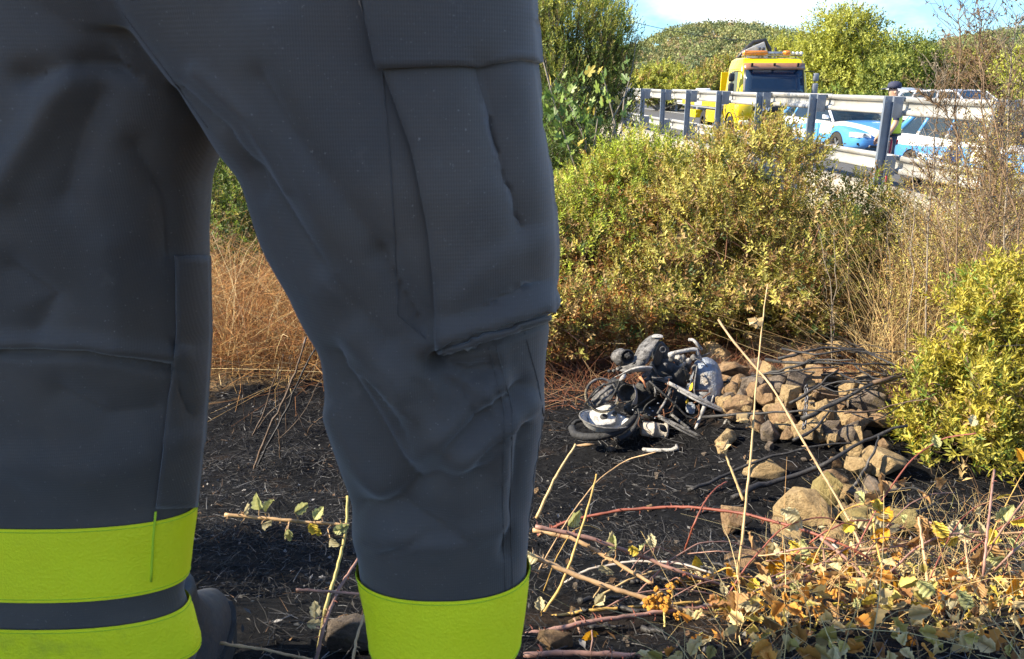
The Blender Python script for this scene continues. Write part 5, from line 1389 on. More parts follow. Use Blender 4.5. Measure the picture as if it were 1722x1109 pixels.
# frame: pale tubes
wtube('frame_tube', [(805, 490, -.04), (1000, 590, -.09), (1215, 695, -.06)], 13, PALE)
wtube('frame_tube', [(870, 540, -.06), (1010, 620, -.11), (1180, 690, -.08)], 7, PALE)
wtube('frame_tube', [(740, 710, -.06), (900, 790, -.12), (1080, 880, -.14), (1165, 915, -.12)], 11, ASHY)
wtube('frame_tube', [(760, 730, -.09), (900, 815, -.15), (1080, 900, -.16), (1150, 905, -.14)], 7, ASHY)
wtube('frame_tube', [(830, 705, -.02), (900, 760, -.08), (950, 800, -.09)], 10, ASHY)
wtube('fork_leg', [(1055, 635, -.08), (1030, 700, -.09), (990, 800, -.08)], 15, PALE, 10, 10)
wtube('lever', [(1110, 575, -.12), (1095, 625, -.11)], 6, PALE, 6)
wtube('lever', [(825, 545, -.08), (780, 630, -.10), (735, 700, -.10)], 9, ASHY, 6)
wtube('handlebar', [(812, 305, .02), (850, 292, .0), (1000, 262, .02), (1005, 300, .02), (1020, 335, .04)], 14, PALE)
wtube('handlebar', [(945, 205, .06), (975, 205, .04), (1000, 235, .03), (1030, 270, .05)], 11, PALE)
blob('clamp', (830, 308, .02), 24, 22, 24, PALE, 70, .3, 2)
blob('clamp', (830, 335, .06), 22, 20, 20, ASHY, 71, .4, 2)
for k in range(8): blob('melted_lump', (870 + random.uniform(0, 120), 320 + random.uniform(0, 70), .08), 24, 20, 24, ASHY if k % 2 else PALE, 80 + k, .5, 2)
# melted footrest casting with holes
for k, (a, b_) in enumerate((((1200, 735), (1238, 800)), ((1238, 800), (1225, 860)), ((1225, 860), (1165, 912)), ((1165, 912), (1135, 890)), ((1135, 890), (1175, 800)), ((1175, 800), (1200, 735)), ((1175, 800), (1230, 830)), ((1150, 850), (1215, 880)))):
    wtube('footrest_casting', [(*a, -.10), ((a[0] + b_[0]) / 2 + random.gauss(0, 5), (a[1] + b_[1]) / 2, -.12), (*b_, -.11)], random.uniform(9, 14), PALE, 7)
for k in range(4): blob('melted_lump', (1150 + random.uniform(0, 80), 790 + random.uniform(0, 100), -.10), 16, 14, 18, PALE, 95 + k, .5, 2)
# bare wires and springs
for k in range(8):
    x0, y0 = random.uniform(620, 1120), random.uniform(460, 720)
    wtube('bare_wire', [(x0, y0, -.06), (x0 + random.gauss(0, 25), y0 + 60, -.10), (x0 + random.gauss(0, 35), y0 + 110, -.07), (x0 + random.gauss(10, 45), y0 + 150, -.05)], 2.2, RUSTM, 4)
wtube('copper_strap', [(620, 455, -.06), (645, 485, -.09), (660, 525, -.08)], 12, metal('copper', (.40, .14, .06), (.55, .25, .12), .1, .5, .4), 6, 5)
wtube('control_cable', [(680, 480, -.06), (780, 570, -.10), (860, 640, -.10), (930, 720, -.10), (1000, 735, -.1)], 7, SOOT, 6)
for k in range(8): blob('ash_flake', (random.uniform(470, 760), random.uniform(620, 740), -.03 + random.uniform(0, .05)), random.uniform(5, 12), 8, random.uniform(3, 6), FLAKE, 120 + k, .6, 1)
# torn shards and rods through the burnt middle
for k in range(46):
    x, y = random.uniform(560, 1010), random.uniform(300, 740)
    if random.random() < .55:
        a = random.uniform(0, 6.28); L = random.uniform(30, 95); w_ = random.uniform(8, 30); dd = random.uniform(-.04, .10)
        ux, uy = math.cos(a), math.sin(a)
        sheet('torn_shard', [[(x - ux * L / 2 - uy * w_ * f, y - uy * L / 2 + ux * w_ * f, dd + random.gauss(0, .02)) for f in (-.5, 0, .5)], [(x + random.gauss(0, 6) - uy * w_ * f, y + ux * w_ * f, dd - .02 + random.gauss(0, .015)) for f in (-.6, 0, .4)], [(x + ux * L / 2 - uy * w_ * .5 * f, y + uy * L / 2 + ux * w_ * .5 * f, dd + random.gauss(0, .02)) for f in (-.5, 0, .5)]], random.choice((SOOT, SOOT, ASHY)), .004, 1)
    else:
        a = random.gauss(.5, .9); L = random.uniform(60, 170); dd = random.uniform(-.06, .06)
        wtube('bent_rod', [(x, y, dd), (x + math.cos(a) * L * .5 + random.gauss(0, 10), y + math.sin(a) * L * .5, dd - .02), (x + math.cos(a) * L, y + math.sin(a) * L + random.gauss(0, 12), dd)], random.uniform(3, 7), random.choice((SOOT, SOOT, ASHY, RUSTM)), 6)
sheet('wheel_plate', [[(285, 600, .07), (340, 545, .10), (410, 500, .14)], [(300, 640, .04), (365, 580, .06), (440, 530, .10)], [(330, 655, .03), (400, 620, .04), (455, 570, .08)]], ASHY, .006)
# fallen bits beside the wreck
def loose(name, label, rows, r, m_, cat='debris'):
    P = [hit(920 + x / 3.962, 520 + y / 3.962, l) for x, y, l in rows]; mb = MB(); mb.tube(P, [a * KZ for a in r], 8)
    return tag(mb.build(name, m_, smooth=True), label, cat)
loose('metal_fragment', 'pale bone shaped metal fragment lying in front of the wreck', [(640, 935, .02), (680, 942, .02), (760, 942, .02), (830, 940, .02), (868, 925, .03), (862, 908, .04)], [12, 16, 13, 13, 17, 10], PALE)
loose('wood_fragment', 'short tan piece of bark in the ash below the tyre', [(200, 910, .01), (260, 905, .015), (330, 905, .01)], [6, 11, 7], mat('tan_bark', (.30, .19, .10), .9, var=.3, scale=30))

# ================================================================== firefighter
def fabric(name, col):
    m, nt, b, out = new_mat(name)
    co = nt.nodes.new('ShaderNodeTexCoord').outputs['Object']
    mp = nt.nodes.new('ShaderNodeMapping'); nt.links.new(co, mp.inputs['Vector'])
    n1 = tex_noise(nt, 5, 6, .6, vec=co); n2 = tex_noise(nt, 60, 5, .7, vec=co)
    c = ramp(nt, [(.3, tuple(x * .8 for x in col)), (.7, tuple(x * 1.2 for x in col))], n1)
    c = mix_rgb(nt, ramp(nt, [(.42, 0), (.7, .6)], tex_noise(nt, 6.5, 7, .65, vec=co)), c, tuple(x * f for x, f in zip(col, (.62, .70, .86))))
    c = mix_rgb(nt, ramp(nt, [(.60, 0), (.78, .5)], tex_noise(nt, 26, 8, .7, vec=co)), c, (.15, .125, .10))
    nt.links.new(c, b.inputs['Base Color'])
    b.inputs['Roughness'].default_value = .72; b.inputs['Sheen Weight'].default_value = .25; b.inputs['Sheen Roughness'].default_value = .5
    w1 = nt.nodes.new('ShaderNodeTexWave'); w1.wave_type = 'BANDS'; w1.bands_direction = 'Z'; w1.inputs['Scale'].default_value = 75; w1.inputs['Distortion'].default_value = .6
    w2 = nt.nodes.new('ShaderNodeTexWave'); w2.wave_type = 'BANDS'; w2.bands_direction = 'X'; w2.inputs['Scale'].default_value = 130; w2.inputs['Distortion'].default_value = .6
    nt.links.new(co, w1.inputs['Vector']); nt.links.new(co, w2.inputs['Vector'])
    s = mix_rgb(nt, .5, w1.outputs['Color'], w2.outputs['Color']); s = mix_rgb(nt, .5, s, n2)
    c = mix_rgb(nt, .14, c, mix_rgb(nt, 1.0, c, s, 'MULTIPLY')); nt.links.new(c, b.inputs['Base Color'])
    lint = ramp(nt, [(.70, 0), (.76, .55)], tex_noise(nt, 330, 2, .5, vec=co)); c = mix_rgb(nt, lint, c, (.30, .27, .23)); nt.links.new(c, b.inputs['Base Color'])
    bump(nt, b, s, .3, .0014)
    return m
CLOTH = fabric('trouser_cloth', (.086, .067, .052))
FLUO = mat('fluorescent_band', (1.0, .94, .010), .6, var=.05, scale=9, bmp=.3, bscale=240, dirt=(.55, .55, .03), dirt_amt=.12)
BOOT = mat('boot_leather', (.035, .036, .04), .55, var=.3, scale=14, bmp=.15)
LEG_A = [(-300, 90, 850), (-120, 130, 880), (0, 195, 893), (100, 265, 900), (200, 340, 908), (300, 400, 925), (400, 440, 936), (500, 490, 936), (560, 522, 928), (600, 535, 922), (700, 550, 918), (800, 578, 905), (900, 592, 893), (960, 603, 889), (1020, 615, 884), (1075, 624, 874), (1130, 640, 862), (1215, 655, 850)]
LEG_B = [(-300, -300, 470), (-120, -310, 465), (0, -300, 440), (100, -285, 420), (200, -262, 392), (260, -240, 368), (300, -228, 354), (400, -195, 351), (500, -165, 356), (600, -150, 352), (700, -140, 345), (800, -130, 336), (860, -125, 331), (930, -120, 323), (975, -116, 316), (1000, -112, 312), (1035, -116, 326), (1075, -118, 337), (1100, -112, 337), (1125, -100, 328), (1160, -90, 318)]
YA, YB = .92, 1.0
def leg_ring(tab, yc, py, grow=0.0, n=40):
    dmax = float(np.interp(py, [300, 700, 950], [.135, .105, .075])) if tab is LEG_A else float(np.interp(py, [300, 600, 850], [.135, .09, .06]))
    T = np.array(tab, float); L = np.interp(py, T[:, 0], T[:, 1]); Rr = np.interp(py, T[:, 0], T[:, 2])
    a, b_ = at_y(L, py, yc), at_y(Rr, py, yc)
    c = (a + b_) / 2; rx = (b_ - a).length / 2 * .975; ry = min(rx * .92, dmax)
    t = np.linspace(0, 2 * math.pi, n, endpoint=False)
    e = 2 / 2.25
    x = np.sign(np.cos(t)) * np.abs(np.cos(t)) ** e * (rx + grow); y = np.sign(np.sin(t)) * np.abs(np.sin(t)) ** e * (ry + grow)
    return [c + Vector((x[i], y[i], 0)) for i in range(n)]
ff = empty('person', (-.3, 1.0, gz(-.3, 1.0)), 0, 'person in dark navy fire trousers with bright yellow green bands, seen from behind', 'person')
mb = MB()
mb.loft([leg_ring(LEG_A, YA, py) for py in np.arange(-300, 1216, 24)])
mb.loft([leg_ring(LEG_B, YB, py) for py in np.arange(-300, 1161, 20)])
hz0 = at_y(400, -40, 1.0).z
hc = (at_y(100, 0, 1.0).x + at_y(700, 0, 1.0).x) / 2
mb.loft([[(hc + .30 * s_ * math.cos(t), .96 + .14 * s_ * math.sin(t), z) for t in np.linspace(0, 2 * math.pi, 40, endpoint=False)] for z, s_ in ((hz0 - .06, .75), (hz0, .98), (hz0 + .08, 1.0), (hz0 + .16, .92), (hz0 + .24, .85))])
tr = mb.build('trousers', CLOTH)
rm_ = tr.modifiers.new('remesh', 'REMESH'); rm_.mode = 'VOXEL'; rm_.voxel_size = .0058
sm2 = tr.modifiers.new('smooth', 'SMOOTH'); sm2.factor = .5; sm2.iterations = 4
dg = bpy.context.evaluated_depsgraph_get(); me = bpy.data.meshes.new_from_object(tr.evaluated_get(dg)); tr.modifiers.clear(); tr.data = me
me.materials.clear(); me.materials.append(CLOTH)
nv = len(me.vertices); co = np.empty(nv * 3); me.vertices.foreach_get('co', co); co = co.reshape(-1, 3)
no = np.empty(nv * 3); me.vertices.foreach_get('normal', no); no = no.reshape(-1, 3)
pxy = to_px(co)
# folds: (points, half-width px, height mm); negative is a groove
FOLDS_A = [([(725, 612), (800, 580), (935, 530)], 11, -9), ([(735, 575), (830, 545), (935, 505)], 24, 9), ([(735, 615), (790, 630), (830, 620)], 22, -7), ([(830, 640), (790, 700), (700, 760)], 26, 5),
           ([(555, 600), (620, 700), (700, 820)], 34, -6), ([(600, 570), (690, 680), (770, 760)], 30, 5), ([(770, 790), (830, 730), (890, 680)], 22, 6), ([(760, 740), (820, 690), (880, 650)], 16, -5),
           ([(600, 850), (680, 860), (760, 895)], 28, -5), ([(620, 905), (740, 915), (850, 880)], 24, 4), ([(840, 600), (850, 700), (845, 800)], 14, 3), ([(470, 40), (520, 260), (560, 480)], 50, 5),
           ([(420, 290), (540, 440), (650, 575)], 40, -6), ([(640, 430), (690, 520), (735, 590)], 22, -5), ([(560, 470), (640, 560), (680, 640)], 26, 4), ([(860, 130), (880, 260), (900, 420)], 26, 4), ([(800, 110), (830, 250), (870, 380)], 22, -4),
           ([(660, 850), (740, 800), (800, 790)], 24, -4), ([(880, 720), (870, 820), (850, 930)], 14, -4), ([(560, 700), (600, 780), (640, 830)], 22, 5), ([(440, 130), (520, 250), (640, 420)], 26, -3), ([(745, 640), (780, 660), (800, 700)], 8, -2.5), ([(760, 630), (810, 650), (835, 700)], 7, 2.5), ([(700, 620), (730, 640), (745, 690)], 8, 2.5), ([(610, 640), (660, 700), (690, 760)], 8, -2.2), ([(800, 770), (840, 735), (885, 715)], 7, -2.2),
           ([(650, 930), (720, 900), (790, 905)], 8, -2), ([(580, 620), (640, 640), (690, 690)], 9, 2), ([(780, 560), (830, 500), (900, 470)], 12, -2.5), ([(760, 500), (820, 440), (890, 400)], 14, 2.5), ([(300, 150), (380, 220), (430, 330)], 12, -2.5), ([(330, 120), (420, 200), (480, 320)], 14, 2.5)]
FOLDS_B = [([(40, 130), (150, 105), (250, 110)], 26, -7), ([(0, 310), (60, 220), (110, 130)], 30, 7), ([(110, 330), (140, 220), (170, 160)], 36, -5), ([(0, 596), (150, 597), (300, 622)], 9, -6), ([(0, 575), (150, 575), (300, 598)], 14, 5),
           ([(40, 1045), (130, 1050), (255, 1015)], 22, -8), ([(0, 1020), (120, 1022), (250, 995)], 12, 4), ([(230, 250), (280, 330), (290, 430)], 26, -4), ([(180, 420), (200, 560)], 40, 4), ([(100, 660), (180, 700), (260, 690)], 34, -4), ([(20, 780), (150, 800), (250, 770)], 36, 4),
           ([(300, 650), (320, 700), (345, 690)], 10, -4), ([(290, 740), (345, 735)], 9, 4), ([(295, 580), (350, 575)], 8, -3), ([(20, 450), (90, 500), (60, 560)], 30, -4)]
def seg_dist(P, pts):
    best = np.full(len(P), 1e9)
    for (x0, y0), (x1, y1) in zip(pts[:-1], pts[1:]):
        d = np.array([x1 - x0, y1 - y0], float); t = np.clip(((P - [x0, y0]) @ d) / (d @ d), 0, 1)
        best = np.minimum(best, np.linalg.norm(P - ([x0, y0] + t[:, None] * d), axis=1))
    return best
isA = co[:, 0] > np.interp(pxy[:, 1], [-200, 0, 240, 1200], [-.62, -.45, -.335, -.33])
front = np.clip(.35 - no[:, 1], 0, 1) * (no[:, 1] < .3)
h = np.zeros(nv)
for folds, msk in ((FOLDS_A, isA), (FOLDS_B, ~isA)):
    for pts, w, amp in folds:
        d = seg_dist(pxy, pts); h += msk * front * amp * (2.2 * np.exp(-(d / w) ** 2) if amp > 0 else 1.5 * np.exp(-(d / w) ** 2) + 1.3 * np.exp(-d / (w * .35)))
fb_ = np.array([3.2 * (abs(mnoise.noise(Vector((p[0] * 9 + p[2] * 5, p[1] * 4, p[2] * 9 - p[0] * 5)))) - .25) + mnoise.noise(Vector((p[0] * 7, p[1] * 7, p[2] * 4))) * 3.2 + mnoise.noise(Vector((p[0] * 17 + 5, p[1] * 17, p[2] * 11))) * 1.5 for p in co])
zr_ = lambda a, b_, yc: (at_y(700, a, yc).z + .015, at_y(700, b_, yc).z - .015)
(a1, a0), (b1, b0) = zr_(950, 1200, YA), zr_(850, 1090, YB)
bandA = np.clip((a1 - co[:, 2]) / .02, 0, 1); bandB = np.clip((b1 - co[:, 2]) / .02, 0, 1)
h = (h + fb_) * (1 - .97 * np.clip(np.where(isA, bandA, bandB), 0, 1))
co2 = co + no * (h * .001)[:, None]
me.vertices.foreach_set('co', co2.ravel()); me.polygons.foreach_set('use_smooth', [True] * len(me.polygons)); me.update()
world_child(tr, ff)
bvh = BVHTree.FromObject(tr, bpy.context.evaluated_depsgraph_get()) if False else BVHTree.FromPolygons([Vector(v) for v in co2], [tuple(p.vertices) for p in me.polygons])
def on_cloth(px, py, off=.003):
    for k in range(40):
        d = ray(px, py).normalized(); p, n, i, dist = bvh.ray_cast(CAM, d)
        if p is not None and p.y < 1.35: return p + (n if n.dot(d) < 0 else -n) * off
        px += -3 if px > 700 or (px > 200 and px < 420) else 3
    return None
def patch(name, left, right, rows, cols, off, thick, m_=None, sag=0.0):
    L, Rr = np.array(left, float), np.array(right, float)
    def along(C, t):
        s = np.concatenate([[0], np.cumsum(np.linalg.norm(np.diff(C, axis=0), axis=1))]); s /= s[-1]
        return np.array([np.interp(t, s, C[:, 0]), np.interp(t, s, C[:, 1])])
    g = []
    for i in range(rows + 1):
        a, b_ = along(L, i / rows), along(Rr, i / rows); row = []
        for j in range(cols + 1):
            q = a + (b_ - a) * j / cols; p = on_cloth(q[0], q[1], off * (1 + sag * math.sin(math.pi * i / rows) * math.sin(math.pi * j / cols)))
            row.append(p)
        g.append(row)
    mb = MB(); mb.grid(g); o = mb.build(name, m_ or CLOTH, None, smooth=True, fix=False)
    md = o.modifiers.new('solid', 'SOLIDIFY'); md.thickness = thick; md.offset = 0
    return world_child(o, ff)
patch('cargo_pocket', [(641, 112), (690, 250), (718, 380), (728, 470), (738, 583)], [(896, 106), (908, 200), (922, 300), (930, 420), (926, 522)], 34, 18, .005, .006, sag=1.2)
patch('pocket_flap', [(604, -40), (615, 40), (632, 116)], [(888, -40), (890, 40), (896, 110)], 12, 16, .010, .007)
patch('knee_seam', [(738, 588), (740, 602)], [(926, 528), (926, 542)], 3, 20, .004, .004)
patch('inner_flap', [(292, 430), (295, 560), (285, 650), (272, 760), (262, 852)], [(347, 430), (350, 560), (345, 650), (338, 760), (329, 852)], 30, 8, .004, .004)
STITCH = mat('stitching', (.075, .064, .056), .8, var=.2, scale=80)
def seam(name, pts, r=.0008, off=.0002):
    P = np.array(pts, float); s = np.concatenate([[0], np.cumsum(np.linalg.norm(np.diff(P, axis=0), axis=1))]); n = max(8, int(s[-1] / 12))
    Q = [on_cloth(np.interp(t, s, P[:, 0]), np.interp(t, s, P[:, 1]), off) for t in np.linspace(0, s[-1], n)]
    Q = [q_ for q_ in Q if q_ is not None]
    mb = MB(); mb.tube(Q, r, 5); o = mb.build(name, FLUO_D if name == 'band_seam' else STITCH, None, smooth=True); return world_child(o, ff)
for pts in ([(642, 116), (655, 250), (664, 400), (670, 530), (736, 588)], [(822, 585), (848, 690), (845, 850), (850, 1000)], [(834, 582), (862, 690), (858, 850), (862, 1000)], [(882, 560), (904, 640), (914, 700)], [(912, 705), (905, 790), (888, 900)],
            [(205, 20), (280, 120), (350, 215)], [(604, 0), (632, 90)]):
    seam('seam', pts)
FLUO_D = mat('band_thread', (.45, .60, .02), .8)
def band(name, tab, yc, p0, p1, grow=.0035, n=6):
    mb = MB(); mb.loft([leg_ring(tab, yc, py, grow + .0005 * math.sin(k * 1.7), 64) for k, py in enumerate(np.linspace(p0, p1, n))], cap=False)
    o = world_child(mb.build(name, FLUO, None, smooth=True), ff)
    for q_ in (p0 + 5, p1 - 5):
        e = MB(); ring = leg_ring(tab, yc, q_, grow + .0006, 64); e.tube(ring + ring[:1], .0006, 4, False); world_child(e.build('stitch_line', FLUO_D, None, smooth=True, fix=False), ff)
    return o
band('reflective_band', LEG_A, YA, 950, 1078); band('reflective_band', LEG_A, YA, 1128, 1180)
band('reflective_band', LEG_B, YB, 850, 968); band('reflective_band', LEG_B, YB, 1012, 1090)
for pts in ([(262, 858), (258, 900), (254, 975)],):
    seam('band_seam', pts, .0016, .0045)
# boots
def boot(cx_, cy_, zt, side):
    z0 = gz(cx_, cy_) ; mb = MB(); rings = []
    for z, x0, x1, w in ((0, -.10, .20, .055), (.03, -.105, .205, .058), (.07, -.10, .19, .055), (.10, -.08, .11, .05), (.14, -.055, .06, .05), (.18, -.05, .05, .05), (.20, -.05, .05, .05)):
        rings.append([(cx_ + w * math.cos(t), cy_ + (x0 + x1) / 2 + (x1 - x0) / 2 * math.sin(t), z0 + z) for t in np.linspace(0, 2 * math.pi, 22, endpoint=False)])
    mb.loft(rings); o = world_child(mb.build('boot', BOOT, None, smooth=True, sub=1), ff)
    mb = MB(); mb.loft([[(cx_ + (w + .006) * math.cos(t), cy_ + .05 + .162 * math.sin(t), z0 + z) for t in np.linspace(0, 2 * math.pi, 22, endpoint=False)] for z, w in ((-.01, .055), (.028, .058))]); s = mb.build('sole', RUBBER, None, smooth=False); world_child(s, ff)
ca = at_y(748, 1200, YA); cb = at_y(120, 1150, YB)
boot(ca.x, YA, .24, 1); boot(at_y(285, 1100, YB + .06).x, YB + .06, .22, -1)
# upper body (jacket, arms, head with helmet), above the frame
JACK = fabric('jacket_cloth', (.045, .05, .068))
w0 = hz0 + .16
JT = [((hc, 1.0, w0), (.22, .14)), ((hc, 1.0, w0 + .22), (.21, .14)), ((hc, 1.0, w0 + .42), (.22, .14)), ((hc, .99, w0 + .54), (.09, .09)),
      ((hc + .24, 1.0, w0 + .47), .085), ((hc + .34, 1.02, w0 + .20), .07), ((hc + .28, 1.2, w0 + .06), .055), ((hc - .24, 1.0, w0 + .47), .085), ((hc - .34, 1.02, w0 + .20), .07), ((hc - .28, 1.2, w0 + .06), .055)]
world_child(skin_figure('jacket', JT, [(0, 1), (1, 2), (2, 3), (2, 4), (4, 5), (5, 6), (2, 7), (7, 8), (8, 9)], [JACK], lambda c: 0, None), ff)
JH = [((hc, .99, w0 + .54), .055), ((hc, 1.0, w0 + .62), .058), ((hc, 1.02, w0 + .70), (.075, .085)), ((hc, 1.02, w0 + .79), (.078, .09)), ((hc, 1.12, w0 + .69), .02)]
world_child(skin_figure('head', JH, [(0, 1), (1, 2), (2, 3), (2, 4)], [SKIN], lambda c: 0, None), ff)
mb = MB(); mb.loft([[(hc + a * math.cos(t), 1.02 + b_ * math.sin(t), w0 + z) for t in np.linspace(0, 2 * math.pi, 26, endpoint=False)] for z, a, b_ in ((.745, .15, .18), (.755, .145, .175), (.78, .115, .14), (.84, .11, .135), (.90, .085, .105), (.93, .02, .03))])
world_child(mb.build('helmet', mat('helmet_shell', (.05, .05, .055), .35, var=.1, coat=.5), None, smooth=True), ff)
for sg in (1, -1):
    hx_, hy_, hz_ = hc + sg * .28, 1.2, w0 + .06
    JG = [((hx_, hy_, hz_), .042), ((hx_ - sg * .02, hy_ + .06, hz_ - .01), (.02, .04)), ((hx_ - sg * .03, hy_ + .10, hz_ - .015), (.017, .04))]; EG = [(0, 1), (1, 2)]
    for k in range(4):
        i = len(JG); y_ = -.028 + k * .019; ln = (.06, .075, .072, .055)[k]
        JG += [((hx_ - sg * .035, hy_ + .125, hz_ - .015 + y_), .0105), ((hx_ - sg * .045, hy_ + .125 + ln * .5, hz_ - .02 + y_), .0095), ((hx_ - sg * .07, hy_ + .125 + ln * .8, hz_ - .025 + y_), .0085)]; EG += [(2, i), (i, i + 1), (i + 1, i + 2)]
    i = len(JG); JG += [((hx_ - sg * .04, hy_ + .07, hz_ + .04), .012), ((hx_ - sg * .06, hy_ + .11, hz_ + .055), .0105)]; EG += [(1, i), (i, i + 1)]
    world_child(skin_figure('hand', JG, EG, [SKIN], lambda c: 0, None), ff)

# ================================================================== burnt grass, litter, straw
def burn_in(x, y):
    r2 = (x / 3.7) ** 2 + ((y - 2.9) / 4.4) ** 2
    return r2 + .9 * (vnoise(x, y, 2.2, 11) - .5) < .92
def scatter(n, x0, x1, y0, y1, test=None):
    X, Y = [], []
    while sum(map(len, X)) < n:
        x = rng.uniform(x0, x1, n * 2); y = rng.uniform(y0, y1, n * 2)
        if test is not None: k = test(x, y); x, y = x[k], y[k]
        X.append(x); Y.append(y)
    return np.concatenate(X)[:n], np.concatenate(Y)[:n]
def blades(n, xy, L, w, col, flat=.75, lift=.006, k=4, droop=.5):
    x, y = xy; z = ground_z(x, y) + lift
    a = rng.uniform(0, 2 * math.pi, n); el = np.clip(np.abs(rng.normal(size=n)) * (1 - flat) * 1.4, 0, 1.5)
    d = np.stack([np.cos(a) * np.cos(el), np.sin(a) * np.cos(el), np.sin(el)], 1)
    cv = rng.normal(size=(n, 3)) * .45; cv[:, 2] = np.abs(cv[:, 2]) * .3
    Ls = L * rng.uniform(.4, 1.4, n)
    s = np.linspace(0, 1, k)
    P = np.stack([x, y, z], 1)[:, None, :] + d[:, None, :] * (Ls[:, None] * s)[..., None] + cv[:, None, :] * (Ls[:, None] * s ** 2)[..., None]
    P[..., 2] -= (droop * Ls[:, None] * s ** 2 * np.sin(el)[:, None])
    P[..., 2] = np.maximum(P[..., 2], ground_z(P[..., 0], P[..., 1]) + .002)
    return strand_arrays(P, w * rng.uniform(.6, 1.4, n), col)
def col_pick(n, *wc):
    w = np.array([a for a, _ in wc], float); cs = np.array([c for _, c in wc], float)
    return cs[rng.choice(len(cs), n, p=w / w.sum())] * rng.uniform(.7, 1.35, (n, 1))
def stuff(name, arr, m_, label, cat):
    V, T, C = arr
    return tag(link(bpy.data.objects.new(name, fast_mesh(name, V, T, m_, np.clip(C, 0, .95)))), label, cat, kind='stuff')
# visible wedge of ground only
def in_view(x, y, pad=.35):
    return np.abs(x) < .66 * y + pad
parts = []
for n, y0, y1, L, w in ((11000, .95, 2.6, .036, .0011), (12000, 2.2, 4.4, .048, .0016), (9000, 4.0, 6.6, .065, .0022)):
    xy = scatter(n, -3.2, 3.2, y0, y1, lambda x, y: burn_in(x, y) & in_view(x, y) & (vnoise(x, y, 5, 4) > .22))
    parts.append(blades(n, xy, L, w, col_pick(n, (5, (.008, .008, .009)), (3, (.022, .021, .022)), (1.6, (.065, .062, .06)), (.55, (.17, .165, .16)), (.35, (.11, .065, .035))), k=3))
stuff('burnt_grass', join_arrays(parts), CHAR, 'black burnt grass and ash flakes covering the hollow', 'burnt grass')
# chunks of ash and clods
n = 5000; x, y = scatter(n, -3, 3, 1.0, 6.6, lambda x, y: burn_in(x, y) & in_view(x, y))
B = np.stack([x, y, ground_z(x, y) + .002], 1); d = rng.normal(size=(n, 3)); d[:, 2] = np.abs(d[:, 2]) * .5
stuff('ash_flakes', leaf_arrays(B, d, rng.normal(size=(n, 3)) + np.array([0, 0, 1.5]), rng.uniform(.006, .028, n), rng.uniform(.004, .016, n), col_pick(n, (4, (.012, .012, .012)), (1.5, (.05, .048, .046)), (.7, (.2, .19, .18)), (1.2, (.12, .07, .035)))), CHAR, 'small flakes of ash strewn over the black ground', 'ash')
# rust coloured litter under the shrubs
def edge_zone(x, y): return (~burn_in(x, y)) & in_view(x, y, 1.0) & (x < 4.2)
n = 7000; xy = scatter(n, -2.2, 4.2, 5.2, 8.6, edge_zone)
a1 = blades(n, xy, .20, .0020, col_pick(n, (3, (.20, .085, .04)), (2, (.13, .07, .045)), (1.6, (.30, .19, .09)), (1, (.04, .03, .03))), flat=.62, droop=.2, k=3)
n = 3500; xy = scatter(n, .2, 4.0, 5.6, 7.4, lambda x, y: in_view(x, y))
a2 = blades(n, xy, .24, .0022, col_pick(n, (3, (.22, .08, .035)), (2, (.12, .06, .04)), (1, (.32, .2, .1))), flat=.5, droop=.2, k=3)
stuff('scorched_litter', join_arrays([a1, a2]), STRAND, 'rust brown litter of scorched twigs under the shrubs', 'twig litter')
# straw between and behind the legs
n = 5200; xy = scatter(n, -4.6, -1.1, 6.5, 9.6, lambda x, y: vnoise(x, y, 1.8, 21) > .38)
a1 = blades(n, xy, 1.1, .0026, col_pick(n, (2.5, (.46, .29, .11)), (3, (.42, .21, .07)), (1.6, (.56, .43, .22)), (2.6, (.26, .11, .04))), flat=.12, k=4, droop=.35)
n = 4500; xy = scatter(n, -4.6, -1.1, 6.3, 9.0)
a2 = blades(n, xy, .45, .0024, col_pick(n, (3, (.34, .17, .06)), (2, (.45, .28, .10)), (1.5, (.16, .08, .04))), flat=.25, k=4, droop=.3)
stuff('dry_straw', join_arrays([a1, a2]), STRAND, 'tall tangled golden straw seen between the trouser legs', 'dry grass')
# ordinary dry grass over the field behind and beside
n = 6000; xy = scatter(n, -14, 4.5, 7.5, 26, lambda x, y: x < rail_x(y) - .5)
stuff('field_grass', blades(n, xy, .45, .006, col_pick(n, (3, (.36, .28, .11)), (2, (.24, .22, .07)), (1, (.14, .17, .05))), flat=.2, droop=.3, k=3), STRAND, 'dry grass over the field behind the shrubs', 'dry grass')
n = 3000; xy = scatter(n, 1.0, 4.6, 8.0, 20, lambda x, y: (x > rail_x(y) - 2.2) & (x < rail_x(y) - .25))
stuff('verge_grass', blades(n, xy, .5, .005, col_pick(n, (3, (.36, .28, .11)), (2, (.28, .25, .07)), (1, (.16, .19, .05))), flat=.15, droop=.25, k=3), STRAND, 'dry grass along the foot of the concrete wall', 'dry grass')
# litter of the bramble patch, lower right
def patch_zone(x, y):
    p = to_px(np.stack([x, y, ground_z(x, y)], 1)); return (p[:, 0] > 1190 + (1109 - p[:, 1]) * 1.25 - 150 * vnoise(x, y, 4, 8)) & (p[:, 0] < 2000) & (p[:, 1] > 850) & (p[:, 1] < 1250)
n = 1000; xy = scatter(n, .2, 2.6, .75, 3.3, patch_zone)
a1 = blades(n, xy, .09, .0011, col_pick(n, (4, (.46, .33, .14)), (2, (.34, .19, .08)), (2, (.58, .46, .22)), (1.2, (.20, .11, .06)), (.6, (.30, .30, .08))), flat=.45, k=5, droop=.3)
n = 450; xy = scatter(n, .2, 2.6, .9, 3.0, patch_zone)
a3 = blades(n, xy, .20, .0010, col_pick(n, (4, (.50, .36, .15)), (2, (.38, .22, .09)), (2, (.60, .48, .24)), (1, (.26, .15, .08))), flat=.1, k=5, droop=.3)
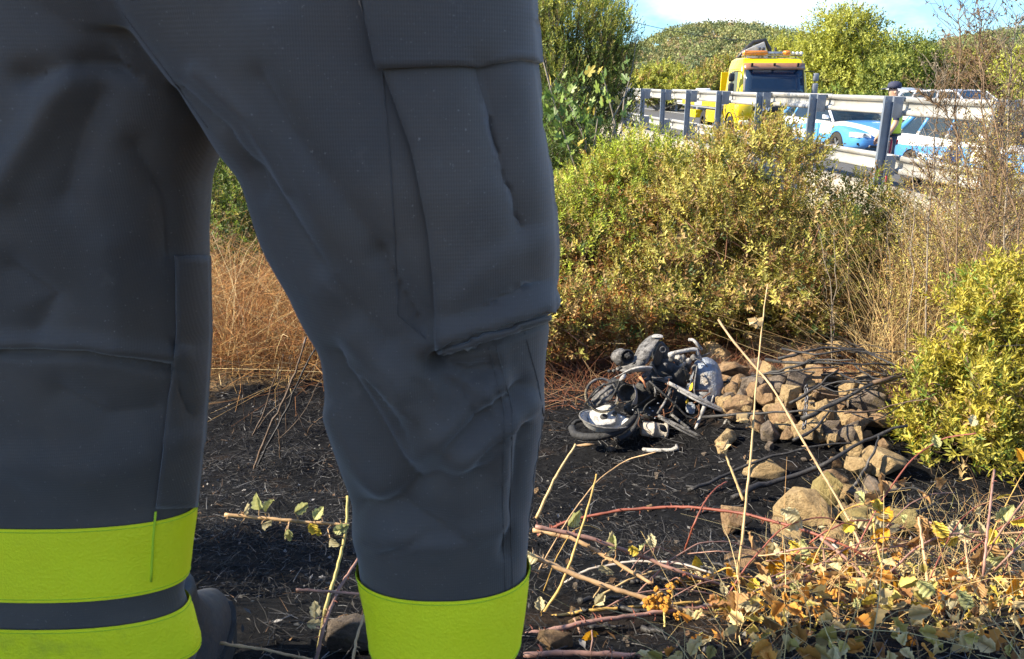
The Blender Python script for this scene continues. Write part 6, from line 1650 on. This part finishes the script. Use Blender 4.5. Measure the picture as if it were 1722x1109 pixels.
stuff('dry_litter', join_arrays([a1, a3]), STRAND, 'matted dry grass and stems in the lower right corner', 'dry grass')
n = 800; x, y = scatter(n, .2, 2.6, .75, 3.3, lambda x, y: patch_zone(x, y) & (y < 1.95)); B = np.stack([x, y, ground_z(x, y) + rng.uniform(0, .07, n)], 1)
FALLEN_B = B

# ================================================================== brambles in the foreground
CANE = {'pink': (.28, .155, .12), 'tan': (.44, .28, .14), 'red': (.22, .06, .035), 'gold': (.50, .31, .08), 'grey': (.36, .32, .28), 'olive': (.42, .34, .10), 'brown': (.25, .14, .09), 'straw': (.48, .33, .15)}
def cane_mat(k, c):
    m, nt, b, out = new_mat(k + '_cane')
    co = nt.nodes.new('ShaderNodeTexCoord').outputs['Object']
    n1 = tex_noise(nt, 22, 6, .65, vec=co); n2 = tex_noise(nt, 140, 4, .6, vec=co)
    cc = ramp(nt, [(.28, tuple(x * .55 for x in c)), (.5, c), (.75, tuple(min(.85, x * 1.35 + .03) for x in c))], n1)
    nt.links.new(cc, b.inputs['Base Color']); b.inputs['Roughness'].default_value = .55; bump(nt, b, n2, .3, .002)
    return m
CANEM = {k: cane_mat(k, c) for k, c in CANE.items()}
def leaf_variant(seed, fold=.35, lobes=9):
    r_ = np.random.default_rng(seed); V = [(0, 0, 0)]; N = 9
    mid = [(0, t, -.22 * t * t * r_.uniform(.2, 1.4)) for t in np.linspace(0, 1, N)]
    V = list(mid); Lf, Rt = [], []
    for sgn, lst in ((-1, Lf), (1, Rt)):
        for i, t in enumerate(np.linspace(.0, 1, N)[1:-1]):
            w = .36 * math.sin(math.pi * t ** .8) ** .8 * (1 + .13 * (-1) ** i) * r_.uniform(.9, 1.1)
            lst.append(len(V)); V.append((sgn * w, t + .03 * (-1) ** i, mid[i + 1][2] + w * fold + .03 * math.sin(t * 14 + seed)))
    Fc = []
    for lst in (Lf, Rt):
        ch = [0] + lst + [N - 1]
        for i in range(N - 1):
            a, b_, c, d = i, i + 1, ch[i + 1], ch[i]
            if d == a: Fc.append((a, b_, c))
            elif c == b_: Fc.append((a, b_, d))
            else: Fc.append((a, b_, c, d))
    return V, Fc
def bramble_leaf_mat(name, c1, c2):
    m, nt, b, out = new_mat(name)
    co = nt.nodes.new('ShaderNodeTexCoord').outputs['Object']
    n1 = tex_noise(nt, 3.0, 6, .6, vec=co); c = ramp(nt, [(.35, c1), (.65, c2)], n1)
    wv = nt.nodes.new('ShaderNodeTexWave'); wv.wave_type = 'BANDS'; wv.bands_direction = 'DIAGONAL'; wv.inputs['Scale'].default_value = 3.2; nt.links.new(co, wv.inputs['Vector'])
    c = mix_rgb(nt, ramp(nt, [(.0, .35), (.18, 0)], wv.outputs['Fac']), c, tuple(x * .5 for x in c1))
    nt.links.new(c, b.inputs['Base Color']); b.inputs['Roughness'].default_value = .6
    bump(nt, b, wv.outputs['Fac'], .4, .03)
    t = nt.nodes.new('ShaderNodeBsdfTranslucent'); nt.links.new(c, t.inputs['Color'])
    mx = nt.nodes.new('ShaderNodeMixShader'); mx.inputs[0].default_value = .35
    nt.links.new(b.outputs[0], mx.inputs[1]); nt.links.new(t.outputs[0], mx.inputs[2]); nt.links.new(mx.outputs[0], out.inputs[0])
    return m
BL = {'cream': bramble_leaf_mat('cream_leaf', (.50, .42, .22), (.62, .56, .36)), 'yellow': bramble_leaf_mat('yellow_leaf', (.60, .42, .03), (.68, .54, .10)), 'orange': bramble_leaf_mat('orange_leaf', (.62, .26, .01), (.70, .40, .03)),
      'green': bramble_leaf_mat('green_leaf', (.12, .19, .03), (.26, .30, .06)), 'brown': bramble_leaf_mat('brown_leaf', (.33, .17, .06), (.50, .31, .13)), 'pale': bramble_leaf_mat('pale_green_leaf', (.38, .40, .14), (.55, .54, .25))}
leaf_geo = [leaf_variant(s_, f_) for s_, f_ in ((1, .25), (2, .5), (3, .8), (4, .1))]
leaf_mesh = {}
def bleaf(kind, v):
    if (kind, v) not in leaf_mesh:
        mb = MB(); mb.add(*leaf_geo[v]); leaf_mesh[(kind, v)] = mb.mesh('leaf', BL[kind], True, fix=False)
    return leaf_mesh[(kind, v)]
def litter_leaves(B):
    n = len(B); Vs, Fs, Cs, off = [], [], [], 0
    cl = col_pick(n, (3, (.55, .42, .20)), (3, (.52, .24, .05)), (2, (.42, .34, .10)), (1.4, (.30, .15, .06)), (.8, (.60, .50, .28)))
    for i in range(n):
        V, Fc = leaf_geo[i % 4]; sc = random.uniform(.016, .042)
        M = Matrix.Rotation(random.uniform(0, 6.28), 3, 'Z') @ Matrix.Rotation(random.gauss(0, .7), 3, 'X') @ Matrix.Rotation(random.gauss(0, .7), 3, 'Y')
        A = np.array(V) * sc; A[:, 2] *= random.uniform(.6, 2.2); A = A @ np.array(M).T + B[i]
        Vs.append(A); Fs.extend(tuple(q + off for q in f) for f in Fc); Cs.append(np.tile(cl[i], (len(A), 1))); off += len(A)
    me = bpy.data.meshes.new('fallen_leaves'); me.from_pydata(np.concatenate(Vs).tolist(), [], Fs); me.materials.append(LEAF_DRY)
    a = me.color_attributes.new('Col', 'FLOAT_COLOR', 'POINT'); c = np.ones((off, 4), np.float32); c[:, :3] = np.clip(np.concatenate(Cs), 0, .9); a.data.foreach_set('color', c.ravel())
    me.polygons.foreach_set('use_smooth', [True] * len(me.polygons))
    return tag(link(bpy.data.objects.new('fallen_leaves', me)), 'dry leaves scattered in the lower right corner', 'fallen leaves', kind='stuff')
litter_leaves(FALLEN_B)
HEADM = mat('dried_flower', (.55, .26, .03), .85, var=.4, scale=200, bmp=.5, bscale=500)
def head_mesh(seed):
    r_ = np.random.default_rng(seed); mb = MB()
    for k in range(9):
        bm = bmesh.new(); bmesh.ops.create_icosphere(bm, subdivisions=1, radius=1)
        for v in bm.verts: v.co *= r_.uniform(.75, 1.25)
        s = r_.uniform(.22, .40); c = unit(r_.normal(size=3)) * r_.uniform(.2, .75)
        for v in bm.verts: v.co *= s
        mb.addbm(bm, c)
    return mb.mesh('flower_head', HEADM, False, fix=False)
head_meshes = [head_mesh(k) for k in range(4)]
def cane(label, pts, r, col, thorns=1.0, leaves=(), heads=(), group='bramble canes in the foreground', name='bramble_cane', cat='bramble', r1=.7, grounded=False):
    """pts in photograph pixels with depth; leaves: (px, py, depth, size px, colour, tilt)"""
    far_ = lambda px, py, d: d + (.26 if px > 870 and d < 1.75 else (.1 if px > 870 and d < 2 else 0))
    pts = [(p[0], p[1], far_(*p)) for p in pts]; leaves = [(l[0], l[1], far_(*l[:3]), *l[3:]) for l in leaves]; heads = [(h_[0], h_[1], far_(*h_[:3]), h_[3]) for h_ in heads]
    C = np.array([tuple(at(*p)) for p in pts]); n = max(10, len(C) * 7)
    s = np.concatenate([[0], np.cumsum(np.linalg.norm(np.diff(C, axis=0), axis=1))]); s /= s[-1]; t = np.linspace(0, 1, n)
    Q = np.stack([np.interp(t, s, C[:, i]) for i in range(3)], 1)
    for _ in range(4): Q[1:-1] = .25 * Q[:-2] + .5 * Q[1:-1] + .25 * Q[2:]
    dep = np.mean([p[2] for p in pts]); rr = r * dep / F_PX
    rad = np.linspace(rr, rr * r1, n) * (1 + .10 * np.sin(np.arange(n) * 1.9) + rng.normal(size=n) * .05)
    Q[1:-1] += rng.normal(size=(n - 2, 3)) * rr * .12
    root = empty(name, Q[0], 0, label, cat, group)
    mb = MB(); mb.tube(Q, list(rad), 8); world_child(mb.build('cane', CANEM[col], None, smooth=True, fix=False), root)
    if thorns:
        Lc = np.sum(np.linalg.norm(np.diff(Q, axis=0), axis=1)); k = int(Lc / .020 * thorns); tb = MB()
        for _ in range(k):
            i = random.randrange(0, n - 1); f = random.random(); p = Q[i] * (1 - f) + Q[i + 1] * f; T = unit(Q[i + 1] - Q[i]); a = unit(np.cross(T, rng.normal(size=3)))
            h = rr * random.uniform(1.2, 2.6); tb.tube([p + a * rr * .7, p + a * (rr + h * .5) - T * h * .12, p + a * (rr + h) - T * h * .5], [rr * .42, rr * .2, rr * .02], 3, False)
        if k:
            o = tb.build('thorns', CANEM['red' if col in ('pink', 'red') else 'tan'], None, smooth=True, fix=False); o['kind'] = 'stuff'; world_child(o, root)
    for lf in leaves:
        px, py, d, sz, kind = lf[:5]; rot = lf[5] if len(lf) > 5 else random.uniform(-3.1, 3.1)
        o = link(bpy.data.objects.new('leaf', bleaf(kind, random.randrange(4)))); k = sz * d / F_PX
        o.scale = (k * random.uniform(.8, 1.15), k, k); o.location = at(px, py, d)
        o.rotation_euler = (R(90) - PITCH + random.uniform(-.8, .5), random.uniform(-.5, .5) + rot, random.uniform(-.6, .6)); world_child(o, root)
        near = Q[np.argmin(np.linalg.norm(Q - np.array(o.location), axis=1))]
        if np.linalg.norm(near - np.array(o.location)) > rr * 1.5:
            m2 = MB(); m2.tube([near, (near + np.array(o.location)) / 2 + rng.normal(size=3) * .004, o.location], rr * .25, 5, False); world_child(m2.build('leaf_stalk', CANEM[col], None, smooth=True, fix=False), root)
    for hx_, hy_, d, sz in heads:
        o = link(bpy.data.objects.new('flower_head', random.choice(head_meshes))); k = sz * d / F_PX; o.scale = (k, k, k * .9); o.location = at(hx_, hy_, d); o.rotation_euler = rng.uniform(0, 6, 3); world_child(o, root)
        near = Q[np.argmin(np.linalg.norm(Q - np.array(o.location), axis=1))]
        m2 = MB(); m2.tube([near, (near + np.array(o.location)) / 2 + rng.normal(size=3) * .005, o.location], rr * .22, 5, False); world_child(m2.build('flower_stalk', CANEM['gold'], None, smooth=True, fix=False), root)
    return root
def hd(*rows): return [(x, y, d, random.uniform(9, 15)) for x, y, d in rows]
cane('thick pinkish bramble cane with long thorns just right of the trouser cuff', [(880, 1070, 1.36), (1000, 1045, 1.40), (1110, 1030, 1.45), (1215, 1018, 1.5)], 4.8, 'pink', 1.5)
cane('golden bramble cane lying just above the thick pinkish one', [(885, 1046, 1.5), (985, 1027, 1.5), (1085, 1020, 1.52), (1180, 1012, 1.55)], 3.2, 'gold', .8, [(1000, 1018, 1.49, 26, 'cream'), (910, 1028, 1.48, 24, 'cream')])
cane('thick tan bramble cane running down from the trouser leg to the orange leaf', [(893, 935, 1.52), (985, 975, 1.5), (1085, 1006, 1.48), (1160, 1030, 1.45), (1260, 1065, 1.4), (1345, 1092, 1.35)], 4.8, 'tan', 1.2,
     [(905, 940, 1.5, 30, 'cream'), (1290, 1062, 1.38, 46, 'orange', .3), (1272, 1035, 1.38, 26, 'orange', 2.6), (1312, 1080, 1.36, 30, 'brown'), (1215, 1072, 1.42, 30, 'brown')], hd((1090, 1018, 1.46), (1108, 1002, 1.46), (1122, 1010, 1.45), (1105, 1022, 1.46), (1140, 1035, 1.44), (1128, 990, 1.47), (1098, 1008, 1.46), (1118, 1024, 1.46)))
cane('tan bramble cane with pale leaves, upper of the crossing pair by the leg', [(896, 892, 1.7), (965, 905, 1.68), (1030, 943, 1.65), (1098, 982, 1.6)], 4.2, 'tan', 1.2, [(955, 885, 1.68, 34, 'pale'), (1020, 930, 1.64, 36, 'cream'), (1035, 925, 1.63, 30, 'pale'), (1012, 950, 1.64, 34, 'cream'), (1022, 915, 1.65, 26, 'cream')])
cane('reddish bramble cane with dried orange flower heads above the ash', [(900, 886, 1.8), (990, 904, 1.8), (1080, 936, 1.8), (1150, 965, 1.76), (1240, 992, 1.7)], 3.8, 'pink', 1.3, [(1085, 915, 1.78, 34, 'pale'), (1100, 922, 1.78, 26, 'cream'), (1075, 930, 1.78, 22, 'yellow')], hd((1165, 975, 1.7), (1150, 985, 1.7), (1180, 985, 1.7), (1190, 972, 1.7), (1140, 978, 1.7), (1172, 992, 1.7), (1158, 968, 1.7), (1200, 985, 1.7)))
cane('whitish dead bramble cane curving low over the ash', [(935, 990, 1.95), (985, 958, 1.95), (1060, 944, 1.95), (1140, 946, 1.9), (1200, 965, 1.85)], 2.4, 'grey', .3)
cane('long red bramble cane arching across the ash towards the right', [(904, 901, 2.35), (953, 876, 2.35), (1051, 857, 2.33), (1154, 852, 2.28), (1247, 863, 2.2), (1345, 889, 2.1), (1428, 920, 2.0), (1511, 967, 1.9), (1560, 1005, 1.85)], 3.0, 'red', 1.2)
cane('long pale bramble stem slanting down across the rock heap', [(1208, 538, 3.2), (1238, 582, 3.1), (1296, 646, 3.0), (1352, 744, 2.7), (1424, 866, 2.4), (1464, 955, 2.1), (1508, 1062, 1.8)], 2.3, 'tan', .8)
cane('pinkish bramble cane sloping down to the right beside the slanting stem', [(1380, 905, 1.9), (1430, 945, 1.85), (1480, 1000, 1.8), (1530, 1060, 1.7)], 3.0, 'pink', .8)
cane('whitish stem sloping beside the pinkish cane in the lower right', [(1400, 915, 1.95), (1450, 965, 1.9), (1500, 1015, 1.85), (1545, 1050, 1.8)], 2.2, 'grey', 0)
cane('tan cane lying level below the right shrub', [(1395, 934, 2.05), (1500, 918, 2.1), (1610, 903, 2.2), (1740, 894, 2.2)], 3.0, 'tan', .8, [(1612, 905, 2.15, 26, 'cream')])
cane('thin pink cane dipping left below the right shrub', [(1540, 872, 2.3), (1610, 893, 2.2), (1680, 899, 2.2), (1740, 896, 2.2)], 2.2, 'pink', .6)
cane('brown cane bowed along the bottom right', [(1400, 1072, 1.5), (1470, 1046, 1.55), (1535, 1042, 1.6), (1610, 1062, 1.58), (1740, 1108, 1.5)], 3.4, 'brown', .8, [(1530, 1050, 1.52, 44, 'cream', 1.4), (1560, 1065, 1.5, 56, 'green', 2.7), (1590, 1085, 1.48, 44, 'green', .6), (1600, 1092, 1.48, 34, 'pale'), (1480, 1060, 1.5, 32, 'cream'), (1470, 1058, 1.5, 30, 'cream')])
cane('thick tan cane arching down to the right edge', [(1570, 975, 1.85), (1620, 973, 1.8), (1675, 994, 1.72), (1740, 1035, 1.65)], 4.4, 'tan', 1.0, [(1690, 975, 1.7, 34, 'cream'), (1702, 985, 1.7, 32, 'pale'), (1690, 1045, 1.6, 44, 'yellow'), (1712, 1048, 1.6, 36, 'yellow'), (1650, 1020, 1.7, 36, 'cream')])
cane('olive gold cane lying level over the ash right of the tall stalk', [(1335, 1016, 1.75), (1420, 1012, 1.72), (1500, 1018, 1.7), (1610, 1028, 1.7)], 2.8, 'olive', .9, [(1475, 1005, 1.68, 42, 'pale', .2), (1462, 1018, 1.68, 34, 'cream', 1.2), (1560, 1015, 1.66, 30, 'yellow'), (1620, 1025, 1.66, 44, 'cream', -.8), (1630, 1035, 1.66, 36, 'cream')])
cane('short arched brown cane left of the olive gold one', [(1300, 990, 1.75), (1340, 977, 1.78), (1385, 980, 1.8), (1415, 1000, 1.85)], 3.2, 'brown', 1.0, (), hd((1295, 985, 1.72), (1308, 978, 1.72), (1335, 975, 1.74), (1298, 1000, 1.72), (1288, 1012, 1.7), (1302, 1015, 1.7), (1285, 1000, 1.7)))
cane('smooth golden cane lifting to the right at the bottom', [(1068, 1100, 1.3), (1120, 1086, 1.33), (1180, 1068, 1.38), (1240, 1058, 1.4)], 4.2, 'gold', 0)
cane('thick rosy cane along the bottom edge beside the cuff', [(880, 1102, 1.22), (960, 1098, 1.22), (1060, 1104, 1.22), (1180, 1098, 1.25), (1320, 1080, 1.3)], 5.5, 'pink', .9, [(995, 1060, 1.24, 34, 'orange', 2.8)])
cane('tan cane with a few thorns climbing from the bottom at the leg', [(900, 1060, 1.4), (930, 1085, 1.35), (975, 1125, 1.3)], 4.0, 'tan', 1.2)
cane('brown cane rising steeply beside the golden upright at the cuff', [(1005, 1125, 1.35), (985, 1085, 1.38), (965, 1040, 1.42)], 3.2, 'brown', .6)
cane('yellow upright shoot below the dried flower heads', [(1118, 1120, 1.4), (1118, 1060, 1.42), (1117, 1030, 1.44)], 2.6, 'olive', .3)
cane('brown thorny upright below the arched cane', [(1398, 1010, 1.8), (1388, 960, 1.85), (1385, 925, 1.9)], 2.4, 'brown', .8)
cane('tan upright stem standing left under the right shrub', [(1562, 1000, 1.8), (1555, 940, 1.85), (1545, 870, 1.9)], 3.0, 'tan', .5)
cane('thin pink upright stem standing right under the right shrub', [(1650, 1025, 1.7), (1655, 950, 1.75), (1662, 880, 1.8), (1672, 790, 1.9)], 2.6, 'pink', .3, [(1660, 938, 1.74, 24, 'cream')])
cane('short tan upright stem between two taller ones under the shrub', [(1630, 970, 1.8), (1625, 930, 1.82), (1622, 905, 1.85)], 2.4, 'tan', .8)
cane('pink cane crossing diagonally at the lower right', [(1590, 1075, 1.6), (1650, 985, 1.7), (1700, 930, 1.8), (1740, 900, 1.85)], 2.4, 'pink', .5)
cane('golden straight shoot standing beside the green leaf', [(1545, 1090, 1.5), (1540, 1020, 1.55), (1537, 955, 1.6)], 2.8, 'gold', 0)
cane('thin gold shoot leaning left in the lower right', [(1505, 1045, 1.7), (1485, 960, 1.8), (1470, 900, 1.9), (1468, 860, 1.95)], 2.2, 'gold', 0)
# canes between the legs
cane('thorny tan bramble cane with pale leaves lying level between the trouser legs', [(378, 866, 1.5), (430, 870, 1.5), (500, 878, 1.5), (588, 883, 1.5)], 3.4, 'tan', 1.6, [(410, 862, 1.49, 26, 'cream', 1.6), (436, 858, 1.48, 30, 'pale', .4), (446, 862, 1.48, 28, 'pale', -.4), (440, 882, 1.48, 26, 'cream', 2.4), (495, 862, 1.48, 28, 'pale', 1.3), (520, 880, 1.47, 30, 'yellow', 2.9), (528, 874, 1.47, 26, 'pale', .2), (560, 895, 1.47, 28, 'pale', 1.5), (555, 905, 1.47, 22, 'cream', 2.2), (484, 890, 1.47, 24, 'pale', 2.6), (480, 900, 1.47, 18, 'cream', 2.8)])
cane('smooth gold green bramble shoot rising between the trouser legs', [(530, 1125, 1.38), (548, 1020, 1.42), (572, 940, 1.47), (584, 880, 1.52), (584, 835, 1.56)], 3.4, 'olive', .3)
cane('pink thorny bramble cane crossing the gold green shoot', [(528, 1125, 1.36), (545, 1050, 1.4), (572, 985, 1.45), (602, 940, 1.5)], 3.4, 'pink', 1.4, [(515, 1048, 1.38, 28, 'cream', 1.7), (530, 1040, 1.38, 28, 'cream', .1)])
cane('short pinkish cane poking left from the cuff between the legs', [(498, 992, 1.38), (550, 995, 1.38), (615, 1000, 1.38)], 2.8, 'pink', .9)
cane('thorny pale cane low between the trouser legs', [(370, 1082, 1.28), (440, 1092, 1.28), (525, 1110, 1.28)], 2.8, 'tan', 1.2)
cane('short tan cane beside the cuff at the bottom between the legs', [(592, 1120, 1.25), (600, 1070, 1.28), (616, 1025, 1.32)], 2.8, 'tan', .9)
# upright dry stalks
cane('tall straw coloured stalk standing before the rock heap', [(1228, 1048, 1.92), (1248, 910, 2.0), (1262, 770, 2.06), (1272, 645, 2.1), (1282, 540, 2.14), (1291, 478, 2.16)], 2.7, 'straw', 0, (), (), None, 'dry_stalk', 'stalk', .35)
cane('thin fork of dry stalk left of the tall straw stalk', [(1250, 842, 2.03), (1232, 795, 2.05), (1214, 750, 2.07)], 2.4, 'straw', 0, (), (), None, 'dry_stalk', 'stalk', .6)
cane('thin straw stalk rising from the trouser cuff at the left of the ash', [(885, 1075, 1.5), (945, 985, 1.55), (982, 880, 1.6), (1003, 798, 1.66)], 3.0, 'gold', 0, (), (), None, 'dry_stalk', 'stalk', .5)
cane('short straw stalk leaning right beside the trouser leg', [(902, 872, 2.0), (932, 806, 2.0), (968, 747, 2.0)], 2.8, 'straw', 0, (), (), None, 'dry_stalk', 'stalk', .6)
for px, py, d, s_, l_ in ((1272, 545, 2.12, 8, 'upper small seed cluster on the tall straw stalk'), (1216, 752, 2.06, 9, 'seed cluster at the tip of the thin forked stalk'), (1248, 705, 2.07, 7, 'seed cluster halfway up beside the tall straw stalk')):
    mb = MB(); 
    for k in range(9): mb.hull([np.array(at(px + random.gauss(0, s_ * .6), py + random.gauss(0, s_ * .6), d)) + rng.normal(size=3) * .0035 for _ in range(7)])
    o = mb.build('seed_cluster', CANEM['straw']); tag(o, l_, 'seeds')
# scattered leaves of the lower right tangle, each hung on a low cane
cols = ['cream', 'cream', 'yellow', 'orange', 'brown', 'pale', 'brown']
for k in range(9):
    px0 = 1180 + k * 58; py0 = random.uniform(1050, 1085); d = random.uniform(1.32, 1.6)
    lv = [(px0 + random.uniform(-30, 110), py0 + random.uniform(-55, 45), d + random.uniform(-.06, .05), random.uniform(22, 42), random.choice(cols)) for _ in range(15)]
    cane(['low tan cane of the leafy tangle nearest the cuff', 'low cane with mixed leaves under the orange leaf', 'low cane right of the orange leaf', 'low leafy cane under the arched brown one', 'low leafy cane below the whitish stem', 'low leafy cane left of the green leaf', 'low leafy cane right of the green leaf', 'low leafy cane near the yellow leaves', 'low leafy cane at the lower right corner'][k],
         [(px0 - 40, py0 + 40, d), (px0 + 10, py0 + 5, d), (px0 + 70, py0 - 12, d + .03), (px0 + 130, py0 + 25, d)], random.uniform(2.2, 3.4), random.choice(('tan', 'brown', 'gold', 'pink')), .8, lv)
# burnt stalks leaning between the legs
def burnt_lean(label, b_, t_, r, col=None):
    g = hit(*b_); dep = (g - CAM).dot(Vector((0, cP, -sP))); top = at(t_[0], t_[1], dep - .15)
    P = [g.lerp(top, f) + Vector(rng.normal(size=3) * .012) for f in (-.04, 0, .25, .5, .75, 1)]
    return branch_obj('burnt_stalk', label, P, r, CHARW[2] if col else CHARW[0], 'burnt stalks between the legs', 0, 'stalk', .6)
burnt_lean('tallest burnt stalk leaning right between the trouser legs', (427, 792), (518, 566), .008, 1)
burnt_lean('burnt stalk leaning beside the tallest one between the legs', (434, 788), (526, 592), .007)
burnt_lean('bent brown stalk left of the leaning burnt ones', (425, 735), (470, 620), .006, 1)
burnt_lean('short brown stalk right of the leaning burnt ones', (474, 770), (462, 700), .005, 1)
for k in range(10):
    px, py = random.uniform(345, 530), random.uniform(640, 740)
    dx_ = random.gauss(0, 40); dy_ = random.uniform(40, 130)
    burnt_lean(f"thin brown {'tall' if dy_ > 85 else 'short'} twig {'leaning left' if dx_ < -15 else 'leaning right' if dx_ > 15 else 'upright'} at the edge of the straw, {'by the farther leg' if px < 410 else 'midway between the legs' if px < 470 else 'by the nearer leg'}", (px, py), (px + dx_, py - dy_), .003, 1)
# low shrub added unseen at left to cast shade between the legs
sx, sy = -1.75, 1.75
plant('shade_caster_shrub', 'unseen low olive shrub added left of the trouser legs for its shade', 'shrub', [(sx, sy, gz(sx, sy) + .35, .45, .6, .42), (sx - .3, sy + .3, gz(sx, sy) + .45, .4, .5, .45)], 900, .036, .014, .14, 12, mixcol((3, OLIVE), (2, GREEN), (1, YOLIVE)), LEAF, BARK, 20, .01)
tx, ty = -2.1, .72  # dense bush added out of view to keep the sun off the trousers
plant('shade_caster_bush', 'unseen tall dense bush added left of the person to shade the trousers', 'bush', [(tx, ty, 2.75, .5, .30, .65), (tx - .1, ty, 2.1, .5, .30, .5), (tx - .1, ty, 1.5, .4, .28, .5)], 2600, .06, .026, .18, 12, mixcol((3, OLIVE), (2, GREEN), (1, YOLIVE)), LEAF, BARK, 24, .02, inner=.5, gap=.9)
# tall dry grass in front of the thicket on the right
def reeds(x, y):
    p = to_px(np.stack([x, y, ground_z(x, y)], 1)); return (p[:, 0] > 1440) & (p[:, 0] < 1850)
n = 2600; xy = scatter(n, 2.2, 5.2, 5.9, 8.2, lambda x, y: reeds(x, y) & (vnoise(x, y, 2.5, 31) > .35))
stuff('dry_reeds', blades(n, xy, 1.05, .0024, col_pick(n, (4, (.46, .33, .14)), (2.5, (.36, .23, .10)), (2, (.55, .43, .20)), (1.3, (.24, .14, .07))), flat=.05, k=4, droop=.12), STRAND, 'tall golden dry grass among the dead stalks at the right', 'dry grass')
# thin arching stems of the tangle
names = ['thin arching stem of the bramble tangle']
for k in range(62):
    px0, py0 = random.uniform(900, 1700), random.uniform(930, 1105); d0 = 1.42 + (1109 - py0) * .0032; L = random.uniform(90, 320); a = random.gauss(-.15, .45); h_ = random.uniform(10, 95)
    pts = [(px0 + math.cos(a) * L * f, py0 + math.sin(a) * L * f - h_ * math.sin(math.pi * f), d0 + .12 * f) for f in (0, .25, .5, .75, 1)]
    lv = [(px0 + math.cos(a) * L * f + random.gauss(0, 8), py0 + math.sin(a) * L * f - h_ * math.sin(math.pi * f) + random.gauss(0, 6), d0 + .12 * f, random.uniform(20, 40), random.choice(cols)) for f in (random.random() for _ in range(random.randint(2, 7) if px0 > 1150 else 0))]
    cc_ = random.choice(('tan', 'pink', 'pink', 'brown', 'gold', 'straw', 'red'))
    cane(f"{'leafy' if lv else 'bare'} thin {cc_ if cc_ != 'straw' else 'straw coloured'} arching stem {'beside the trouser cuff' if px0 < 1000 else 'by the dried flower heads' if px0 < 1180 else 'below the tall stalk' if px0 < 1330 else 'below the red cane' if px0 < 1480 else 'near the green leaf' if px0 < 1600 else 'at the right corner'}, {'low' if py0 > 1060 else 'middle' if py0 > 1010 else 'high'} in the tangle", pts, random.uniform(.8, 1.9), cc_, .6, lv)
